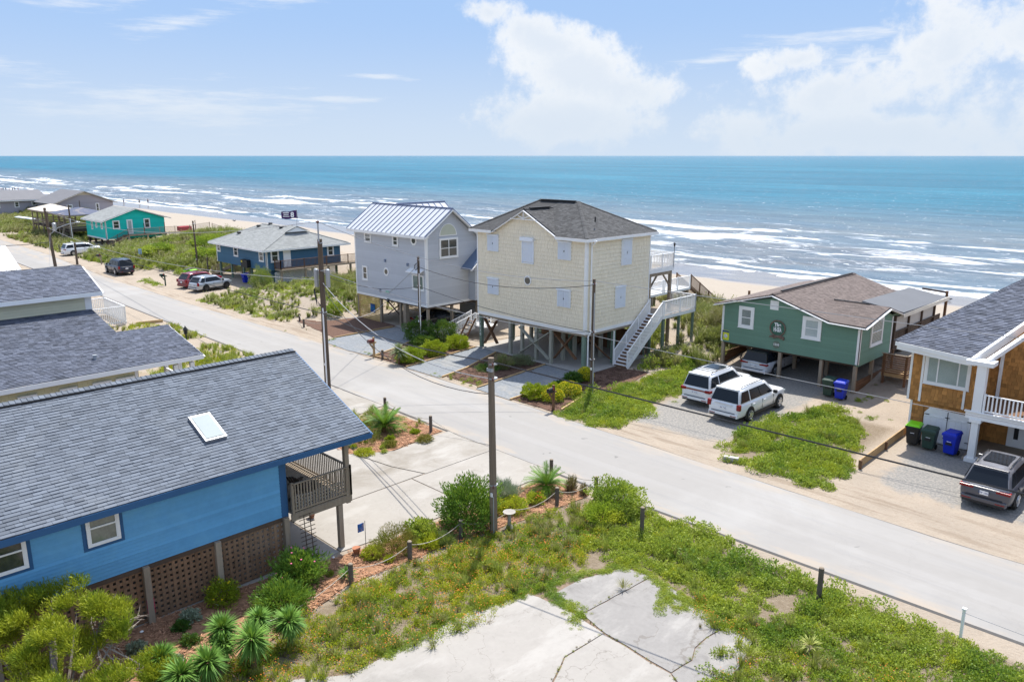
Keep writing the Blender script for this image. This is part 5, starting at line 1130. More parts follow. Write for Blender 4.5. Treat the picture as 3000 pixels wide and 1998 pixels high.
shingles(orr, [tuple(p) for p in rpoly], (1, 0, 0), roof_slate2, .17, .32, single=150, thick=.025)
caps(orr, rpoly[0]+V((0, 0, .04)), rpoly[3]+V((0, 0, .04)), roof_slate2, .2, .14)
MB().prism([rpoly[0], rpoly[3], rpoly[3]+V((-3, 5, -3.2)), rpoly[0]+V((.0, 9, 0))], (0, 0, -.05)).build('roof_back_slope', roof_slate2, orr)
e0, e1 = rpoly[0], rpoly[1]
MB().bar(e0+V((0, -.03, -.12)), e1+V((0, -.03, -.12)), .06, .2).build('fascia', white_paint, orr); MB().bar(e0+V((.1, .1, -.30)), e1+V((0, .1, -.30)), .25, .2).build('cornice', white_paint, orr)
r0, r1 = rpoly[1], rpoly[2]; MB().bar(r0+V((.05, 0, -.18)), r1+V((.05, 0, -.18)), .14, .42).build('rake_board', white_paint, orr)
MB().box(-10.1, -8.95, 40.1, 40.9, 4.72, 4.92).build('bracket_beam', white_paint, orr); MB().bar((-9.3, 40.6, 4.9), (-8.4, 43.4, 5.9), .18, .2).build('knee_beam', white_paint, orr)

# ---- blue house with hip roof -----------------------------------------
navy = M('navy_siding', (.055, .145, .235), .65, .05, .8, tint=.06)
hh = house('navy_hip_roof_house', 'navy blue raised house with a light grey hip roof and a flag behind it', (-86, 47, 0))
H0, H1, HF, HB = -92.6, -80.4, 42.0, 51.5
fr = Plane('front', HF); sd = Plane('right', H1)
MB().box(H0+.02, H1-.02, HF+.02, HB, 1.72, 4.1).build('wall', navy, hh)
siding(fr, [(H0, 1.72), (H1, 1.72), (H1, 4.1), (H0, 4.1)], .2, navy, hh); siding(sd, [(HF, 1.72), (HB, 1.72), (HB, 4.1), (HF, 4.1)], .2, navy, hh)
trim(fr, H1-.1, H1+.05, 1.7, 4.1, white_paint, hh, .05, 'corner_trim'); trim(sd, HF-.05, HF+.12, 1.7, 4.1, white_paint, hh, .05, 'corner_trim'); trim(fr, H0-.03, H0+.1, 1.7, 4.1, white_paint, hh, .05, 'corner_trim')
a0, a1, b0_, b1_, ez = -93.3, -79.8, 41.3, 52.6, 4.08; rl = V((-90.2, 47, 6.05)); rr_ = V((-83.4, 47, 6.05))
for poly, al_ in (([(a0, b0_, ez), (a1, b0_, ez), rr_, rl], (1, 0, 0)), ([(a1, b0_, ez), (a1, b1_, ez), rr_], (0, 1, 0)), ([(a0, b1_, ez), (a1, b1_, ez), rr_, rl], (1, 0, 0)), ([(a0, b0_, ez), (a0, b1_, ez), rl], (0, 1, 0))): shingles(hh, [tuple(p) for p in poly], al_, roof_grey, .2, .4)
for p, q in ((rl, rr_), (rr_, (a1, b0_, ez)), (rl, (a0, b0_, ez)), (rr_, (a1, b1_, ez))): caps(hh, V(p)+V((0, 0, .04)), V(q)+V((0, 0, .04)), roof_grey, .25, .14)
MB().box(a0, a1, b0_-.05, b0_, ez-.2, ez).build('fascia', white_paint, hh); MB().box(a1, a1+.05, b0_-.05, b1_, ez-.2, ez).build('fascia', white_paint, hh)
MB().prism([(-82.2, 45.6, 5.62), (-82.2, 48.4, 5.62), (-82.2, 47, 6.15)], (.05, 0, 0)).build('gablet_vent', white_paint, hh); MB().prism([(-82.1, 45.4, 5.60), (-82.1, 47, 6.2), (-84.2, 47, 6.2)], (0, 0, .05)).build('gablet_roof', roof_grey, hh); MB().prism([(-82.1, 48.6, 5.60), (-82.1, 47, 6.2), (-84.2, 47, 6.2)], (0, 0, .05)).build('gablet_roof', roof_grey, hh)
for u, v, z in ((-89.8, 46.2, 5.82), (-88.5, 47.1, 6.12), (-84.9, 46.5, 5.92), (-83.9, 47.2, 6.1), (-90.6, 44, 5.1)): MB().lathe([(.2, 0), (.28, .12), (.2, .2)], (u, v, z-.03), n=10).build('roof_vent', black_plastic, hh)
for s0, s1, z0, z1 in ((-92.35, -91.5, 2.95, 4.0), (-88.05, -87.0, 2.75, 3.98), (-81.95, -80.9, 2.7, 3.98)): window(fr, s0, s1, z0, z1, hh, fw=.12)
for s0, s1, z0, z1 in ((42.5, 43.5, 2.65, 4.02), (49.7, 50.6, 2.7, 4.0)): window(sd, s0, s1, z0, z1, hh, fw=.14)
dr = trim(sd, 44.05, 44.97, 1.95, 4.0, white_paint, hh, .05, 'door'); trim(Plane('right', H1+.05), 44.15, 44.87, 2.0, 3.92, white_vinyl, dr, .01, 'door_leaf')
MB().box(-85.6, -84.1, 41.5, 41.98, 1.75, 2.62).build('mini_split_unit', black_plastic, hh); MB().box(-85.5, -85.2, 41.48, 41.5, 2.3, 2.5).build('yellow_label', M('yellow_label', (.7, .55, .03), .5), hh)
for u, v in ((-92.3, 42.2), (-89.3, 42.2), (-86.3, 42.2), (-84.4, 42.2), (-81.2, 42.2), (-80.6, 44.9), (-80.6, 47.8), (-80.6, 51), (-92.3, 46), (-86, 46), (-92.3, 51), (-86, 51)): post(u, v, 0, 1.7, .22, wood_green, hh)
MB().box(-84.2, -80.8, 42.8, 45.5, 0, 1.7).build('storage_room', navy, hh)
lattice(Plane('right', -79.9), 42.6, 50.4, .35, 1.55, .17, .045, white_vinyl, hh, diag=True, single=False)
dk = thing('side_deck', 'brown railed deck running along the side of the navy hip roof house toward the sea', 'deck', (-79.5, 48, 0))
MB().box(-80.35, -78.9, 42.9, 56.5, 1.72, 1.9).build('deck_floor', wood_grey, dk); MB().box(-80.35, -70, 54.5, 60, 1.72, 1.9).build('deck_floor', wood_grey, dk)
railing((-78.95, 42.9, 1.9), (-78.95, 54.5, 1.9), 1.0, wood_brown, dk, .16, posts=5, single=False); railing((-80.3, 42.9, 1.9), (-78.95, 42.9, 1.9), 1.0, wood_brown, dk, .16, single=False)
railing((-78.9, 54.5, 1.9), (-70, 54.5, 1.9), 1.0, wood_brown, dk, .16, posts=4, single=False); railing((-80.3, 60, 1.9), (-70, 60, 1.9), 1.0, wood_brown, dk, .16, posts=4, single=False); railing((-80.3, 56, 2.9), (-74, 56, 2.9), 1.0, wood_brown, dk, .16, posts=3, single=False)
for v in (43, 46, 49, 52, 55, 59): post(-79.1, v, 0, 1.72, .2, wood_grey, dk)
for u in (-76, -72.5): post(u, 55, 0, 1.72, .25, wood_dark, dk); post(u, 59, 0, 1.72, .25, wood_dark, dk)
fs = thing('front_stair', 'grey railed wooden stair under the left corner of the navy hip roof house', 'stair', (-92, 42, 0))
stairs((-93.6, 41.6, 0), (-90.6, 43.6, 1.6), (-.55, .83, 0), 1.2, 8, wood_grey, fs); railing((-93.6, 41.6, 0), (-90.6, 43.6, 1.6), .95, wood_grey, fs, .16, single=False); railing((-94.2, 42.6, 0), (-91.2, 44.6, 1.6), .95, wood_grey, fs, .16, single=False)
railing((-90.4, 43.0, .3), (-86.5, 43.0, .3), 1.0, wood_grey, fs, .16, posts=3, single=False)
fl = thing('flag', 'purple flag with a white 8 on a thin pole behind the navy house', 'flag', (-81.6, 49.5, 0))
FV = 49.5; q0 = PV(868, 672, FV); q1 = PV(869.5, 614, FV); MB().tube([(q0.x, FV, 4.0), (q1.x, FV, q1.z)], .035, 6).build('flag_pole', metal_grey, fl)
c1 = q1+V((0, 0, -.12)); fm = MB(); n = 10; top = []; bot = []
for i in range(n+1): f = i/n; top.append((c1.x-1.5*f, FV-1.35*f+.10*sin(f*7), c1.z-.22*f+.05*sin(f*9))); bot.append((c1.x-1.5*f, FV-1.35*f+.10*sin(f*7+.4), c1.z-.98-.05*f+.05*sin(f*8)))
for i in range(n): fm.poly([bot[i], bot[i+1], top[i+1], top[i]])
fo = fm.build('cloth', M('purple_cloth', (.055, .022, .10), .8, .1), fl); s_ = fo.modifiers.new('solid', 'SOLIDIFY'); s_.thickness = .02
d_ = V((1.5, 1.35, 0)).normalized(); nrm = V((d_.y, -d_.x, 0)); mid_ = V(c1)+V((-.42, -.38, -.55))+nrm*.10
text('8', 'flag_number', .85, white_vinyl, fl, mid_, (d_.x, d_.y, 0), (0, 0, 1), bold=.03)
for k, (w_, dz) in enumerate(((.75, .22), (.6, .02), (.8, -.2))):
    o = V(c1)+V((-.98, -.88, -.52+dz))+nrm*.13; MB().bar(o-d_*w_/2, o+d_*w_/2, .02, .09).build('flag_stripe', white_vinyl, fl)

# ---- turquoise house ---------------------------------------------------
turq = M('turquoise_siding', (.01, .55, .47), .65, .05, .8, tint=.05)
tq = house('turquoise_house', 'bright turquoise stilt house with a grey gable roof beyond the dune', (-140, 48, 0))
T0, T1, TF, TB = -145.2, -136.0, 43.6, 53.0
fr = Plane('front', TF); sd = Plane('right', T1)
MB().box(T0+.02, T1-.02, TF+.02, TB, 1.0, 4.0).build('wall', turq, tq)
gp = [(TF, 1.0), (TB, 1.0), (TB, 4.05), (48.3, 5.65), (TF, 4.05)]
MB().prism([(T1-.1, s, z) for s, z in gp], (.08, 0, 0)).build('gable_wall', turq, tq)
siding(fr, [(T0, 1.15), (T1, 1.15), (T1, 4.05), (T0, 4.05)], .3, turq, tq); siding(sd, [(TF, 1.0)]+gp[1:], .3, turq, tq)
band(fr, T0, T1, .9, 1.15, white_paint, tq); trim(fr, T1-.1, T1+.05, 1, 4, white_paint, tq); trim(sd, TF-.05, TF+.12, 1, 4, white_paint, tq)
for sg_, e in ((0, 43.0), (1, 54.0)): shingles(tq, [(T0-.6, e, 3.95), (T1+.5, e, 3.95), (T1+.5, 48.3, 5.75), (T0-.6, 48.3, 5.75)], (1, 0, 0), roof_grey, .3, .5)
for e in (43.0, 54.0): MB().bar((T1+.52, e, 3.85), (T1+.52, 48.3, 5.65), .05, .22, up=(1, 0, 0)).build('rake_board', white_paint, tq)
MB().box(T0-.6, T1+.5, 42.96, 43.0, 3.72, 3.93).build('fascia', white_paint, tq)
for s0, s1, z0, z1 in ((-142.5, -141.8, 2.3, 3.6), (-140.4, -139.7, 2.7, 3.65), (-137.9, -137.1, 2.6, 3.7)): window(fr, s0, s1, z0, z1, tq, fw=.12)
for s0, s1, z0, z1 in ((44.7, 45.8, 2.6, 3.95), (49.6, 50.6, 2.45, 4.05)): window(sd, s0, s1, z0, z1, tq, fw=.14)
trim(sd, 46.9, 47.8, 1.65, 4.0, white_paint, tq, .05, 'door'); trim(Plane('right', T1+.05), 47.1, 47.6, 2.0, 3.8, glass_blind, tq, .01, 'pane')
for u, v in ((-144.9, 43.8), (-142, 43.8), (-139, 43.8), (-136.2, 43.8), (-136.2, 48), (-136.2, 52.8), (-140, 48)): post(u, v, -.2, 1.0, .28, wood_dark, tq)
dk = thing('beach_deck', 'weathered deck with railing and stairs along the turquoise house', 'deck', (-134.5, 50, 0))
MB().box(-135.9, -134.3, 46.2, 60, 1.45, 1.6).build('deck_floor', wood_grey, dk)
railing((-134.35, 46.4, 1.6), (-134.35, 56.5, 1.6), 1.0, wood_grey, dk, .18, posts=5, single=False); railing((-134.3, 56.5, 1.6), (-134.3, 60, 1.9), 1.0, wood_grey, dk, .18, posts=2, single=False)
stairs((-134.4, 43.0, 0), (-134.4, 46.3, 1.6), (-1, 0, 0), 1.2, 8, wood_grey, dk); railing((-134.3, 43.0, 0), (-134.3, 46.4, 1.6), 1.0, wood_dark, dk, .18, posts=3, single=False)
MB().box(-138, -134, 57, 60.5, 1.5, 1.65).build('deck_floor', wood_grey, dk); stairs((-136, 66.5, -.7), (-136, 60.5, 1.6), (1, 0, 0), 1.4, 10, wood_grey, dk); railing((-134.4, 60.5, 1.7), (-134.4, 66.6, -.7), 1.0, wood_grey, dk, .2, posts=4, single=False)
for v in (46.5, 49.5, 52.5, 55.5, 59): post(-134.5, v, -.5, 1.5, .22, wood_grey, dk)
for v in (49, 52.3, 57.5): post(-134.35, v, 1.5, 3.4, .09, wood_dark, dk)
props(MB().box(-136.5, -135.2, 55.2, 57.2, 1.65, 2.35).build('covered_furniture', M('red_cover', (.5, .03, .06), .8)), 'red covered furniture on the sea end of the turquoise house deck', 'furniture')

# ---- open pavilions on stilts -----------------------------------------
def pavilion(name, label, u0, u1, v0, v1, zf, ze, zp, roof_m, st0):
    g = thing(name, label, 'pavilion', ((u0+u1)/2, (v0+v1)/2, 0)); cx, cy = (u0+u1)/2, (v0+v1)/2; k = (u1-u0)*.12
    A_ = [(u0-.6, v0-.6, ze), (u1+.6, v0-.6, ze), (u1+.6, v1+.6, ze), (u0-.6, v1+.6, ze)]; r0, r1 = (cx-k, cy, zp), (cx+k, cy, zp)
    for p in ([A_[0], A_[1], r1, r0], [A_[1], A_[2], r1], [A_[2], A_[3], r0, r1], [A_[3], A_[0], r0]): MB().prism(p, (0, 0, -.08)).build('roof_slope', roof_m, g)
    MB().box(u0-.6, u1+.6, v0-.65, v0-.55, ze-.25, ze-.05).build('fascia', wood_grey, g); MB().box(u1+.55, u1+.65, v0-.6, v1+.6, ze-.25, ze-.05).build('fascia', wood_grey, g)
    MB().box(u0, u1, v0, v1, zf-.25, zf).build('deck_floor', wood_dark, g)
    for i in range(4):
        u = lerp(u0, u1, i/3)
        for v in (v0, v1): post(u, v, -.3, ze, .2, wood_grey, g)
    for v in (v0, v1):
        for z in (.35, .65, .95): MB().bar((u0, v, zf+z), (u1, v, zf+z), .05, .14).build('rail', wood_grey, g)
    for u in (u0, u1):
        for z in (.35, .65, .95): MB().bar((u, v0, zf+z), (u, v1, zf+z), .05, .14).build('rail', wood_grey, g)
    stairs(st0[0], st0[1], (0, 1, 0) if abs(st0[1][0]-st0[0][0]) > 1 else (1, 0, 0), 1.4, 9, wood_grey, g, wood_grey)
    a, b_ = V(st0[0]), V(st0[1]); railing(a, b_, .95, wood_grey, g, .4, posts=3, single=False)
    for p, q in (((u0, v0, 0), (u0+2, v0, zf)), ((u1, v0, 0), (u1-2, v0, zf))): MB().bar(p, q, .1, .16).build('brace', wood_dark, g)
    return g
pavilion('white_roof_pavilion', 'open stilt pavilion with a pale hip roof beyond the street light', -168.5, -159, 41.5, 46, 1.9, 4.5, 5.5, M('tan_white_roof', (.56, .50, .42), .8, .1, .5), ((-155, 40.2, 0), (-160, 41.8, 1.9)))
pavilion('dark_roof_pavilion', 'open stilt pavilion with a dark hip roof beside the turquoise house', -157.5, -148.5, 42.0, 48.5, 1.7, 4.35, 5.3, M('navy_tan_roof', (.085, .10, .15), .8, .1, .5, dirt=(.45, .36, .27), dirt_s=.25, dirt_a=.9), ((-147.3, 40.2, 0), (-151.5, 42, 1.7)))
props(MB().prism([(-186, 42.5, 1.9), (-175, 43.5, 1.9), (-175, 44.5, 2.0), (-186, 43.3, 2.0)], (0, 0, .14)).build('board', M('white_blue_board', (.6, .64, .68), .4, .1)), 'long white board lying across the dune grass left of the pavilions', 'board')
# ---- far grey buildings ------------------------------------------------
far_s = M('far_mauve_siding', (.36, .34, .38), .7, .04, .5); far_r = M('far_grey_roof', (.155, .155, .165), .85, .1, .8)
fg = thing('long_grey_building', 'long low grey building at the far left edge with two white windows', 'building', (-222, 45, 0))
MB().box(-232, -215, 20, 56, .3, 3.95).build('wall', far_s, fg)
for e in (-214.3, -232.7): MB().prism([(e, 19, 3.95), (e, 57, 3.95), (-223.5, 57, 5.9), (-223.5, 19, 5.9)], (0, 0, .1)).build('roof', far_r, fg)
MB().box(-214.35, -214.25, 19, 57, 3.75, 3.98).build('fascia', white_paint, fg)
for s0, s1, z0, z1 in ((49.5, 50.5, 2.3, 3.6), (53.1, 54.1, 2.6, 3.6), (45.8, 46.6, 2.3, 3.6), (41, 42, 2.3, 3.6)): window(Plane('right', -215), s0, s1, z0, z1, fg, fw=.15)
fh = thing('grey_gable_building', 'wide grey gabled building behind the open pavilions near the surf', 'building', (-205, 60, 0))
MB().box(-214, -200, 54, 66.4, .2, 3.6).build('wall', far_s, fh); MB().prism([(-200.1, 54, 3.55), (-200.1, 66.4, 3.55), (-200.1, 60.2, 6.0)], (.1, 0, 0)).build('gable_wall', far_s, fh)
for e in (53.3, 67.2): MB().prism([(-199.4, e, 3.4), (-216, e, 3.4), (-216, 60.2, 6.15), (-199.4, 60.2, 6.15)], (0, 0, .1)).build('roof', far_r, fh); MB().bar((-199.35, e, 3.35), (-199.35, 60.2, 6.1), .08, .25, up=(1, 0, 0)).build('rake_board', M('tan_rake', (.55, .50, .42), .7), fh)
MB().prism([(-199.98, 58.4, 5.3), (-199.98, 62.0, 5.3), (-199.98, 60.2, 6.0)], (.05, 0, 0)).build('gable_panel', MATS['tan_rake'], fh)
for s0, s1, z0, z1 in ((56.4, 57.6, 2.5, 3.3), (62.5, 63.3, 1.2, 3.4)): window(Plane('right', -200), s0, s1, z0, z1, fh, fw=.15)

# ================================================================ VEHICLES
def paint(name, col, metal=0): return M(name, col, .32, .02, .5, metal=metal, spec=.5, coat=.6)
tyre_me = rim_me = None
def wheel(par, x, y, r, w=.25, dark=False, side=1):
    mb = MB().lathe([(r*.62, -w/2), (r*.93, -w/2), (r, -w/2+.04), (r, w/2-.04), (r*.93, w/2), (r*.62, w/2)], (x, y, r), axis='y', n=24); t_ = mb.build('tyre', black_rubber, par, smooth=40)
    MB().lathe([(r*.61, -.004), (r*.6, .004)], (x, y+side*(w/2+.003), r), axis='y', n=24).build('wheel_well', black_plastic, t_); rm = MATS.get('dark_rim') or M('dark_rim', (.07, .07, .075), .4, .1, metal=.6)
    m2 = MB(); yo = y+side*(w/2+.012)
    m2.lathe([(r*.62, -.01), (r*.62, .02), (r*.55, .0), (r*.50, -.05)] if side > 0 else [(r*.62, .01), (r*.62, -.02), (r*.55, 0), (r*.50, .05)], (x, yo, r), axis='y', n=24)
    for k in range(6):
        a = k*pi/3+.3; m2.bar((x+r*.08*cos(a), yo+side*.012, r+r*.08*sin(a)), (x+r*.58*cos(a), yo+side*.02, r+r*.58*sin(a)), .075, .03, up=(0, 1, 0))
    m2.lathe([(r*.14, -.03), (r*.14, .03)], (x, yo, r), axis='y', n=12)
    m2.build('rim', rm if dark else steel, t_, smooth=40)
def car(name, label, loc, rz, L=5.0, Wd=1.95, Ht=1.8, belt=1.05, gc=.28, wb=3.0, r=.38, body=None, kind='suv', roof_c=None, lights='corner', rails=True, roofglass=None, darkrim=False, plate='', bumper_dark=False, rear_ov=None, cat='car', hood=None, name_parts=True):
    c = thing(name, label, cat); hw = Wd/2; hood = hood or belt-.03; bx0, bx1 = -L/2, L/2
    ro = rear_ov if rear_ov is not None else (L-wb)*.53; xr = bx0+ro; xf = xr+wb
    if kind == 'sedan': xb0, xt0, xt1, xb1 = bx0+.75, bx0+1.45, bx0+L*.56, bx0+L*.72
    elif kind == 'wagon': xb0, xt0, xt1, xb1 = bx0+.10, bx0+.62, bx0+L*.58, bx0+L*.75
    elif kind == 'van': xb0, xt0, xt1, xb1 = bx0+.06, bx0+.42, bx0+L*.66, bx0+L*.86
    else: xb0, xt0, xt1, xb1 = bx0+.08, bx0+.36, bx0+L*.585, bx0+L*.735
    # lower body: loft of cross-sections; stations carry width factor and top height
    if kind == 'sedan': st = [(bx0, .80, .50, belt-.18), (bx0+.10, .90, gc+.08, belt-.06), (bx0+.5, .97, gc, belt), (xb0, 1, gc, belt)]
    else: st = [(bx0, .74, gc+.14, belt-.28), (bx0+.035, .84, gc+.07, belt-.12), (bx0+.10, .92, gc+.03, belt-.03), (bx0+.35, .985, gc, belt), (xr, 1, gc, belt)]
    st += [(0, 1, gc, belt-.0), (xb1-.25, 1, gc, belt-.01), (xb1, .995, gc, belt-.01), (lerp(xb1, bx1, .35), .985, gc, lerp(belt, hood, .5)), (lerp(xb1, bx1, .7), .965, gc, hood-.01), (bx1-.28, .91, gc, hood-.07), (bx1-.10, .84, gc+.05, hood-.16), (bx1, .70, gc+.12, hood-.30)]
    mb = MB(); rings = []
    for x, wf, zb, zt in st:
        w = hw*wf; zm = lerp(zb, zt, .55)
        prof = [(0, zb), (w*.84, zb), (w*.965, zb+.10), (w, zm-.02), (w*.995, zm+.06), (w*.972, zt-.09), (w*.93, zt-.015), (w*.80, zt+.012), (0, zt+.03)]
        ring = prof+[(-y, z) for y, z in prof[-2:0:-1]]; rings.append(len(mb.v)); mb.v += [(x, y, z) for y, z in ring]; n = len(ring)
    for i in range(len(rings)-1):
        for j in range(n): mb.f.append((rings[i]+j, rings[i+1]+j, rings[i+1]+(j+1) % n, rings[i]+(j+1) % n)); mb.tint.append(None)
    mb.f.append(tuple(rings[0]+j for j in range(n))); mb.f.append(tuple(rings[-1]+j for j in reversed(range(n)))); mb.tint += [None]*2
    bo = mb.build('body', body, c, smooth=50)
    # greenhouse
    wbm, wt, zb, zr = hw*.925, hw*(.72 if kind != 'sedan' else .66), belt-.04, Ht
    rise = .0
    secs = [(xb0, xb0, zb), (xt0, None, zr)]
    def cab(f, side, inset=0):
        "point on the side of the cabin; f=(x fraction, height fraction)"
        t_ = f[1]; x0 = lerp(xb0, xt0, t_); x1 = lerp(xb1, xt1, t_); return V((lerp(x0, x1, f[0]), side*(lerp(wbm, wt, t_)), lerp(zb, zr-.06, t_)))
    g = MB(); nx = 17; prf = []
    for i in range(nx):
        fx = i/(nx-1); ring = []
        for t_, yy in ((0, 1), (.5, 1), (.86, 1), (.97, .90), (1.0, .55), (1.015, 0), (1.0, -.55), (.97, -.90), (.86, -1), (.5, -1), (0, -1)):
            tt = min(t_, 1); x0 = lerp(xb0, xt0, tt**1.1); x1 = lerp(xb1, xt1, tt); w = lerp(wbm, wt, tt)*(1-.07*abs(2*fx-1)**8)
            crown = .07*sin(pi*min(1, max(0, fx)))*(t_ > .9)
            ring.append((lerp(x0, x1, fx), w*yy, lerp(zb, zr-.05, t_)+crown))
        prf.append(len(g.v)); g.v += ring; m_ = len(ring)
    for i in range(nx-1):
        for j in range(m_-1): g.f.append((prf[i]+j, prf[i+1]+j, prf[i+1]+j+1, prf[i]+j+1)); g.tint.append(None)
    g.f.append(tuple(prf[0]+j for j in range(m_))); g.f.append(tuple(prf[-1]+j for j in range(m_))); g.tint += [None]*2
    g.build('roof', roof_c or body, c, smooth=45)
    # side glass
    if kind in ('suv', 'van'): cuts = [(.035, .28), (.315, .59), (.62, .90)]
    elif kind == 'wagon': cuts = [(.06, .25), (.275, .56), (.585, .90)]
    else: cuts = [(.16, .50), (.53, .86)]
    for s in (-1, 1):
        ca, cb = (cuts[1][0], cuts[-1][1]) if len(cuts) > 2 else (cuts[0][0], cuts[-1][1]); nn = V((0, s, .28)).normalized(); MB().prism([cab((ca, .12), s)+nn*.001, cab((cb, .12), s)+nn*.001, cab((cb, .85), s)+nn*.001, cab((ca, .85), s)+nn*.001], nn*.006).build('window_trim', black_plastic, c)
        for a, b_ in cuts:
            q = [cab((a, .13), s), cab((b_+(.045 if b_ > .84 else 0), .13), s), cab((b_, .84), s), cab((a+(.02 if a < .1 else 0), .84), s)]
            nn = V((0, s, .28)).normalized(); MB().prism([p+nn*.004 for p in q], nn*.012).build('side_window', glass_car, c)
        # door seams and handles
        for a in (cuts[0][1]+.017, (cuts[1][1]+.017) if len(cuts) > 2 else .515, .93):
            x = lerp(xb0, xb1, a); MB().box(x-.006, x+.006, s*hw*.98, s*(hw*1.002+.002), gc+.16, belt-.1).build('door_seam', black_plastic, c)
        for a in ((cuts[1][0]+.02), (cuts[-1][0]+.02)):
            x = lerp(xb0, xb1, a); MB().box(x, x+.2, s*hw*.985, s*(hw+.03), belt-.2, belt-.16).build('door_handle', body, c)
        MB().box(xr+r+.12, xf-r-.12, s*(hw*.93), s*(hw*.995), gc-.05, gc+.10).build('sill', black_plastic, c)
        mx = lerp(xb0, xb1, .90); mr = MB().box(mx, mx+.16, s*(hw*.98), s*(hw+.20), belt-.02, belt+.17).build('wing_mirror', black_plastic if darkrim or kind == 'suv' else body, c); bevel(mr, .03)
        for xw in (xr, xf):
            pts_ = [(xw+(r+.07)*cos(a*pi/12), s*(hw*1.0-.02), r+(r+.07)*sin(a*pi/12)) for a in range(-1, 14)]
            MB().prism(pts_, (0, s*.028, 0)).build('wheel_arch', black_plastic, c)
            wheel(c, xw, s*(hw-.10), r, .25, darkrim, s)
    # rear and front glass
    def endglass(xa, xb_, t0, t1, inset, nm, sgn):
        q = []
        for t_, sy_ in ((t0, -1), (t0, 1), (t1, 1), (t1, -1)):
            x = lerp(xa, xb_, t_); w = lerp(wbm, wt, t_)-inset; q.append(V((x, sy_*w, lerp(zb, zr-.05, t_))))
        nn = V((sgn, 0, .35)).normalized(); MB().prism([p+nn*.006 for p in q], nn*.014).build(nm, glass_car, c)
    endglass(xb0, xt0, .10, .88, .10, 'rear_window', -1); endglass(xb1, xt1, .08, .93, .10, 'windscreen', 1)
    sp_ = MB().box(xt0-.10, xt0+.12, -wt*.92, wt*.92, zr-.075, zr-.03).build('rear_spoiler', roof_c or body, c); bevel(sp_, .015)
    # tail
    zc_ = belt-.16
    if lights == 'corner':
        for s in (-1, 1): bevel(MB().box(bx0-.005, bx0+.16, s*hw*.76, s*hw*.975, belt-.30, belt+.02).build('tail_light', red_light, c), .015)
    elif lights == 'bar':
        MB().box(bx0-.012, bx0+.05, -hw*.70, hw*.70, belt-.16, belt-.10).build('light_bar', red_light, c)
        for s in (-1, 1): bevel(MB().box(bx0-.01, bx0+.30, s*hw*.62, s*hw*.965, belt-.21, belt-.06).build('tail_light', red_light, c), .015)
    else:
        for s in (-1, 1): bevel(MB().box(bx0-.012, bx0+.22, s*hw*.42, s*hw*.955, belt-.19, belt-.08).build('tail_light', red_light, c), .015)
    MB().box(bx0-.02, bx0+.03, -hw*.55, hw*.55, belt-.09, belt-.06).build('tailgate_trim', steel, c)
    bm_ = MB().box(bx0-.05, bx0+.3, -hw*.86, hw*.86, gc+.02, gc+.26).build('rear_bumper', black_plastic if bumper_dark else body, c); bevel(bm_, .05, 3)
    MB().box(bx0-.06, bx0+.1, -hw*.78, hw*.78, gc+.0, gc+.09).build('bumper_trim', black_plastic, c); MB().box(bx0-.052, bx0-.03, -hw*.7, hw*.7, gc+.27, gc+.30).build('bumper_step', black_plastic, c)
    for s in (-1, 1): MB().box(bx0-.058, bx0-.04, s*hw*.45, s*hw*.8, gc+.12, gc+.16).build('reflector', red_light, c)
    pl_ = MB().box(bx0-.03, bx0-.008, -.16, .16, belt-.36, belt-.2).build('number_plate', white_vinyl, c)
    if plate: text(plate, 'plate_text', .11, M('plate_ink', (.03, .06, .2), .5), pl_, (bx0-.036, 0, belt-.28), (0, -1, 0), (0, 0, 1), ext=.001)
    # front
    for s in (-1, 1): bevel(MB().box(bx1-.30, bx1-.06, s*hw*.55, s*hw*.88, hood-.32, hood-.18).build('headlight', glass_blind, c), .02)
    MB().box(bx1-.06, bx1-.0+.01, -hw*.45, hw*.45, hood-.55, hood-.2).build('grille', black_plastic, c)
    if rails:
        for s in (-1, 1): MB().tube([(xt0+.25, s*wt*.86, zr-.02), (xt0+.4, s*wt*.86, zr+.05), (xt1-.35, s*wt*.86, zr+.05), (xt1-.2, s*wt*.86, zr-.02)], .022, 6).build('roof_rail', black_plastic, c)
    if rails == 'bars':
        for x in (xt0+.55, xt0+.95): MB().bar((x, -wt*.86, zr+.06), (x, wt*.86, zr+.06), .05, .03).build('cross_bar', black_plastic, c)
    if roofglass:
        a, b_ = roofglass; q = [(lerp(xt0, xt1, a), -wt*.66, zr+.028), (lerp(xt0, xt1, b_), -wt*.66, zr+.028), (lerp(xt0, xt1, b_), wt*.66, zr+.028), (lerp(xt0, xt1, a), wt*.66, zr+.028)]
        MB().prism(q, (0, 0, .012)).build('sunroof', glass_car, c)
    c.location = loc; c.rotation_euler = (0, 0, rz); LOC[c.name] = V(loc); return c
white_car = paint('white_car_paint', (.74, .75, .76)); silver = paint('silver_car_paint', (.42, .45, .49), .4); grey_car = paint('grey_car_paint', (.055, .06, .08), 0); red_car = paint('red_car_paint', (.22, .01, .025)); black_car = paint('black_car_paint', (.012, .013, .016)); navy_car = paint('dark_blue_car_paint', (.016, .022, .045))
UP = pi/2
car('parked_suv', 'long white suv with a plain white roof parked nearest the road before the green house', (-20.72, 39.75, 0), UP, 5.5, 2.04, 1.93, 1.13, .34, 3.35, .41, white_car, 'suv', lights='corner', plate='BC 742', name_parts=0)
car('parked_suv', 'white suv with glass sunroof, cross bars and red light bar beside the weeds', (-23.4, 41.0, 0), UP+.02, 5.3, 2.0, 1.93, 1.13, .32, 3.3, .41, white_car, 'suv', lights='bar', rails='bars', roofglass=(.45, .86), plate='JR 4121')
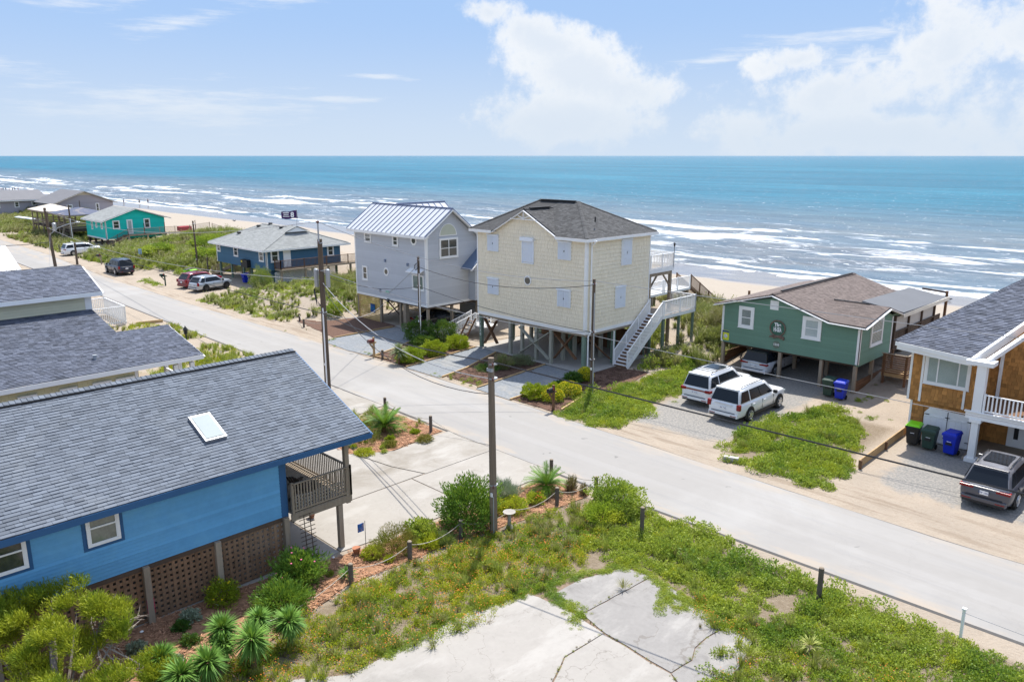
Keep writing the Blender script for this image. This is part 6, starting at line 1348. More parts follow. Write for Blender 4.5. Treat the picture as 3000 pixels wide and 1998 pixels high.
car('parked_suv', 'silver white suv with dark roof parked in the shade under the green house', (-24.05, 49.15, 0), UP, 5.3, 2.0, 1.70, 1.05, .3, 3.2, .40, paint('pearl_car_paint', (.50, .53, .58)), 'suv', roof_c=black_car, lights='wide', plate='RDV 88')
car('parked_suv', 'dark grey suv with panoramic glass roof in front of the orange house', (-7.45, 37.3, 0), UP+.0, 5.0, 1.96, 1.74, 1.04, .28, 3.0, .40, grey_car, 'wagon', lights='wide', roofglass=(.22, .80), plate='EFF 1967', roof_c=paint('glare_roof_paint', (.15, .15, .165)))  # roof lighter than the body: glare put into its colour
car('parked_sedan', 'black sedan parked under the grey house behind the concrete post', (-51.2, 42.3, 0), UP-.06, 4.7, 1.85, 1.42, .93, .2, 2.8, .34, black_car, 'sedan', lights='wide', rails=False)
car('parked_crossover', 'silver crossover with dark grey front wing beside the red wagon', (-83.0, 36.6, 0), UP+.24, 4.5, 1.82, 1.62, 1.0, .26, 2.65, .37, silver, 'wagon', lights='corner', darkrim=True, plate='HKT 2')
car('parked_wagon', 'dark red wagon half hidden behind the silver crossover', (-86.1, 36.9, 0), UP+.18, 4.8, 1.86, 1.66, 1.0, .25, 2.75, .36, red_car, 'wagon', lights='corner', plate='TJE 6')
car('parked_suv', 'black suv parked on the sandy verge facing away along the street', (-102.8, 34.0, 0), pi, 5.2, 2.02, 1.90, 1.12, .33, 3.0, .42, navy_car, 'suv', lights='corner', plate='PCK 5')
car('parked_minivan', 'white minivan parked nose-in before the turquoise house', (-126.9, 37.0, 0), UP+.02, 5.1, 1.98, 1.74, 1.08, .2, 3.0, .36, white_car, 'van', lights='wide', plate='')

# ================================================================ STREET FURNITURE
def pole(name, label, u, v, h, r, group=None, tilt=(0, 0), mat=None):
    p = thing(name, label, 'utility pole' if name == 'utility_pole' else 'pole', (u, v, 0), group)
    MB().tube([(u, v, -.3), (u+tilt[0]*.5, v+tilt[1]*.5, h*.5), (u+tilt[0], v+tilt[1], h)], [r, r*.88, r*.76], 12).build('pole', mat or wood_pole, p, smooth=40); return p
p1 = pole('utility_pole', 'plain leaning wooden pole in the foreground meadow', -20.17, 19.18, 7.0, .155, tilt=(-.05, -.05), mat=M('pole_wood_light', (.20, .155, .115), .9, .35, 1.6, .5, 18, stretch=(1, 1, .06)))
MB().tube([(-20.05, 19.06, .1), (-20.05, 19.05, 1.6)], .02, 6).build('ground_wire_guard', metal_grey, p1); MB().box(-20.32, -20.06, 19.0, 19.1, 6.5, 6.62).build('cable_clamp', metal_grey, p1)
p2 = pole('utility_pole', 'tall dark pole with grey equipment cans standing at the road edge behind the blue roof', -41.33, 25.1, 9.35, .19)
MB().tube([(-41.2, 24.95, 9.2), (-41.2, 24.95, 10.35)], .05, 8).build('top_pin', metal_grey, p2); MB().lathe([(.05, 0), (.1, .03), (.1, .12), (.05, .16)], (-41.2, 24.95, 10.3), n=10).build('insulator', M('insulator_brown', (.12, .05, .04), .3), p2)
for du, dv in ((-.38, -.14), (.32, .22)): MB().lathe([(.12, 0), (.135, .03), (.135, 1.05), (.06, 1.12)], (-41.33+du, 25.1+dv, 6.45), n=14).build('equipment_can', metal_grey, p2, smooth=40)
MB().tube([(-41.15, 24.93, .1), (-41.17, 24.95, 5.2)], .045, 8).build('conduit', white_vinyl, p2)
for k in range(4): MB().tube([(-41.7, 25.0, 6.9-.1*k), (-41.95-.05*k, 24.95, 6.2), (-41.8, 24.95, 5.6-.12*k), (-41.4, 25, 5.3)], .016, 5).build('cable_loop', wire_m, p2)
p3 = pole('utility_pole', 'slim dark pole with white conduit before the grey house', -47.45, 37.3, 6.7, .12); MB().tube([(-47.25, 37.2, .1), (-47.28, 37.2, 5.4)], .04, 8).build('conduit', white_vinyl, p3)
for k in range(3): MB().tube([(-47.5, 37.2, 6.2), (-47.85, 37.2, 6.0-.1*k), (-47.7, 37.2, 5.6), (-47.3, 37.2, 5.8+.1*k), (-47.4, 37.2, 6.2)], .014, 5).build('cable_loop', wire_m, p3)
p4 = pole('utility_pole', 'dark pole with white conduit in front of the right corner of the cream house', -29.04, 35.9, 7.1, .12); MB().tube([(-28.86, 35.8, .1), (-28.9, 35.8, 6.3)], .035, 8).build('conduit', metal_grey, p4)
p5 = pole('utility_pole', 'slim dark pole between the dune and the red wagon', -96.6, 41.2, 6.35, .12, tilt=(-.3, 0))
p6 = pole('utility_pole', 'leaning pole carrying the grey transformer and curved street light', -114.7, 30.1, 7.6, .21, tilt=(-.75, -.2))
MB().lathe([(.22, 0), (.24, .05), (.24, .95), (.12, 1.05)], (-114.85, 30.6, 4.65), n=14).build('transformer', metal_grey, p6, smooth=40)
MB().tube([(-115.1, 30.2, 4.3), (-114.9, 31.0, 5.0), (-114.6, 32.2, 5.45), (-114.4, 33.2, 5.6)], .05, 6).build('lamp_arm', metal_grey, p6); MB().lathe([(.05, -.3), (.13, -.1), (.1, .25), (.04, .3)], (-114.35, 33.3, 5.62), axis='y', n=10).build('lamp_head', metal_grey, p6)
p7 = pole('utility_pole', 'dark pole with white stripe rising between the open pavilion and the turquoise house', -145.6, 41.4, 6.2, .15, tilt=(-.4, 0)); MB().tube([(-145.4, 41.3, 0), (-145.6, 41.3, 4)], .05, 6).build('conduit', white_vinyl, p7)
p8 = pole('guy_pole', 'short dark pole stub at the left of the pull-off where the black suv stands', -115.3, 32.9, 2.9, .16)
pole('dune_pole', 'small grey pole with wires in front of the wide grey gable building', -186, 55, 4.8, .1)
for pp, u_, v_, zs in ((p1, -20.17, 19.18, (6.75, 6.2, 2.0)), (p2, -41.33, 25.1, (9.1, 7.45, 4.9)), (p3, -47.45, 37.3, (6.4, 4.4, 2.0)), (p4, -29.04, 35.9, (6.8, 3.9, 2.2)), (p5, -96.6, 41.2, (6.0,)), (p6, -115.1, 30.0, (7.2, 5.0))):
    for z_ in zs:
        MB().tube([(u_, v_, z_), (u_, v_, z_+.05)], .17 if pp is p1 else .16 if pp is not p2 else .2, 12).build('steel_band', metal_grey, pp)
        MB().tube([(u_+.12, v_-.12, z_+.02), (u_+.3, v_-.3, z_+.06)], .02, 6).build('bracket', metal_grey, pp); MB().lathe([(.03, 0), (.05, .03), (.03, .06), (.05, .09), (.02, .12)], (u_+.3, v_-.3, z_+.04), n=8).build('insulator', MATS['insulator_brown'], pp)
    MB().box(u_+.03, u_+.13, v_-.2, v_-.17, 1.6, 1.75).build('pole_tag', white_vinyl, pp)
def wire(name, pts, sag, r, mat, label):
    o = MB()
    for i in range(len(pts)-1):
        a, b_ = V(pts[i]), V(pts[i+1]); s = sag[i] if isinstance(sag, (list, tuple)) else sag
        o.tube([a.lerp(b_, k/16)-V((0, 0, s*4*(k/16)*(1-k/16))) for k in range(17)], r, 5)
    return props(o.build(name, mat), label, 'cable')
T2 = (-41.2, 24.95, 10.4); T4 = (-29.04, 35.9, 7.0); T1 = (-20.2, 19.15, 6.85)
A_end = PV(3060, 1000, 39.5); 
wire('power_line', [(-115.3, 29.9, 7.3), T2], 1.6, .018, wire_l, 'thin pale line from the street light pole to the top of the tall pole')
wire('power_line', [T2, T4], .9, .018, wire_l, 'thin pale line from the tall pole top to the pole by the cream house')
wire('power_line', [T4, tuple(A_end)], .05, .018, wire_l, 'upper pale line crossing in front of the green and orange houses')
B2 = PV(1738, 983, 35.85); B3 = PV(3060, 1258, 37.2)
wire('service_line', [(-41.3, 25.0, 7.45), tuple(B2), tuple(B3)], [.5, .1], .018, wire_l, 'lower pale line crossing in front of the white suvs and orange house')
wire('service_line', [(-115.0, 30.0, 5.0), (-41.3, 25.0, 6.9)], 1.2, .02, wire_l, 'pale line sagging before the navy hip roof house')
wire('telephone_cable', [(-115.2, 32.9, 2.7), (-41.33, 25.0, 4.85), T1], [.3, .35], .026, wire_m, 'thick black cable sagging over the street from the pole stub to the foreground pole')
wire('telephone_cable', [T1, tuple(PV(3060, 1461, 21.6))], .02, .026, wire_m, 'thick black cable running from the foreground pole to the right edge')
wire('twisted_cable', [(-41.3, 25.1, 6.75), (-20.2, 19.15, 6.2)], 1.15, .02, wire_l, 'pale twisted cable drooping from the tall pole to just below the foreground pole top')
wire('twisted_cable', [(-41.3, 25.1, 6.4), (-20.2, 19.15, 5.6)], 1.5, .016, wire_m, 'dark slack cable drooping lowest over the street to the foreground pole')
wire('service_drop', [(-29.04, 35.9, 6.75), (-47.4, 37.25, 5.9)], .75, .022, wire_m, 'twisted dark service drop between the cream house pole and the slim pole')
wire('service_drop', [(-47.4, 37.25, 6.1), (-54.3, 39.3, 2.7)], .1, .025, wire_l, 'pale twisted drop from the slim pole to the lantern of the grey house')
wire('service_drop', [(-41.3, 25.1, 4.9), (-54.2, 39.3, 2.3)], .9, .018, wire_l, 'pale cable from the tall pole to the carport edge of the grey house')
wire('service_drop', [(-41.3, 25.1, 7.2), (-47.4, 37.25, 4.4), (-29.04, 35.9, 3.9)], [.5, .3], .018, wire_m, 'dark cable crossing low over the front of the grey house')
wire('service_drop', [(-29.04, 35.9, 3.9), (-35.6, 39.2, 2.5), (-42.7, 39.2, .5)], [.05, .1], .014, wire_m, 'thin dark cable from the cream house pole down toward the green corner post')
wire('guy_wire', [(-115.1, 30.1, 4.5), (-110.5, 28.2, 0)], 0, .02, wire_l, 'pale guy wire slanting from the street light pole')
wire('utility_cable', [(-115.2, 30, 3.2), (-128, 20, 3.0)], .5, .04, wire_m, 'black cable leaving the street light pole over the white metal roof')
# mailboxes
def mailbox(label, u, v, rz, bodym, postm, h=1.15, style=0):
    m_ = thing('mailbox', label, 'mailbox')
    MB().box(-.06, .06, -.06, .06, 0, h+.35 if style == 0 else h+.05).build('post', postm, m_)
    MB().box(-.05, .05, -.42, .22, h-.12, h-.02).build('arm', postm, m_); MB().bar((0, -.05, h-.5), (0, -.35, h-.12), .07, .08).build('brace', postm, m_)
    pts_ = [(-.11, 0), (.11, 0), (.11, .14)]+[(.11*cos(a*pi/8), .14+.11*sin(a*pi/8)) for a in range(1, 8)]+[(-.11, .14)]
    b_ = MB().prism([(x, -.52, h+z) for x, z in pts_], (0, .5, 0)).build('box', bodym, m_, smooth=30); MB().box(-.115, .115, -.535, -.52, h, h+.2).build('door', bodym, b_); MB().box(.115, .125, -.2, -.12, h+.1, h+.26).build('flag', M('red_flag', (.4, .03, .03), .5), b_)
    m_.location = (u, v, 0); m_.rotation_euler = (0, 0, rz); return m_
mailbox('faded red mailbox on a tan cross-shaped post before the grey house', -45.95, 31.85, R(8), M('faded_red_metal', (.16, .055, .05), .5, .15), wood_tan)
mb_ = mailbox('black mailbox on a brown post between the yellow flowering shrubs and the road', -28.65, 32.0, R(6), black_plastic, wood_brown)
mailbox('dark green mailbox pedestal beside the red wagon', -89.0, 34.1, R(0), M('mail_green', (.02, .05, .04), .5), M('mail_green2', (.03, .07, .055), .5), style=1)
mailbox('small dark mailbox on a post in the grass left of the black suv', -113.0, 35.2, R(0), black_plastic, wood_grey, style=1)
# bins
def bin_(label, u, v, rz, bm_, lm, h=1.05, group=None):
    b_ = thing('wheelie_bin', label, 'trash bin', (0, 0, 0), group)
    w0, w1 = .24, .32; d0, d1 = .26, .36
    pts_ = [(-w0, -d0, .12), (w0, -d0, .12), (w0, d0, .05), (-w0, d0, .05), (-w1, -d1, h), (w1, -d1, h), (w1, d1, h), (-w1, d1, h)]
    o = MB().quadbox(pts_).build('tub', bm_, b_); bevel(o, .03, 2)
    MB().box(-w1-.02, w1+.02, -d1-.04, -d1+.02, h-.10, h+.0).build('rim', bm_, b_)
    l = MB().quadbox([(-w1-.03, -d1-.05, h), (w1+.03, -d1-.05, h), (w1+.03, d1+.03, h), (-w1-.03, d1+.03, h), (-w1*.8, -d1*.8, h+.09), (w1*.8, -d1*.8, h+.09), (w1*.85, d1, h+.11), (-w1*.85, d1, h+.11)]).build('lid', lm, b_); bevel(l, .02, 2)
    MB().box(-w1*.45, w1*.45, -d1-.0, -d1+.06, h*.52, h*.62).build('grip', black_plastic, b_); MB().box(-w1*.3, w1*.3, -d1-.003+.02, -d1+.05, h*.66, h*.68).build('label_mark', white_vinyl, b_)
    MB().tube([(-w1, d1+.05, h-.05), (w1, d1+.05, h-.05)], .018, 6).build('handle', bm_, b_)
    for s in (-1, 1): MB().lathe([(.13, -.03), (.13, .03)], (s*(w0+.03), d0-.02, .13), axis='x', n=14).build('wheel', black_rubber, b_)
    b_.location = (u, v, 0); b_.rotation_euler = (0, 0, rz); return b_
bk = M('bin_black', (.022, .023, .022), .5, .1); lime = M('bin_lime', (.22, .62, .01), .4, .05); dg = M('bin_dark_green', (.028, .06, .045), .5, .1); bb = M('bin_blue', (.008, .03, .42), .4, .06)
bin_('black trash bin with a lime green lid before the white garage doors', -12.15, 40.75, R(5), bk, lime)
bin_('dark green trash bin standing between the lime-lidded and the blue bin at the garage', -11.35, 40.6, R(2), dg, dg)
bin_('bright blue recycling bin at the right of the white garage doors', -10.35, 40.55, R(-6), bb, bb, 1.12)
p_ = G(2050+1155/3.1357, 750+1300/3.1357); q_ = G(2050+1265/3.1357, 750+1330/3.1357)
bin_('dark green bin in the shade under the green house beside the blue one', p_.x, p_.y+.35, R(8), dg, dg, 1.08)
bin_('bright blue bin under the corner of the green house', q_.x, q_.y+.35, R(5), bb, bb, 1.1)
bin_('lime green bin with an open dark lid beside the weeds behind the red wagon', -92.6, 38.2, R(10), lime, bk)
bin_('black bin with a lime green lid behind the red wagon', -91.4, 38.4, R(0), bk, lime)
bin_('blue bin in the shade under the navy hip roof house', -84.3, 41.3, R(0), bb, bb)
# bollard posts strung with rope
pw = M('bollard_wood', (.12, .10, .085), .9, .3, 2, .3)
RP = [(-30.8, 24.6, .95), (-35.2, 25.1, .8)]
def bollard(label, u, v, h=.85, group=None):
    b_ = thing('bollard', label, 'bollard', (u, v, 0), group); MB().tube([(u, v, -.1), (u, v, h)], .085, 10).build('post', pw, b_, smooth=40); MB().tube([(u, v, h), (u, v, h+.03)], [.085, .05], 10).build('cap', wood_grey, b_); return b_
def rope(label, pts, sag=.22, r=.012):
    o = MB()
    for i in range(len(pts)-1):
        a, b_ = V(pts[i]), V(pts[i+1]); o.tube([a.lerp(b_, k/8)-V((0, 0, sag*4*(k/8)*(1-k/8))) for k in range(9)], r, 5)
    return props(o.build('rope', rope_m), label, 'rope')
gb = 'rope bollards of the front garden'
for lab, u, v, h in (('dark bollard at the road corner of the mulch island left of the concrete drive', -30.75, 24.7, .9), ('dark bollard nearest the blue roof in the grassy end of the mulch island', -35.2, 25.0, .85), ('dark bollard at the road beside the sago palm right of the drive', -22.1, 24.6, .95), ('dark bollard at the corner nearest the road where the rope turns', -19.45, 24.5, .95),
                     ('dark bollard standing in front of the sago palm right of the drive', -20.1, 22.75, .8), ('grey bollard just left of the foreground pole by the big oleander', -20.75, 18.0, .75), ('grey bollard between the rust shrub and the foreground meadow', -20.8, 15.6, .75), ('grey bollard at the lowest end of the rope by the dark yucca', -20.95, 13.2, .75)): bollard(lab, u, v, h, gb)
rope('pale rope slung between the bollards around the right garden bed', [(-22.1, 24.6, .8), (-19.45, 24.5, .8), (-20.1, 22.75, .65), (-20.4, 20.4, .5), (-20.75, 18.0, .65), (-20.8, 15.6, .62), (-20.95, 13.2, .6), (-20.2, 9.5, .5)], .25)
rope('thin rope from the left garden bollards along the street', [(-35.2, 25.0, .7), (-30.75, 24.7, .75), (-26.7, 25.6, .1)], .3, .014)
bollard('tall square post in the weeds beside the road, right of the garden corner', -16.05, 23.1, 1.15); bollard('tall metal-topped post in the weeds at the lower right of the road', -9.25, 23.5, 1.15)
wp_ = thing('white_marker_post', 'slim white marker post at the road edge in the bottom right corner', 'post', (-5.3, 24.5, 0)); MB().box(-5.34, -5.26, 24.46, 24.54, 0, .95).build('post', white_vinyl, wp_); MB().box(-5.36, -5.24, 24.44, 24.56, .95, 1.0).build('cap', white_vinyl, wp_)
wire('cord', [(-5.3, 24.5, .85), (3, 24.9, .8)], .1, .008, wire_l, 'thin cord strung from the white marker post toward the right edge')
for lab, u, v in (('brown bollard beside the tan mailbox post', -45.0, 31.9), ('brown bollard before the yucca of the grey house garden', -44.6, 33.6)): bollard(lab, u, v, .7)
rope('pale rope slung between the mailbox post and the bollards at the grey house', [(-45.95, 31.9, .8), (-45.0, 31.9, .6), (-44.6, 33.6, .6), (-44.3, 35.4, .5)], .12, .02)
for k, (u, v) in enumerate(((-58.6, 33.6), (-56.6, 34.2), (-54.8, 33.4), (-61.0, 34.6))): bollard(['brown bollard', 'short brown bollard', 'weathered bollard', 'small grey bollard'][k]+[' left of the grey house drive, second from the drive', ' nearest the tall pole in the garden left of the grey house', ' at the edge of the grey house gravel drive', ' at the far end of the rope in front of the grass bank'][k], u, v, .7)
rope('rope fence along the garden left of the grey house drive', [(-61.0, 34.6, .6), (-58.6, 33.6, .6), (-56.6, 34.2, .6), (-54.8, 33.4, .6)], .15, .02)
for lab, u, v, h in (('dark bollard at the far left roadside, nearest the camera', -132.5, 35.6, 1.1), ('light-topped bollard among the far left weeds', -138.5, 36.2, 1.3), ('short stump post in the far left weeds', -126.5, 35.0, .8), ('small dark post left of the pavilion stairs', -136, 37.5, .9), ('brown stump beside the light-topped bollard', -140.5, 36.8, .7)): bollard(lab, u, v, h)
props(MB().box(-142.8, -141.6, 39.4, 40.2, .1, .5).build('plastic_chest', white_vinyl), 'small white plastic chest in the weeds below the pavilions', 'chest')
sg_ = thing('street_sign', 'small blue-white sign on a thin post behind the black suv', 'sign', (-106.5, 38, 0)); z0 = ground_h(-106.5, 38); MB().tube([(-106.5, 38, z0-.2), (-106.5, 38, z0+1.5)], .03, 6).build('post', wood_grey, sg_); MB().box(-106.55, -106.5, 37.8, 38.2, z0+1.0, z0+1.7).build('plate', M('pale_blue_sign', (.35, .5, .65), .5), sg_)
for lab, u, v in (('thin brown stake in the dune weeds behind the lime bins', -92.2, 40.5),): post_ = bollard(lab, u, v, 2.3)
# bird bath, beach things
bbth = thing('bird_bath', 'pale stone bird bath beside the foreground pole', 'bird bath', (-20.1, 19.9, 0)); MB().lathe([(.2, 0), (.14, .06), (.08, .15), (.07, .5), (.12, .58)], (-20.1, 19.95, 0), n=16).build('pedestal', M('pale_stone', (.33, .31, .28), .8, .1, 5), bbth, smooth=50)
MB().lathe([(.1, .57), (.23, .64), (.25, .67), (.2, .66), (.1, .62), (.02, .61)], (-20.1, 19.95, 0), n=20).build('bowl', MATS['pale_stone'], bbth, smooth=50)
wfl = thing('garden_flag', 'small blue and orange garden flag on a wire stand by the deck corner post', 'flag', (-22.6, 14.9, 0)); MB().tube([(-22.6, 14.95, 0), (-22.6, 14.95, 1.15)], .012, 5).build('stand', wire_m, wfl); MB().box(-22.62, -22.6, 14.64, 14.9, .78, 1.1).build('cloth', M('blue_orange_cloth', (.03, .12, .35), .8, 1.0, 6, dirt=(.6, .25, .03), dirt_s=4, dirt_a=.9), wfl)
props(MB().lathe([(.09, 0), (.15, .24), (.16, .26)], (-22.55, 14.5, 0), n=14).build('terracotta_pot', M('terracotta', (.36, .15, .08), .8, .1), smooth=40), 'terracotta pot at the foot of the front deck corner post', 'pot')
props(MB().lathe([(.09, 0), (.15, .24), (.16, .26)], (-26.3, 14.9, .02), n=14).build('terracotta_pot', MATS['terracotta'], smooth=40), 'terracotta pot on the concrete beneath the deck of the blue house', 'pot')
ff3 = props(MB().box(-23.37, -23.33, 7.4, 7.62, .35, .85).build('garden_flag', M('red_white_blue_cloth', (.45, .03, .06), .8, .9, 3, dirt=(.03, .05, .3), dirt_s=3, dirt_a=.9)), 'small red and blue flag on the middle lattice post of the blue house', 'flag')
props(MB().bar((-17.0, 35.9, .12), (-16.5, 36.3, .12), .3, .22).build('concrete_block', M('block_grey', (.40, .39, .36), .9, .1)), 'weathered concrete block at the left of the triangular weed patch', 'block') if False else None
blk = G(2142, 1352); props(MB().bar((blk.x-.35, blk.y-.1, .12), (blk.x+.3, blk.y+.15, .12), .25, .22).build('concrete_block', M('block_grey', (.40, .39, .36), .9, .1)), 'weathered concrete block at the near corner of the triangular weed patch', 'block')
tw = thing('retaining_board', 'long tan timber retaining board between the sand lot and the orange house drive', 'retaining wall', (-12.7, 37, 0))
a = G(2515, 1372); b_ = G(2657, 1266)
for k in range(2): MB().bar((a.x, a.y, .12+.2*k), (b_.x, b_.y, .12+.2*k), .06, .19).build('board', wood_tan, tw)
for f in (0, .5, 1): c_ = V((a.x, a.y, 0)).lerp(V((b_.x, b_.y, 0)), f); MB().box(c_.x+.03, c_.x+.13, c_.y-.05, c_.y+.05, 0, .42).build('stake', wood_brown, tw)
fc = thing('water_spigot_post', 'short dark stake with a yellow cap near the beach deck of the navy house', 'stake', (-72, 62, 0)); MB().box(-72.06, -71.94, 61.94, 62.06, -.3, 3.2).build('post', wood_brown, fc); MB().prism([(-72, 62, 3.1), (-73.3, 61.2, 2.9), (-72.6, 61.6, 3.4)], (0, 0, .06)).build('pennant', M('yellow_cloth', (.7, .62, .02), .7), fc)

# ---- people on the beach ----------------------------------------------
skin_m = M('skin', (.30, .17, .11), .6, .05); cl_m = [M('navy_swimwear', (.03, .05, .12), .8), M('pink_swimwear', (.5, .12, .15), .8), M('black_swimwear', (.02, .02, .025), .8)]; hair_m = M('dark_hair', (.03, .02, .015), .8)
def skinned(name, verts, edges, rad, mat, parent, root=0):
    me = bpy.data.meshes.new(name); me.from_pydata(verts, edges, []); o = bpy.data.objects.new(name, me); COL.objects.link(o)
    m_ = o.modifiers.new('skin', 'SKIN'); m_.use_smooth_shade = True; o.modifiers.new('sub', 'SUBSURF').levels = 1
    for i, r_ in enumerate(rad): me.skin_vertices[0].data[i].radius = (r_, r_*.85) if not isinstance(r_, tuple) else r_
    me.skin_vertices[0].data[root].use_root = True
    dg_ = bpy.context.evaluated_depsgraph_get(); me2 = bpy.data.meshes.new_from_object(o.evaluated_get(dg_)); bpy.data.objects.remove(o)
    me2.materials.clear(); me2.materials.append(mat); me2.name = name; return place_mesh(name, me2, parent)
def person(label, loc, rz, walk=.12, arm=.1, cl=0, h=1.0):
    p = thing('person', label, 'person')
    vv = [(0, 0, .95), (0, 0, 1.15), (0, 0, 1.38), (0, 0, 1.50), (0, .01, 1.60), (0, .02, 1.70), (.18, 0, 1.42), (.24, arm, 1.15), (.26, arm*1.6, .88), (.27, arm*2, .80), (-.18, 0, 1.42), (-.24, -arm, 1.15), (-.26, -arm*.8, .88), (-.27, -arm*.6, .80),
          (.09, 0, .90), (.10, walk, .50), (.10, walk*1.1, .08), (.10, walk*1.1+.15, .04), (-.09, 0, .90), (-.10, -walk*.7, .50), (-.10, -walk*1.3, .08), (-.10, -walk*1.3+.15, .04)]
    ed = [(0, 1), (1, 2), (2, 3), (3, 4), (4, 5), (2, 6), (6, 7), (7, 8), (8, 9), (2, 10), (10, 11), (11, 12), (12, 13), (0, 14), (14, 15), (15, 16), (16, 17), (0, 18), (18, 19), (19, 20), (20, 21)]
    rad = [.14, .13, .15, .06, .085, .095, .06, .045, .035, .03, .06, .045, .035, .03, .10, .065, .045, .04, .10, .065, .045, .04]
    skinned('body', vv, ed, rad, skin_m, p)
    skinned('clothing', [(0, 0, .98), (.1, 0, .86), (.10, walk*.35, .72), (-.1, 0, .86), (-.10, -walk*.3, .72), (0, 0, 1.2), (0, 0, 1.36)], [(0, 1), (1, 2), (0, 3), (3, 4), (0, 5), (5, 6)], [.155, .12, .10, .12, .10, .145, .165], cl_m[cl], p)
    MB().lathe([(.02, 1.60), (.095, 1.63), (.105, 1.72), (.07, 1.79), (.01, 1.81)], (0, -.015, 0), n=10).build('hair', hair_m, p, smooth=60)
    p.location = loc; p.rotation_euler = (0, 0, rz); p.scale = (h, h, h); return p
for i, (x, y, lab, cl) in enumerate([(363, 597, 'person in dark swimwear at the water edge, left of the three near the turquoise roof', 0), (409, 600, 'person in dark swimwear standing in the middle of the three near the turquoise roof', 2), (434, 598, 'person in dark swimwear at the right of the three near the turquoise roof', 0)]):
    g_ = G(x, y, -2.25); person(lab, (g_.x, g_.y, -2.3), R(40*i), .1, .08, cl)
for i, (x, lab, cl) in enumerate([(4, 'person standing in the surf at the very left edge', 1), (10, 'person in navy swimwear, second from the left edge in the far surf', 0), (18, 'person in navy swimwear, third from the left edge in the far surf', 0), (28, 'person in pink swimwear in the middle of the far surf group', 1), (37, 'person in black swimwear right of the one in pink', 2), (44, 'person in navy swimwear near the right of the far surf group', 0), (54, 'person in pink swimwear at the right end of the far surf group', 1)]):
    g_ = G(x, 560, -2.3); person(lab, (g_.x, g_.y, -2.4), R(50*i), .12, .1, cl)
def gull(label, loc, rz, fly):
    b_ = thing('gull', label, 'bird'); MB().tube([(-.22, 0, 0), (-.1, 0, .01), (.08, 0, .03), (.2, 0, .06), (.27, 0, .05)], [.02, .07, .08, .05, .01], 8).build('body', M('gull_grey', (.12, .12, .13), .7), b_, smooth=60)
    for s in (-1, 1): MB().prism([(.08, s*.04, .04), (.02, s*.32, .22 if fly else .03), (-.1, s*.58, .12 if fly else .0), (-.1, s*.28, .16 if fly else .02), (-.08, s*.04, .03)], (0, 0, .012)).build('wing', MATS['gull_grey'], b_)
    b_.location = loc; b_.rotation_euler = (0, 0, rz); b_.scale = (1.3,)*3
g_ = PV(687, 648, 80); gull('dark gull flying low over the beach left of the navy house roof', tuple(g_), R(30), True); g_ = G(2780, 882, -2.2); gull('gull resting on the wet sand beyond the orange roof', (g_.x, g_.y, -2.0), R(10), False)

# ================================================================ VEGETATION
def leaf_mesh(name, mat, leaves):
    "leaves: (centre, direction, width vector, tint) diamonds"
    v = []; f = []; tn = []
    for c, d, w, ti in leaves:
        b = len(v); v += [tuple(c-d*.5), tuple(c+w*.5), tuple(c+d*.5), tuple(c-w*.5)]; f.append((b, b+1, b+2, b+3)); tn.append(ti)
    me = bpy.data.meshes.new(name); me.from_pydata(v, [], f); a = me.attributes.new('tint', 'FLOAT', 'FACE'); a.data.foreach_set('value', tn); me.materials.append(mat); return me
def rdir(r, zmin=-1):
    while 1:
        d = V((r.uniform(-1, 1), r.uniform(-1, 1), r.uniform(zmin, 1)))
        if .05 < d.length < 1: return d.normalized()
def mound(r, n, rad, h, L, w, up=.5, fill=.5, tb=0.5):
    out = []
    for i in range(n):
        d = rdir(r, 0); k = fill+(1-fill)*r.random()**.5; lump = 1+.25*noise.noise(d*2.3+V((rad, h, n*.1)))
        c = V((d.x*rad*k*lump, d.y*rad*k*lump, d.z*h*k*lump)); dd = (d*.6+rdir(r)*.8+V((0, 0, up))).normalized()*L*r.uniform(.6, 1.3)
        ww = dd.cross(rdir(r)).normalized()*w*r.uniform(.7, 1.2); out.append((c, dd, ww, min(1, max(0, tb*.4+.6*r.random()))))
    return out
def tuft(r, n, rad, h, w, lean=.5, heads=0):
    v = []; f = []; tn = []
    for i in range(n):
        a = r.uniform(0, 2*pi); b0 = V((cos(a), sin(a), 0))*rad*.3*r.random(); ln = lean*r.uniform(.1, 1); hh = h*r.uniform(.6, 1.1); o = V((cos(a), sin(a), 0)); s = V((-sin(a), cos(a), 0))*w/2; ti = r.random()
        p1 = b0+o*ln*hh*.25+V((0, 0, hh*.55)); p2 = b0+o*ln*hh*.75+V((0, 0, hh*(1-.25*ln))); k = len(v)
        v += [tuple(b0-s), tuple(b0+s), tuple(p1+s*.8), tuple(p1-s*.8), tuple(p2)]; f += [(k, k+1, k+2, k+3), (k+3, k+2, k+4)]; tn += [ti, ti]
        if heads and i < heads:
            k = len(v); q = p2+V((0, 0, .0)); v += [tuple(q-s*3), tuple(q+s*3), tuple(q+o*.12+V((0, 0, .10)))]; f.append((k, k+1, k+2)); tn.append(1.0)
    return v, f, tn
def tuft_mesh(name, mat, *a, **k):
    v, f, tn = tuft(*a, **k); me = bpy.data.meshes.new(name); me.from_pydata(v, [], f); at = me.attributes.new('tint', 'FLOAT', 'FACE'); at.data.foreach_set('value', tn); me.materials.append(mat); return me
gA = leafmat('vine_leaves', (.18, .27, .03), (.46, .51, .085), (.12, .23, .035), .40)
gB = leafmat('yellow_green_leaves', (.31, .37, .02), (.54, .52, .04), (.20, .32, .03), .42)
gC = leafmat('meadow_grass', (.17, .24, .04), (.36, .38, .09), (.26, .22, .10), .35)
gD = leafmat('dune_grass', (.15, .19, .055), (.34, .33, .14), (.27, .22, .13), .3, .15)
gE = leafmat('dry_grass', (.15, .11, .06), (.28, .21, .12), None, .2)
gF = leafmat('flower_petals', (.55, .10, .015), (.70, .28, .04), None, .2)
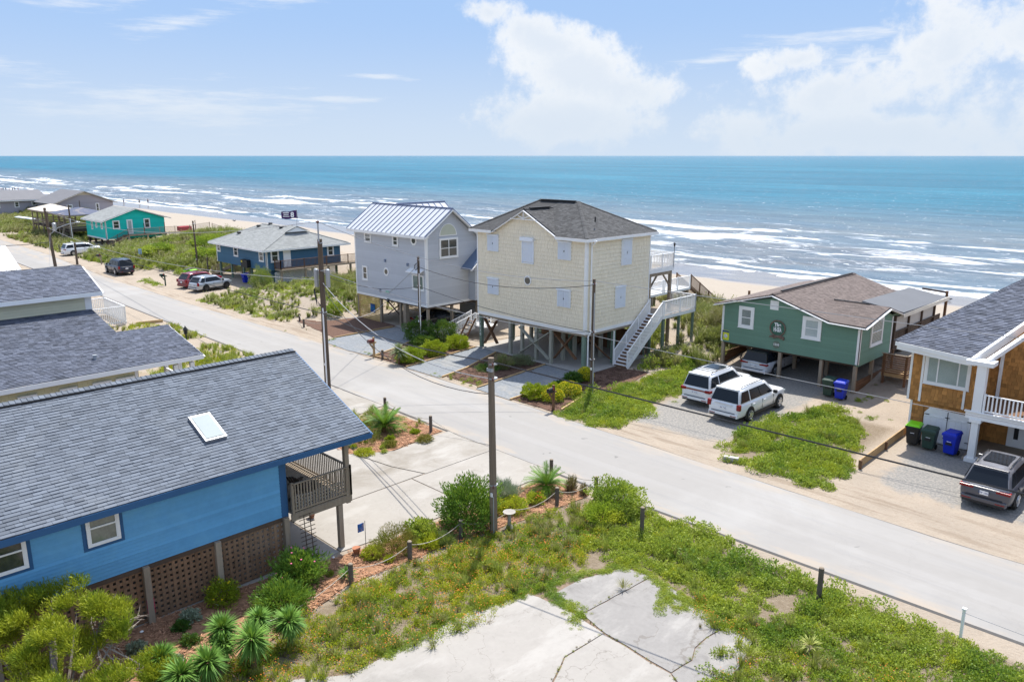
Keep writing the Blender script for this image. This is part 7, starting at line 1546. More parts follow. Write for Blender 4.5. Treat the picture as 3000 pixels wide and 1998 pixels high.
gG = leafmat('dark_leaves', (.030, .075, .014), (.075, .15, .025), None, .25)
rs = random.Random(11)
def colln(name, meshes):
    c = bpy.data.collections.new(name)
    for i, me in enumerate(meshes): o = bpy.data.objects.new('%s_%02d' % (name, i), me); c.objects.link(o)
    return c
def flower_mesh(name, r):
    me = leaf_mesh(name, gB, mound(r, 90, .26, .30, .075, .022, .7, .3)); v = [tuple(x.co) for x in me.vertices]; f = [tuple(p.vertices) for p in me.polygons]; n0 = len(f)
    for i in range(5):
        a = r.uniform(0, 2*pi); rr2 = r.uniform(0, .26); c = V((cos(a)*rr2, sin(a)*rr2, r.uniform(.25, .38))); k = len(v)
        for j in range(6): v.append((c.x+.019*cos(j*pi/3), c.y+.019*sin(j*pi/3), c.z+.008*(j % 2)))
        f.append(tuple(range(k, k+6)))
    m2 = bpy.data.meshes.new(name); m2.from_pydata(v, [], f); m2.materials.append(gB); m2.materials.append(gF)
    at = m2.attributes.new('tint', 'FLOAT', 'FACE'); at.data.foreach_set('value', [r.random() for _ in f])
    for i, p in enumerate(m2.polygons): p.material_index = 1 if i >= n0 else 0
    return m2
C_vine = [leaf_mesh('vine', gA, mound(rs, 130, .36, .24, .085, .06, .3, .35)) for _ in range(3)]
C_yel = [leaf_mesh('herb', gB, mound(rs, 120, .28, .30, .075, .035, .5, .3)) for _ in range(2)]
C_grass = [tuft_mesh('tuft', gC, rs, 60, .3, .50, .016, .8) for _ in range(2)]
C_dune = [tuft_mesh('dune_tuft', gD, rs, 60, .4, .75, .030, .8, heads=6) for _ in range(3)]
C_dry = [tuft_mesh('dry_tuft', gE, rs, 45, .25, .35, .015, 1.0) for _ in range(1)]
C_flow = [flower_mesh('flower_herb', rs) for _ in range(2)]
C_dark = [leaf_mesh('leafy_bush', gA, mound(rs, 260, .55, .55, .10, .06, .3, .5)) for _ in range(2)]
K_mead = colln('meadow_clump', C_flow+C_yel+C_grass+C_dry+C_vine[:1])      # 0,1 flower 2,3 yellow 4,5 grass 6 dry 7 vine
K_vine = colln('vine_clump', C_vine+C_yel[:1]+C_grass[:1]+C_dark)           # 0-2 vine 3 yellow 4 grass 5,6 bush
K_dune = colln('dune_clump', C_dune+C_dry+C_vine[:1]+C_yel[:1]+C_dark[:1])  # 0-2 dune 3 dry 4 vine 5 yellow 6 bush
C_chip = []
for _ in range(2):
    mb = MB()
    for i in range(16):
        a = rs.uniform(0, 6.28); c = V((rs.uniform(-.16, .16), rs.uniform(-.16, .16), rs.uniform(.0, .02))); d = V((cos(a), sin(a), rs.uniform(-.3, .3)))*rs.uniform(.02, .05); mb.cur = rs.random(); mb.bar(c-d, c+d, .02, .008)
    C_chip.append(mb.mesh('chips', M('wood_chips', (.36, .20, .12), .95, .3, 3, tint=.5, rnd=.2)))
C_chipd = []
mb = MB()
for i in range(16):
    a = rs.uniform(0, 6.28); c = V((rs.uniform(-.16, .16), rs.uniform(-.16, .16), rs.uniform(.0, .02))); d = V((cos(a), sin(a), rs.uniform(-.3, .3)))*rs.uniform(.02, .06); mb.cur = rs.random(); mb.bar(c-d, c+d, .022, .008)
C_chipd.append(mb.mesh('chips', M('brown_chips', (.12, .07, .05), .95, .3, 3, tint=.6, rnd=.2)))
K_chip = colln('chip_clump', C_chip); K_chipd = colln('brown_chip_clump', C_chipd)
K_low = colln('garden_clump', C_vine[:2]+C_yel[:1]+C_grass[:1])
def gn(col_):
    ng = bpy.data.node_groups.new('scatter', 'GeometryNodeTree'); ng.interface.new_socket('Geometry', in_out='INPUT', socket_type='NodeSocketGeometry'); ng.interface.new_socket('Geometry', in_out='OUTPUT', socket_type='NodeSocketGeometry')
    n = ng.nodes; l = ng.links; gi = n.new('NodeGroupInput'); go = n.new('NodeGroupOutput'); ip = n.new('GeometryNodeInstanceOnPoints'); ci = n.new('GeometryNodeCollectionInfo')
    ci.inputs[0].default_value = col_; ci.inputs['Separate Children'].default_value = True; ci.inputs['Reset Children'].default_value = True
    def na(nm, ty): a = n.new('GeometryNodeInputNamedAttribute'); a.data_type = ty; a.inputs[0].default_value = nm; return a.outputs[0]
    l.new(gi.outputs[0], ip.inputs['Points']); l.new(ci.outputs[0], ip.inputs['Instance']); ip.inputs['Pick Instance'].default_value = True
    l.new(na('idx', 'INT'), ip.inputs['Instance Index']); l.new(na('rot', 'FLOAT_VECTOR'), ip.inputs['Rotation']); l.new(na('scl', 'FLOAT_VECTOR'), ip.inputs['Scale']); l.new(ip.outputs[0], go.inputs[0]); return ng
GN = {}
def inside(x, y, poly):
    c = False; j = len(poly)-1
    for i in range(len(poly)):
        if (poly[i][1] > y) != (poly[j][1] > y) and x < (poly[j][0]-poly[i][0])*(y-poly[i][1])/(poly[j][1]-poly[i][1])+poly[i][0]: c = not c
        j = i
    return c
def scatter(name, label, K, pts):
    "pts: (u, v, z, index, scale, squash)"
    me = bpy.data.meshes.new(name); me.from_pydata([p[:3] for p in pts], [], [])
    r = random.Random(len(pts)); n = len(pts)
    a = me.attributes.new('idx', 'INT', 'POINT'); a.data.foreach_set('value', [p[3] for p in pts])
    a = me.attributes.new('rot', 'FLOAT_VECTOR', 'POINT'); a.data.foreach_set('vector', [x for p in pts for x in (r.uniform(-.15, .15), r.uniform(-.15, .15), r.uniform(0, 6.28))])
    a = me.attributes.new('scl', 'FLOAT_VECTOR', 'POINT'); a.data.foreach_set('vector', [x for p in pts for x in (p[4], p[4], p[4]*p[5])])
    o = place_mesh(name, me); m_ = o.modifiers.new('scatter', 'NODES')
    if K.name not in GN: GN[K.name] = gn(K)
    m_.node_group = GN[K.name]; return props(o, label, kind='stuff')
def field(poly, dens, pick, K, label, name='ground_cover', seed=1, gap=.0, gscale=.5, smin=.7, smax=1.3, sq=1.0, holes=(), edge=.7):
    r = random.Random(seed); us_ = [p[0] for p in poly]; vs_ = [p[1] for p in poly]; A = (max(us_)-min(us_))*(max(vs_)-min(vs_)); pts = []
    for i in range(int(A*dens)):
        u = r.uniform(min(us_), max(us_)); v = r.uniform(min(vs_), max(vs_))
        ju = u+edge*(noise.noise(V((u*.9, v*.9, 1)))+.5*noise.noise(V((u*3, v*3, 1)))+r.gauss(0, .22)); jv = v+edge*(noise.noise(V((u*.9, v*.9, 5)))+.5*noise.noise(V((u*3, v*3, 5)))+r.gauss(0, .22))
        if not inside(ju, jv, poly) or any(inside(u, v, h_) for h_ in holes): continue
        n = .5+.5*noise.noise(V((u*gscale, v*gscale, seed)))+.18*noise.noise(V((u*gscale*4, v*gscale*4, seed)))
        if n < gap: continue
        pts.append((u, v, hg(u, v)-.02, pick(u, v, n, r), r.uniform(smin, smax)*(.6 if n < gap+.06 else 1), sq*r.uniform(.6, 1.45)))
    return scatter(name, label, K, pts)
W_ = lambda r, *ws: r.choices(range(len(ws)), ws)[0]
SLAB = [(-18.3, 8.1), (-17.2, 12.5), (-16.5, 17.3), (-15.5, 20.3), (-12.6, 20.4), (-9.9, 19.2), (-9.3, 8.1)]
def pick_m(u, v, n, r):
    if v > 20.5 or u > -15: return W_(r, 2, 2, 7, 6, 4, 2, 1, 6)
    return W_(r, 6, 6, 7, 7, 3, 3, 2.2, 2)
MEAD = [(-19.0, 3), (-19.4, 7), (-19.7, 9.6), (-20.8, 13.2), (-20.6, 15.4), (-20.5, 18.0), (-19.8, 20.4), (-19.7, 22.3), (-19.0, 24.2), (-16.3, 21.2), (-15.9, 17.6), (-16.7, 12.9), (-17.4, 9.6), (-17.6, 5)]
field(MEAD, 26, pick_m, K_mead, 'sunlit meadow of low herbs with orange blanket flowers around the foreground pole', 'meadow', 3, gap=.30, gscale=.55, smin=.6, smax=1.15, sq=.9)
RIGHTV = [(-18.9, 24.6), (-17.5, 25.0), (-13.3, 24.9), (-12.6, 24.2), (-9.9, 24.4), (-7.2, 24.2), (-5.6, 24.2), (-3, 23.8), (-1, 23), (-1, 14), (-9.3, 15), (-9.6, 18.8), (-10.9, 19.9), (-12.4, 20.7), (-14.6, 21.1), (-16.0, 20.6), (-18, 22.4)]
def pick_v(u, v, n, r):
    if v < 20.8 and u > -10.5: return W_(r, 3, 3, 3, 4, 3, 0, 0)
    return W_(r, 9, 9, 8, 5, 2, 1.2 if v > 22.3 else .0, 1.2 if v > 22.3 else 0)
field(RIGHTV, 24, pick_v, K_vine, 'thick mat of bright green vines between the near road edge and the old concrete pad', 'vine_cover', 5, gap=.27, gscale=.45, smin=.55, smax=1.05, sq=.9)
field([(-13, 20.3), (-9.7, 19), (-9.3, 13), (-1, 12), (-1, 20), (-6, 21.5)], 12, lambda u, v, n, r: W_(r, 8, 8, 3, 3, 2, 2, 3, 1), K_mead, 'flowering weeds right of the old concrete pad', 'meadow', 9, gap=.40, gscale=.6, smin=.5, smax=1.0, sq=.9)
# runners creeping over the pad
def runner(lines, label, seed, w=.16, step=.07, s=(.28, .5), K=K_vine, idx=(0, 1, 2, 3)):
    r = random.Random(seed); pts = []
    for l in lines:
        l = [V((*p, 0)) for p in l]
        for i in range(len(l)-1):
            L = (l[i+1]-l[i]).length; n = max(2, int(L/step))
            for k in range(n):
                c = l[i].lerp(l[i+1], k/n); c += V((r.gauss(0, w*.5), r.gauss(0, w*.5), 0)); pts.append((c.x, c.y, .015, r.choice(idx), r.uniform(*s), .6))
    return scatter('creeping_vine', label, K, pts)
def gp_(*l): return [tuple(G(*q)[:2]) for q in l]
runner([gp_((1120, 1930), (1200, 1880), (1300, 1828), (1400, 1780), (1500, 1745), (1570, 1725), (1640, 1700), (1720, 1680), (1850, 1660)), gp_((1400, 1790), (1480, 1758), (1560, 1735))], 'yellow-green vine edging the far side of the old concrete pad', 3, .30, .03, (.3, .55), K_vine, (3, 3, 0, 1))
runner([gp_((1600, 1710), (1612, 1745), (1650, 1770)), gp_((1630, 1750), (1680, 1790), (1710, 1815)), gp_((1640, 1760), (1700, 1790), (1680, 1835)), gp_((1850, 1660), (1950, 1720), (2050, 1780), (2120, 1820), (2200, 1850)), gp_((1900, 1650), (2000, 1700), (2100, 1760), (2190, 1800))], 'green vine runners spreading across the near corner of the grey slabs', 4, .28, .035, (.28, .52), K_vine, (3, 0, 1, 2))
runner([gp_((1930, 1710), (1960, 1760), (1990, 1800)), gp_((1960, 1740), (1920, 1800)), gp_((2000, 1760), (2020, 1790)), gp_((1940, 1740), (2000, 1760), (2060, 1790))], 'tangle of green vine arms reaching onto the grey slab', 5, .2, .045, (.28, .5))
runner([gp_((1705, 1800), (1768, 1856), (1898, 1934), (1992, 2003)), gp_((1768, 1856), (1700, 1896), (1656, 1925), (1612, 2005)), gp_((2120, 1831), (2070, 1867), (2024, 1934), (1967, 1970)), gp_((1705, 1800), (1800, 1740), (1890, 1695))], 'sparse weeds growing in the cracks of the old concrete pad', 6, .05, .16, (.10, .34), K_mead, (0, 2, 4, 6))
# across the street
field([(-27.9, 31.6), (-29.3, 35.2), (-29.3, 37.5), (-28.6, 42.5), (-29.9, 46), (-28, 47), (-26.9, 44.8), (-25.3, 39.5), (-24.3, 35), (-24.2, 32.4), (-25.5, 31.3)], 22, lambda u, v, n, r: W_(r, 9, 9, 8, 5, 3, 1.5, 1.5), K_vine, 'bank of bright green weeds between the cream house and the white suvs', 'vine_cover', 21, gap=.30, smin=.45, smax=1.25)
field([(-18.5, 33.4), (-19.2, 37), (-18.4, 40.5), (-18.0, 43.6), (-16.6, 43.2), (-14.6, 41), (-13.7, 37.7), (-12.9, 34.6), (-12.8, 32.2), (-15.2, 32.0), (-17.6, 32.2)], 22, lambda u, v, n, r: W_(r, 9, 9, 7, 6, 3, 1.2, 1.2), K_vine, 'triangular patch of bright green weeds right of the white suvs', 'vine_cover', 22, gap=.30, smin=.45, smax=1.2)
field([(-30.8, 42.8), (-26.9, 46), (-27.0, 60), (-31.5, 64), (-40, 66), (-44, 64), (-33, 52), (-32.5, 50.4), (-30.6, 50.4)], 7, lambda u, v, n, r: W_(r, 6, 6, 6, 8 if v > 48 else 3, 3 if v < 49 else .3, 2 if v < 49 else .2, 1.0 if v < 49 else .2), K_dune, 'dune grass and scrub behind the cream house deck', 'dune_grass', 23, gap=.3, smin=.8, smax=1.5)
field([(-17.3, 44), (-17.4, 49), (-15.5, 49.6), (-14, 43), (-15.5, 42.4)], 2.2, lambda u, v, n, r: W_(r, 3, 3, 3, 3, 0, 0, 0), K_vine, 'sparse runners on the sand beside the green house', 'ground_cover', 24, gap=.5, smin=.4, smax=.8)
field([(-77.5, 32.6), (-80.0, 41.3), (-78.8, 42), (-78.6, 56), (-60, 58), (-60, 47), (-59.6, 39.5), (-61.6, 37), (-62, 33.2), (-66, 32.9)], 9, lambda u, v, n, r: W_(r, 3, 3, 3, 3, 10 if v < 40 else 2, 10 if v < 40 else 2, 2), K_dune, 'grassy dune bank between the navy house and the grey house', 'dune_grass', 31, gap=.28, gscale=.28, smin=.4, smax=1.0)
field([(-123.8, 35.2), (-123.6, 41), (-131.5, 45), (-130.5, 60), (-100, 62), (-94.5, 50), (-92.9, 46), (-95.5, 41), (-92.6, 39.4), (-97.8, 38.4), (-104.6, 36.4), (-114.7, 35.6)], 7.5, lambda u, v, n, r: W_(r, 4, 4, 4, 2, 6, 4, 5), K_dune, 'big green dune between the turquoise house and the navy hip roof house', 'dune_grass', 32, gap=.18, gscale=.16, smin=.8, smax=1.4)
field([(-130, 35.4), (-165, 35.6), (-245, 45), (-245, 62), (-170, 62), (-148, 52), (-146, 42.5), (-130, 40.5)], 5, lambda u, v, n, r: W_(r, 6, 6, 6, 3, 4 if v < 43 else 1, 4 if v < 43 else 1, 3), K_dune, 'weedy dunes around the pavilions at the far left', 'dune_grass', 33, gap=.28, gscale=.12, smin=.6, smax=1.3)
field([(-79, 51), (-78, 66), (-45, 66), (-44, 50), (-48, 49.4), (-60, 50)], 3.5, lambda u, v, n, r: W_(r, 6, 6, 6, 5, 1, 1, 1), K_dune, 'dune grass behind the grey house', 'dune_grass', 34, gap=.32, gscale=.2, smin=1.0, smax=1.6)
field([(-94.5, 32.8), (-94.8, 33.9), (-89.5, 34.2), (-89.4, 33.3)], 5, lambda u, v, n, r: W_(r, 5, 5, 5, 5, 0, 2, 1), K_vine, 'clump of weeds beside the green mailbox pedestal', 'ground_cover', 35, gap=.2)
field([(-69.5, 20.6), (-69.8, 24), (-66, 26.1), (-60.8, 26), (-61, 23.5), (-65.5, 23.8)], 7, lambda u, v, n, r: W_(r, 4, 4, 5, 5, 6, 6, 1, 1), K_mead, 'rough grass beyond the white picket fence', 'grass', 36, gap=.25)
field([(-58.4, 22.5), (-57.5, 25.7), (-52, 25.9), (-44.5, 25.4), (-44, 23.5), (-47.5, 22.5), (-46, 18), (-50.5, 17)], 9, lambda u, v, n, r: W_(r, 3, 3, 7, 7, 6, 6, 1, 2), K_mead, 'yellow-green grass between the pale yellow house and the road', 'grass', 37, gap=.25)
field([(-35.9, 23), (-35.6, 25.2), (-31.5, 25.1), (-32.5, 23.6), (-33.8, 21.6), (-35.0, 21.8)], 14, lambda u, v, n, r: W_(r, 2, 2, 7, 7, 6, 6, 1, 1), K_mead, 'grassy weeds at the upper end of the left mulch island', 'grass', 38, gap=.25, smin=.6, smax=1.0)
field([(-38.4, 31.9), (-38.9, 33.5), (-35.6, 33.3), (-35.2, 31.8)], 8, lambda u, v, n, r: W_(r, 4, 4, 4, 4), K_low, 'patchy grass along the road between the two gravel drives', 'grass', 39, gap=.45, smin=.4, smax=.8)
field([(-60, 32.2), (-60.5, 33.3), (-46, 32.3), (-35, 32.3), (-28, 31.9), (-28, 31.6), (-46, 31.7)], 5, lambda u, v, n, r: W_(r, 4, 4, 4, 4), K_low, 'scattered weeds in the sandy road verge', 'grass', 40, gap=.58, smin=.3, smax=.6)

BED_R = [(-23.5, 3), (-23.45, 9.8), (-23.2, 12.2), (-22.9, 13.0), (-22.6, 15.5), (-22.4, 18.3), (-22.3, 21.5), (-22.4, 24.6), (-19.8, 24.5), (-19.9, 22), (-20.7, 18), (-20.8, 15.4), (-21.0, 13), (-19.9, 9.6), (-19.6, 5)]
BED_L = [(-35.3, 25.2), (-35.2, 22.8), (-34.2, 20.5), (-31.2, 19.8), (-30.0, 21.6), (-30.4, 25.2)]
def chipz(poly, K, label, seed, dens=16, z=.03):
    r = random.Random(seed); us_ = [p[0] for p in poly]; vs_ = [p[1] for p in poly]; pts = []
    for i in range(int((max(us_)-min(us_))*(max(vs_)-min(vs_))*dens)):
        u = r.uniform(min(us_), max(us_)); v = r.uniform(min(vs_), max(vs_))
        if inside(u+r.gauss(0, .08), v+r.gauss(0, .08), poly): pts.append((u, v, z, r.randint(0, 1), r.uniform(.8, 1.3), 1))
    scatter('wood_chips', label, K, pts)
chipz(BED_R, K_chip, 'orange bark chips on the bed right of the concrete drive', 1); chipz(BED_L, K_chip, 'orange bark chips on the bed left of the concrete drive', 2)
for i_, b_ in enumerate(([(-46.6, 31.9), (-46.9, 34.2), (-48.9, 39.2), (-43.0, 39.2), (-42.1, 31.9)], [(-38.3, 32.2), (-38.9, 34.6), (-40.7, 39.2), (-35.8, 39.2), (-35.0, 32.3)], [(-31.7, 31.8), (-32.1, 39.0), (-31.9, 42), (-29.5, 42.5), (-28.4, 38), (-28.3, 31.8)])): chipz(b_, K_chipd, ['brown mulch chips in the bed left of the ladder', 'brown mulch chips between the gravel drives', 'brown mulch chips around the black mailbox bed'][i_], 3+i_, 9)
field([(-44, 47), (-33.5, 47), (-33, 50), (-40.5, 58), (-46, 58)], 6, lambda u, v, n, r: W_(r, 6, 6, 6, 4, 4, 3, 3), K_dune, 'scrub seen beneath the cream house', 'dune_grass', 51, gap=.1, smin=1.0, smax=1.6)
# ---- single plants
LM = {}
def bush(name, label, u, v, rx, h, n, L, w, mat, cat='shrub', seed=0, fill=.62, up=.3, base=None, flowers=None, zc=.42, group=None, shape=None):
    t_ = thing(name, label, cat, (u, v, 0), group); r = random.Random(seed or int(abs(u*100+v*37))); lv = []; z0 = hg(u, v) if base is None else base
    n = int(n*1.7); fill *= .8
    for i in range(n):
        d = rdir(r, -.55); lump = 1+.6*noise.noise(d*2.1+V((u, v, 0)))+.15*noise.noise(d*5+V((v, u, 0))); k = (fill+(1-fill)*r.random()**.6)*lump
        c = V((d.x*rx*k, d.y*rx*k, z0+h*(zc+.58*d.z*k))) if not shape else shape(d, k)
        if c.z < z0+.02: c.z = z0+.02+.1*r.random()
        dd = (d*.8+rdir(r)*.7+V((0, 0, up))).normalized()*L*r.uniform(.6, 1.25); ww = dd.cross(rdir(r)).normalized()*w*1.25*r.uniform(.7, 1.2); lv.append((c, dd, ww, r.random()))
    me = leaf_mesh('foliage', mat, lv); place_mesh('foliage', me, t_)
    mb = MB()
    for k in range(5): a = k*1.26+.3; mb.tube([(u, v, z0-.05), (u+cos(a)*rx*.15, v+sin(a)*rx*.15, z0+h*.25), (u+cos(a)*rx*.35, v+sin(a)*rx*.35, z0+h*.5)], [.03, .02, .008], 5)
    mb.build('stem', wood_brown, t_)
    if flowers:
        fl_ = MB()
        for i in range(flowers[1]): d = rdir(r, .1); c = V((u+d.x*rx*.95, v+d.y*rx*.95, z0+h*(zc+.6*d.z))); fl_.lathe([(.005, -.02), (.035, 0), (.03, .02), (.004, .03)], c, n=6)
        fl_.build('flowers', flowers[0], t_)
    return t_
olea = leafmat('oleander_leaves', (.07, .17, .02), (.20, .34, .05), None, .3)
bright = leafmat('bright_shrub_leaves', (.14, .24, .015), (.40, .43, .02), None, .3)
darkb = leafmat('dark_shrub_leaves', (.03, .09, .014), (.09, .18, .03), None, .2)
yelf = leafmat('yellow_flowers', (.62, .50, .01), (.80, .66, .02), None, .2)
rust = leafmat('rust_shrub_leaves', (.20, .13, .035), (.27, .26, .05), (.17, .21, .03), .2, 1.2)
lgreen = leafmat('pale_shrub_leaves', (.14, .20, .05), (.28, .33, .10), None, .25)
silver_l = leafmat('silver_leaves', (.19, .24, .17), (.36, .42, .30), None, .15)
bush('oleander_bush', 'big rounded dark green oleander bush just left of the foreground pole', -21.35, 18.9, 1.15, 2.0, 5200, .17, .035, olea, fill=.5, up=.6)
bush('small_bush', 'light green bush between the big oleander and the concrete drive', -21.6, 20.4, .55, .7, 900, .09, .04, gB)
bush('rust_shrub', 'wide rust and olive coloured shrub in the orange mulch right of the deck post', -21.75, 15.65, .85, .85, 3600, .11, .014, rust, up=.8)
bush('small_bush', 'round bright green bush at the left of the rust shrub', -21.9, 14.75, .38, .5, 900, .07, .03, gB)
bush('small_bush', 'tiny bright green mound in front of the rust shrub', -21.25, 15.0, .2, .3, 400, .05, .03, gB)
bush('leafy_shrub', 'leafy green shrub between the rust shrub and the big oleander', -21.85, 17.0, .6, .75, 1300, .12, .05, gA)
bush('leafy_shrub', 'broad strap-leaved green clump beside the grey bollard', -21.2, 16.8, .5, .45, 900, .2, .03, gB, up=.8)
bush('leafy_shrub', 'pale strap-leaved clump nearest the rope below the big oleander', -20.95, 17.3, .42, .4, 700, .2, .025, lgreen, up=.8)
bush('blue_grass_clump', 'blue-green ornamental grass clump right of the foreground pole', -22.0, 21.5, .62, .9, 1900, .34, .012, silver_l, 'grass clump', up=1.2)
bush('garden_shrub', 'yellow-green shrub between the pole and the right sago palm', -21.0, 21.1, .6, .6, 1500, .09, .03, gB, flowers=(yelf, 6))
bush('garden_shrub', 'orange-flecked shrub in front of the right sago palm', -20.9, 22.3, .4, .5, 900, .12, .025, gB, flowers=(gF, 10))
bush('grey_grass_tuft', 'brownish wispy grass tuft right of the right sago palm', -20.6, 24.25, .26, .7, 500, .3, .012, gE, 'grass clump', up=1.4); bush('grey_grass_tuft', 'smaller wispy grass tuft near the turning bollard', -20.0, 24.35, .18, .5, 300, .25, .012, gE, 'grass clump', up=1.4)
bush('weed_mound', 'tall tangled green weed mound at the road edge by the turning bollard', -18.2, 24.2, 1.1, 1.25, 4200, .10, .045, gA, 'weeds', fill=.45)
bush('weed_mound', 'yellow-flecked weed mound left of the tall square post', -17.8, 22.8, .75, .9, 2200, .09, .03, gB, 'weeds', fill=.45)
bush('oleander_bush', 'pink-flowered oleander by the bottom corner of the blue house lattice', -22.1, 11.9, .85, 1.35, 2600, .17, .035, olea, fill=.45, up=.7, flowers=(flower_pink, 12))
bush('oleander_bush', 'dark green long-leaved bush behind the right front yucca', -21.1, 10.7, .9, 1.0, 3200, .15, .03, olea, fill=.45, up=.6)
bush('garden_shrub', 'yellow-green shrub against the lattice beneath the blue wall', -22.9, 9.6, .55, .8, 1600, .1, .025, bright, flowers=(yelf, 8))
bush('silver_plant', 'silvery green plant in the mulch before the middle lattice post', -22.7, 8.4, .32, .35, 500, .13, .03, silver_l, 'plant'); bush('silver_plant', 'small silvery plant near the left lattice post', -22.2, 6.6, .28, .32, 450, .13, .03, silver_l, 'plant')
bush('silver_plant', 'pale silver mound behind the front row of yuccas', -20.9, 7.15, .28, .25, 600, .06, .03, silver_l, 'plant'); bush('small_bush', 'dark green leafy plant in the shaded mulch', -22.4, 8.0, .25, .3, 350, .1, .04, darkb); bush('small_bush', 'small dark green herb on the mulch slope behind the yuccas', -21.5, 7.9, .28, .3, 400, .1, .03, darkb)
def rosette(label, u, v, zc, R_, n, w=.035, name='yucca', trunk=True, mat=None, group=None, cat='yucca', low=-.35):
    t_ = thing(name, label, cat, (u, v, 0), group); r = random.Random(int(abs(u*91+v*57))); v_ = []; f_ = []; tn = []
    for i in range(n):
        d = rdir(r, low); L = R_*r.uniform(.8, 1.08); s = d.cross(V((0, 0, 1)) if abs(d.z) < .9 else V((1, 0, 0))).normalized()*w/2; k = len(v_); droop = V((0, 0, -.10*L))
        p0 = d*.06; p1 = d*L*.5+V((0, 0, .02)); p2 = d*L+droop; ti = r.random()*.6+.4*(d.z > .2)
        v_ += [tuple(V((0, 0, zc))+q) for q in (p0-s*.7, p0+s*.7, p1+s, p1-s, p2)]; f_ += [(k, k+1, k+2, k+3), (k+3, k+2, k+4)]; tn += [ti, ti]
    me = bpy.data.meshes.new('leaves'); me.from_pydata(v_, [], f_); a = me.attributes.new('tint', 'FLOAT', 'FACE'); a.data.foreach_set('value', tn); me.materials.append(mat or yucca_m); place_mesh('leaves', me, t_)
    if trunk: MB().tube([(u, v, -.05), (u+.03, v, zc*.5), (u, v, zc)], [.09, .07, .06], 8).build('trunk', wood_brown, t_)
    return t_
yucca_m = leafmat('yucca_leaves', (.04, .13, .018), (.20, .36, .06), None, .2, rough=.6)
yl = ['yucca head at the top left of the front row, behind the pair of tall heads', 'large yucca head in the middle of the front row', 'yucca head at the right end of the front row below the oleander', 'small yucca head behind the large middle one', 'yucca head just left of the large middle one, lower down', 'low yucca head at the bottom edge, second from the left', 'yucca at the far left of the front row beside the juniper', 'yucca head at the bottom edge touching the frame', 'dark small yucca at the left bottom edge']
for (x, y, z, R_), lb in zip([(1700, 985, 1.2, .62), (1925, 1065, 1.15, .70), (2215, 935, 1.05, .62), (1980, 905, 1.3, .5), (1705, 1110, .9, .5), (1590, 1250, .95, .66), (1235, 1215, .9, .55), (1385, 1345, .9, .62), (1210, 1400, .55, .45)], yl):
    g_ = G(x/2.617, 1450+y/2.617, z); rosette(lb, g_.x, g_.y, z*.85, R_*1.0, 330, .045, low=-.9)
rosette('dark low yucca in the orange mulch below the rust shrub', -21.35, 13.3, .12, .45, 80, .03, trunk=False, low=0); rosette('small spiky yucca in the weeds at the bottom right', G(2372, 1905).x, G(2372, 1905).y, .15, .45, 60, .035, trunk=False, low=0, mat=leafmat('yellow_yucca', (.25, .30, .06), (.42, .44, .12), None, .2))
g_ = G(1163, 1068); rosette('tall yucca with drooping grey leaves in the grey house garden', g_.x+.1, g_.y+.1, .9, .85, 190, .06, mat=leafmat('grey_yucca', (.12, .17, .07), (.36, .40, .22), None, .15)); rosette('short wispy grass plant standing at the near edge of the bottom right slab', G(2192, 1928).x, G(2192, 1928).y, .05, .5, 60, .018, name='grass_plant', trunk=False, low=.5, mat=gC, cat='grass clump'); rosette('wispy grass sprouting from the slab crack', G(1826, 1728).x, G(1826, 1728).y, .05, .45, 50, .016, name='grass_plant', trunk=False, low=.4, mat=gC, cat='grass clump')
# sago palms
sago_m = leafmat('sago_fronds', (.05, .14, .012), (.18, .34, .03), None, .25, rough=.45)
def frond_mesh(L, droop=.35, n=30, lw=.20):
    v_ = []; f_ = []; tn = []; r = random.Random(5)
    def P_(t): return V((L*t, 0, L*(.55*t-droop*2.2*t*t)))
    for i in range(8):
        a, b_ = P_(i/8), P_((i+1)/8); k = len(v_); v_ += [(a.x, -.008, a.z), (a.x, .008, a.z), (b_.x, .008, b_.z), (b_.x, -.008, b_.z)]; f_.append((k, k+1, k+2, k+3)); tn.append(.9)
    for i in range(n):
        t = .12+.88*i/n; c = P_(t); ll = lw*sin(pi*min(1, .12+t*.86))**.6; ti = r.random()
        for s in (-1, 1):
            k = len(v_); v_ += [(c.x-.008, 0, c.z), (c.x+.012, 0, c.z), (c.x+.05, s*ll, c.z+.045)]; f_.append((k, k+1, k+2)); tn.append(ti)
    me = bpy.data.meshes.new('frond'); me.from_pydata(v_, [], f_); a = me.attributes.new('tint', 'FLOAT', 'FACE'); a.data.foreach_set('value', tn); me.materials.append(sago_m); return me
FM = [frond_mesh(1.0, .28), frond_mesh(1.0, .42), frond_mesh(1.0, .12)]
def sago(label, u, v, R_, n=42, th=.3):
    t_ = thing('sago_palm', label, 'palm', (u, v, 0)); MB().lathe([(.16, 0), (.18, th*.5), (.12, th)], (u, v, 0), n=10).build('trunk', wood_brown, t_); r = random.Random(int(abs(u*10)))
    n = int(n*1.6)
    for i in range(n):
        o = bpy.data.objects.new('frond', FM[i % 3]); COL.objects.link(o); o.parent = t_; o.location = (0, 0, th); tl_ = r.uniform(-.15, .45) if i % 3 != 2 else r.uniform(.3, .85)
        o.rotation_euler = (0, -tl_, i*2.4); o.scale = (R_*1.12*r.uniform(.85, 1.1),)*3
sago('sago palm in the mulch island left of the concrete drive', -32.5, 23.0, 1.15); sago('sago palm in the garden bed between the foreground pole and the road', -21.3, 23.4, .95, 36)
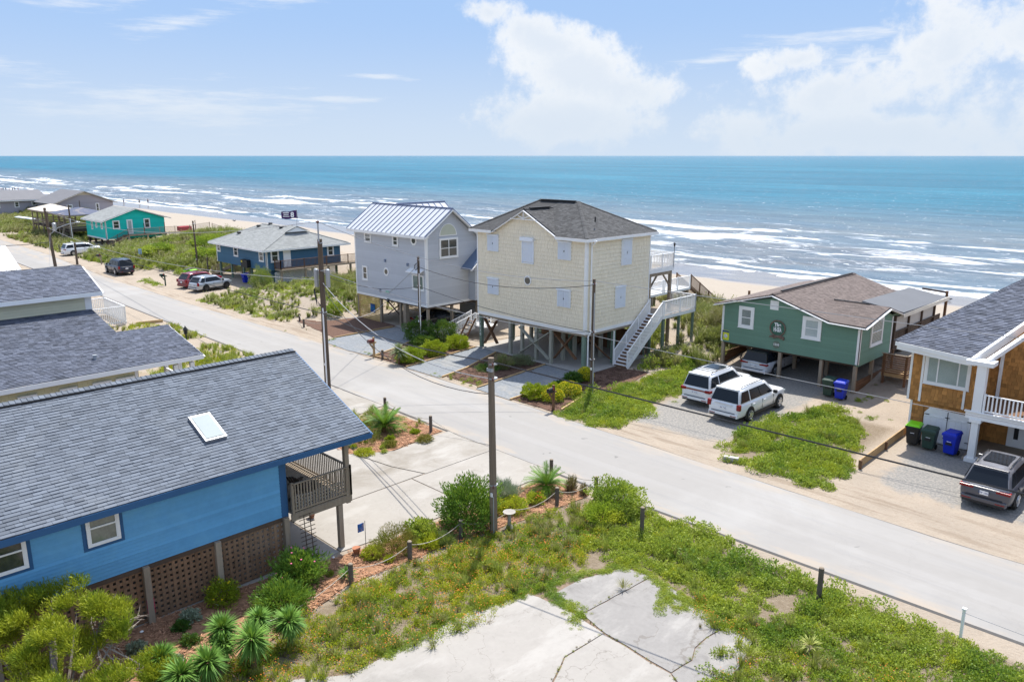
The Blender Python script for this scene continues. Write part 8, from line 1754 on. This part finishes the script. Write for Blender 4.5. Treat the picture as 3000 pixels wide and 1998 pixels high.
# garden of the mulch island and roadside beds
for lb, u, v, rx, h, mt, w in (('olive feathery shrub left of the left sago palm', -31.9, 21.4, .75, .8, rust, .014), ('grey-green wispy shrub behind the left sago palm', -34.0, 23.4, .6, .9, gD, .012), ('bright green leafy shrub at the back of the left mulch island', -33.6, 22.0, .5, .5, bright, .04), ('round bright green shrub just in front of the left sago palm', -31.1, 22.3, .24, .35, bright, .03), ('low olive shrub by the point of the left mulch island', -29.9, 23.6, .42, .35, rust, .02),
                              ('low green shrub in the middle of the orange mulch island', -30.6, 21.9, .38, .32, rust, .02), ('yellow-green mat at the drive edge of the left mulch island', -30.6, 20.4, .5, .28, gB, .02), ('small green dome upper right in the left mulch island', -31.2, 24.0, .28, .25, bright, .02)): bush('island_shrub', lb, u, v, rx, h, int(1500*rx+500), .09, w, mt)
r = random.Random(77)
for k in range(16): bush('garden_plant', 'small low plant in the orange mulch left of the concrete drive', -33.6+r.random()*3.6, 20.3+r.random()*1.2+(.0), r.uniform(.10, .19), r.uniform(.12, .25), 160, .06, .03, [gA, gB, bright, silver_l][k % 4], 'plant', group='small plants in the left mulch island', seed=k+1)
for k in range(8): bush('garden_plant', 'small low plant in the bark mulch below the rust shrub', -22.3+r.random()*1.3, 12.6+r.random()*4.2, r.uniform(.08, .16), r.uniform(.12, .2), 130, .07, .03, [gA, lgreen][k % 2], 'plant', group='small plants in the right mulch bed', seed=k+40)
for lb, u, v, rx, h, mt, n in (('round bright green shrub nearest the road in the grey house garden', -43.1, 33.0, .95, 1.0, bright, 3600), ('round bright green shrub in the middle of the row beside the grey house garden', -43.4, 35.4, 1.0, 1.1, bright, 3600), ('round bright green shrub at the back of the row near the ladder', -43.8, 37.9, .9, 1.0, bright, 3000),
                             ('big dark green shrub left of the white conduit pole', -47.9, 37.5, 1.1, 1.7, darkb, 3800), ('big dark green shrub right of the white conduit pole', -46.2, 38.5, 1.15, 1.7, darkb, 3800), ('low dark shrub in front of the two big dark shrubs', -46.3, 36.6, .9, .8, darkb, 2200),
                             ('round yellow-green shrub nearest the road by the right gravel drive', -31.0, 33.0, .8, .85, bright, 3000), ('round olive shrub left of the yellow flowering bushes', -30.7, 34.3, .6, .7, bright, 1800), ('dark green mound behind the yellow flowering bushes', -31.4, 36.9, .6, .75, darkb, 2000), ('low dark shrub by the corner of the right gravel drive', -31.3, 35.6, .5, .5, darkb, 1300)): bush('round_shrub', lb, u, v, rx, h, n, .10, .05, mt, fill=.8)
for lb, u, v, rx, h in (('bushy yellow-flowering shrub just left of the black mailbox', -29.9, 33.3, .7, .75), ('bushy yellow-flowering shrub right behind the black mailbox', -29.9, 34.8, .75, .85), ('yellow-flowering shrub at the green corner post of the cream house', -31.2, 37.9, .55, .9)):
    b_ = bush('yellow_shrub', lb, u, v, rx, h, 1500, .09, .04, bright, fill=.7); r2 = random.Random(9); lv = []
    for i in range(900): d = rdir(r2, -.1); c = V((d.x*rx*1.03, d.y*rx*1.03, h*(.42+.62*d.z))); dd = rdir(r2)*.06; lv.append((c, dd, dd.cross(rdir(r2)).normalized()*.05, r2.random()))
    place_mesh('flowers', leaf_mesh('flowers', yelf, lv), b_)
bush('dry_palm_clump', 'low palm clump with dry tan fronds between the two gravel drives', -37.3, 36.4, .75, .8, 900, .5, .03, leafmat('dry_palm', (.25, .17, .13), (.22, .30, .08), (.30, .22, .16), .2, 1.5), 'palm', up=.6); bush('spreading_shrub', 'low grey-green spreading shrub in shade between the gravel drives', -37.0, 37.9, .9, .7, 1800, .2, .015, leafmat('greygreen_leaves', (.10, .13, .06), (.2, .22, .12), None, .15)); bush('spreading_shrub', 'green spreading shrub at the foot of the dry palm clump', -37.6, 35.2, .8, .45, 1400, .16, .015, darkb)
bush('round_shrub', 'dark green bush at the left corner of the tan lattice of the grey house', -60.2, 37.6, .9, 1.2, 2200, .12, .05, gA, fill=.6)
bush('tall_shrub', 'tall light green shrub in front of the navy house posts', -77.6, 39.9, 1.25, 2.5, 4500, .16, .03, lgreen, fill=.5, up=.8); bush('dune_bush', 'rounded tan-green grass mound on the bank left of the grey house', -66.8, 41.5, 1.3, 1.8, 2600, .35, .015, gD, 'grass clump', fill=.7, up=.8)
for lb, u, v, rx, h in (('dark scrub bush on the dune behind the white stair deck', -33.5, 55.5, 1.6, 1.6), ('dark scrub bush below the sand fence left of the green house', -29.9, 53.0, 1.5, 1.7), ('olive scrub bush on the dune nearest the green house corner', -28.6, 49.8, 1.0, 1.2)): bush('scrub_bush', lb, u, v, rx, h, 2600, .3, .02, gD, fill=.55)
for lb, u, v, rx, h in (('leafy dark bush crowning the big dune', -112, 50, 3.2, 2.0), ('leafy bush on the dune slope behind the lime bins', -101, 44, 2.6, 1.5), ('leafy bush low on the big dune behind the black suv', -108, 41, 2.4, 1.3)): bush('dune_bush', lb, u, v, rx, h, 3800, .28, .11, gA, fill=.6)
# ---- juniper in the bottom-left corner
jm = leafmat('juniper_sprays', (.08, .14, .01), (.44, .46, .025), (.14, .22, .015), .32, 1.3)
jt = thing('juniper_tree', 'windswept yellow-green juniper with bare grey twigs in the bottom left corner', 'tree', (-20.4, 3.5, 0)); r = random.Random(4); lv = []; limbs = MB(); tw_ = MB()
trunk0 = V((-19.6, 3.9, 0)); Cs = []
blobs = []
for (x, y, z, rr2) in ((60, 1790, 2.2, .8), (150, 1750, 2.5, .75), (225, 1795, 2.3, .65), (300, 1805, 2.0, .5), (355, 1835, 1.8, .36), (40, 1880, 1.9, .85), (150, 1880, 2.0, .7), (230, 1890, 1.5, .5), (60, 1970, 1.5, .8), (190, 1985, 1.2, .7), (330, 1985, 1.0, .45), (430, 1950, .8, .35), (470, 1985, .6, .35), (-60, 1850, 2, 1.0), (120, 2060, 1.2, .8)):
    c = G(x, y, z)
    for k in range(int(9*rr2)+2):
        d = rdir(r, -.4); blobs.append((c+V((d.x*rr2, d.y*rr2, d.z*rr2*.7))*r.uniform(.55, 1.0), r.uniform(.20, .34)))
    mid_ = trunk0.lerp(c, .5)+V((0, 0, .15)); limbs.tube([trunk0+V((0, 0, .5)), mid_, c], [.06, .04, .012], 6)
    Cs.append((c, rr2))
for c, rr2 in blobs:
    for i in range(120):
        d = rdir(r, -.6); k = .2+.8*r.random()**.5; p = c+V((d.x*rr2*k, d.y*rr2*k, d.z*rr2*.6*k)); ax = (d*.8+V((-.55, -.2, .75))+rdir(r)*.35).normalized(); L = r.uniform(.14, .30)
        for j in range(5): side_ = rdir(r); q = p+ax*L*(j/5-.3); dd = (ax+side_*.6).normalized()*L*.45; lv.append((q+dd*.5, dd, dd.cross(rdir(r)).normalized()*.020, r.random()))
place_mesh('crown', leaf_mesh('crown', jm, [(a-LOC[jt.name], b_, c, d) for a, b_, c, d in lv]), jt)
limbs.tube([trunk0, trunk0+V((0, 0, .9)), Cs[6][0]], [.16, .12, .06], 8); limbs.build('trunk', M('grey_bark', (.17, .14, .12), .9, .3, 4), jt)
for (x, y, z) in ((270, 1760, 1.9), (290, 1840, 1.7), (400, 1830, 1.5), (410, 1800, 1.5), (350, 1900, 1.2), (380, 1960, 1.0), (440, 1960, .8), (320, 1770, 1.9), (300, 1950, 1.2)):
    a = G(285, 1880, 1.5); b_ = G(x, y, z); tw_.tube([a, a.lerp(b_, .5)+rdir(r)*.1, b_], [.028, .018, .006], 5)
    for k in range(9): s_ = a.lerp(b_, r.uniform(.35, 1)); e_ = s_+(b_-a).normalized()*.22+rdir(r)*.25; tw_.tube([s_, s_.lerp(e_, .5)+rdir(r)*.03, e_], [.010, .007, .002], 4)
tw_.build('bare_twigs', M('bare_twig', (.34, .29, .25), .9, .2, 5), jt)
lat = thing('lattice_panel', 'grey weathered lattice panel half hidden under the juniper', 'lattice', (-19, 4, 0)); g0 = G(130, 1975, .5)
for k in range(9):
    MB().bar((g0.x-.5, g0.y+.1*k, .15+.0*k), (g0.x+.35, g0.y+.1*k+.35, .7), .03, .01).build('slat', wood_grey, lat); MB().bar((g0.x-.5+.1*k, g0.y-.1, .15+.06*k), (g0.x-.5+.1*k, g0.y+1.0, .15+.06*k), .03, .01).build('slat', wood_grey, lat)
# shells and scraps
for lb, x, y in (('white shell on the mulch, left of the silvery plant', 470, 1802), ('white shell near the middle of the shaded mulch', 545, 1801), ('white shell highest on the shaded mulch', 637, 1771), ('pale shell beside the blue trellis pot', 977, 1633), ('pale stone low on the shaded mulch', 415, 1850), ('white shell by the lattice foot', 573, 1762)):
    g_ = G(x, y, .03); props(MB().lathe([(.03, 0), (.06, .02), (.02, .05)], (g_.x, g_.y, .02), n=8).build('shell', white_paint), lb, 'shell')
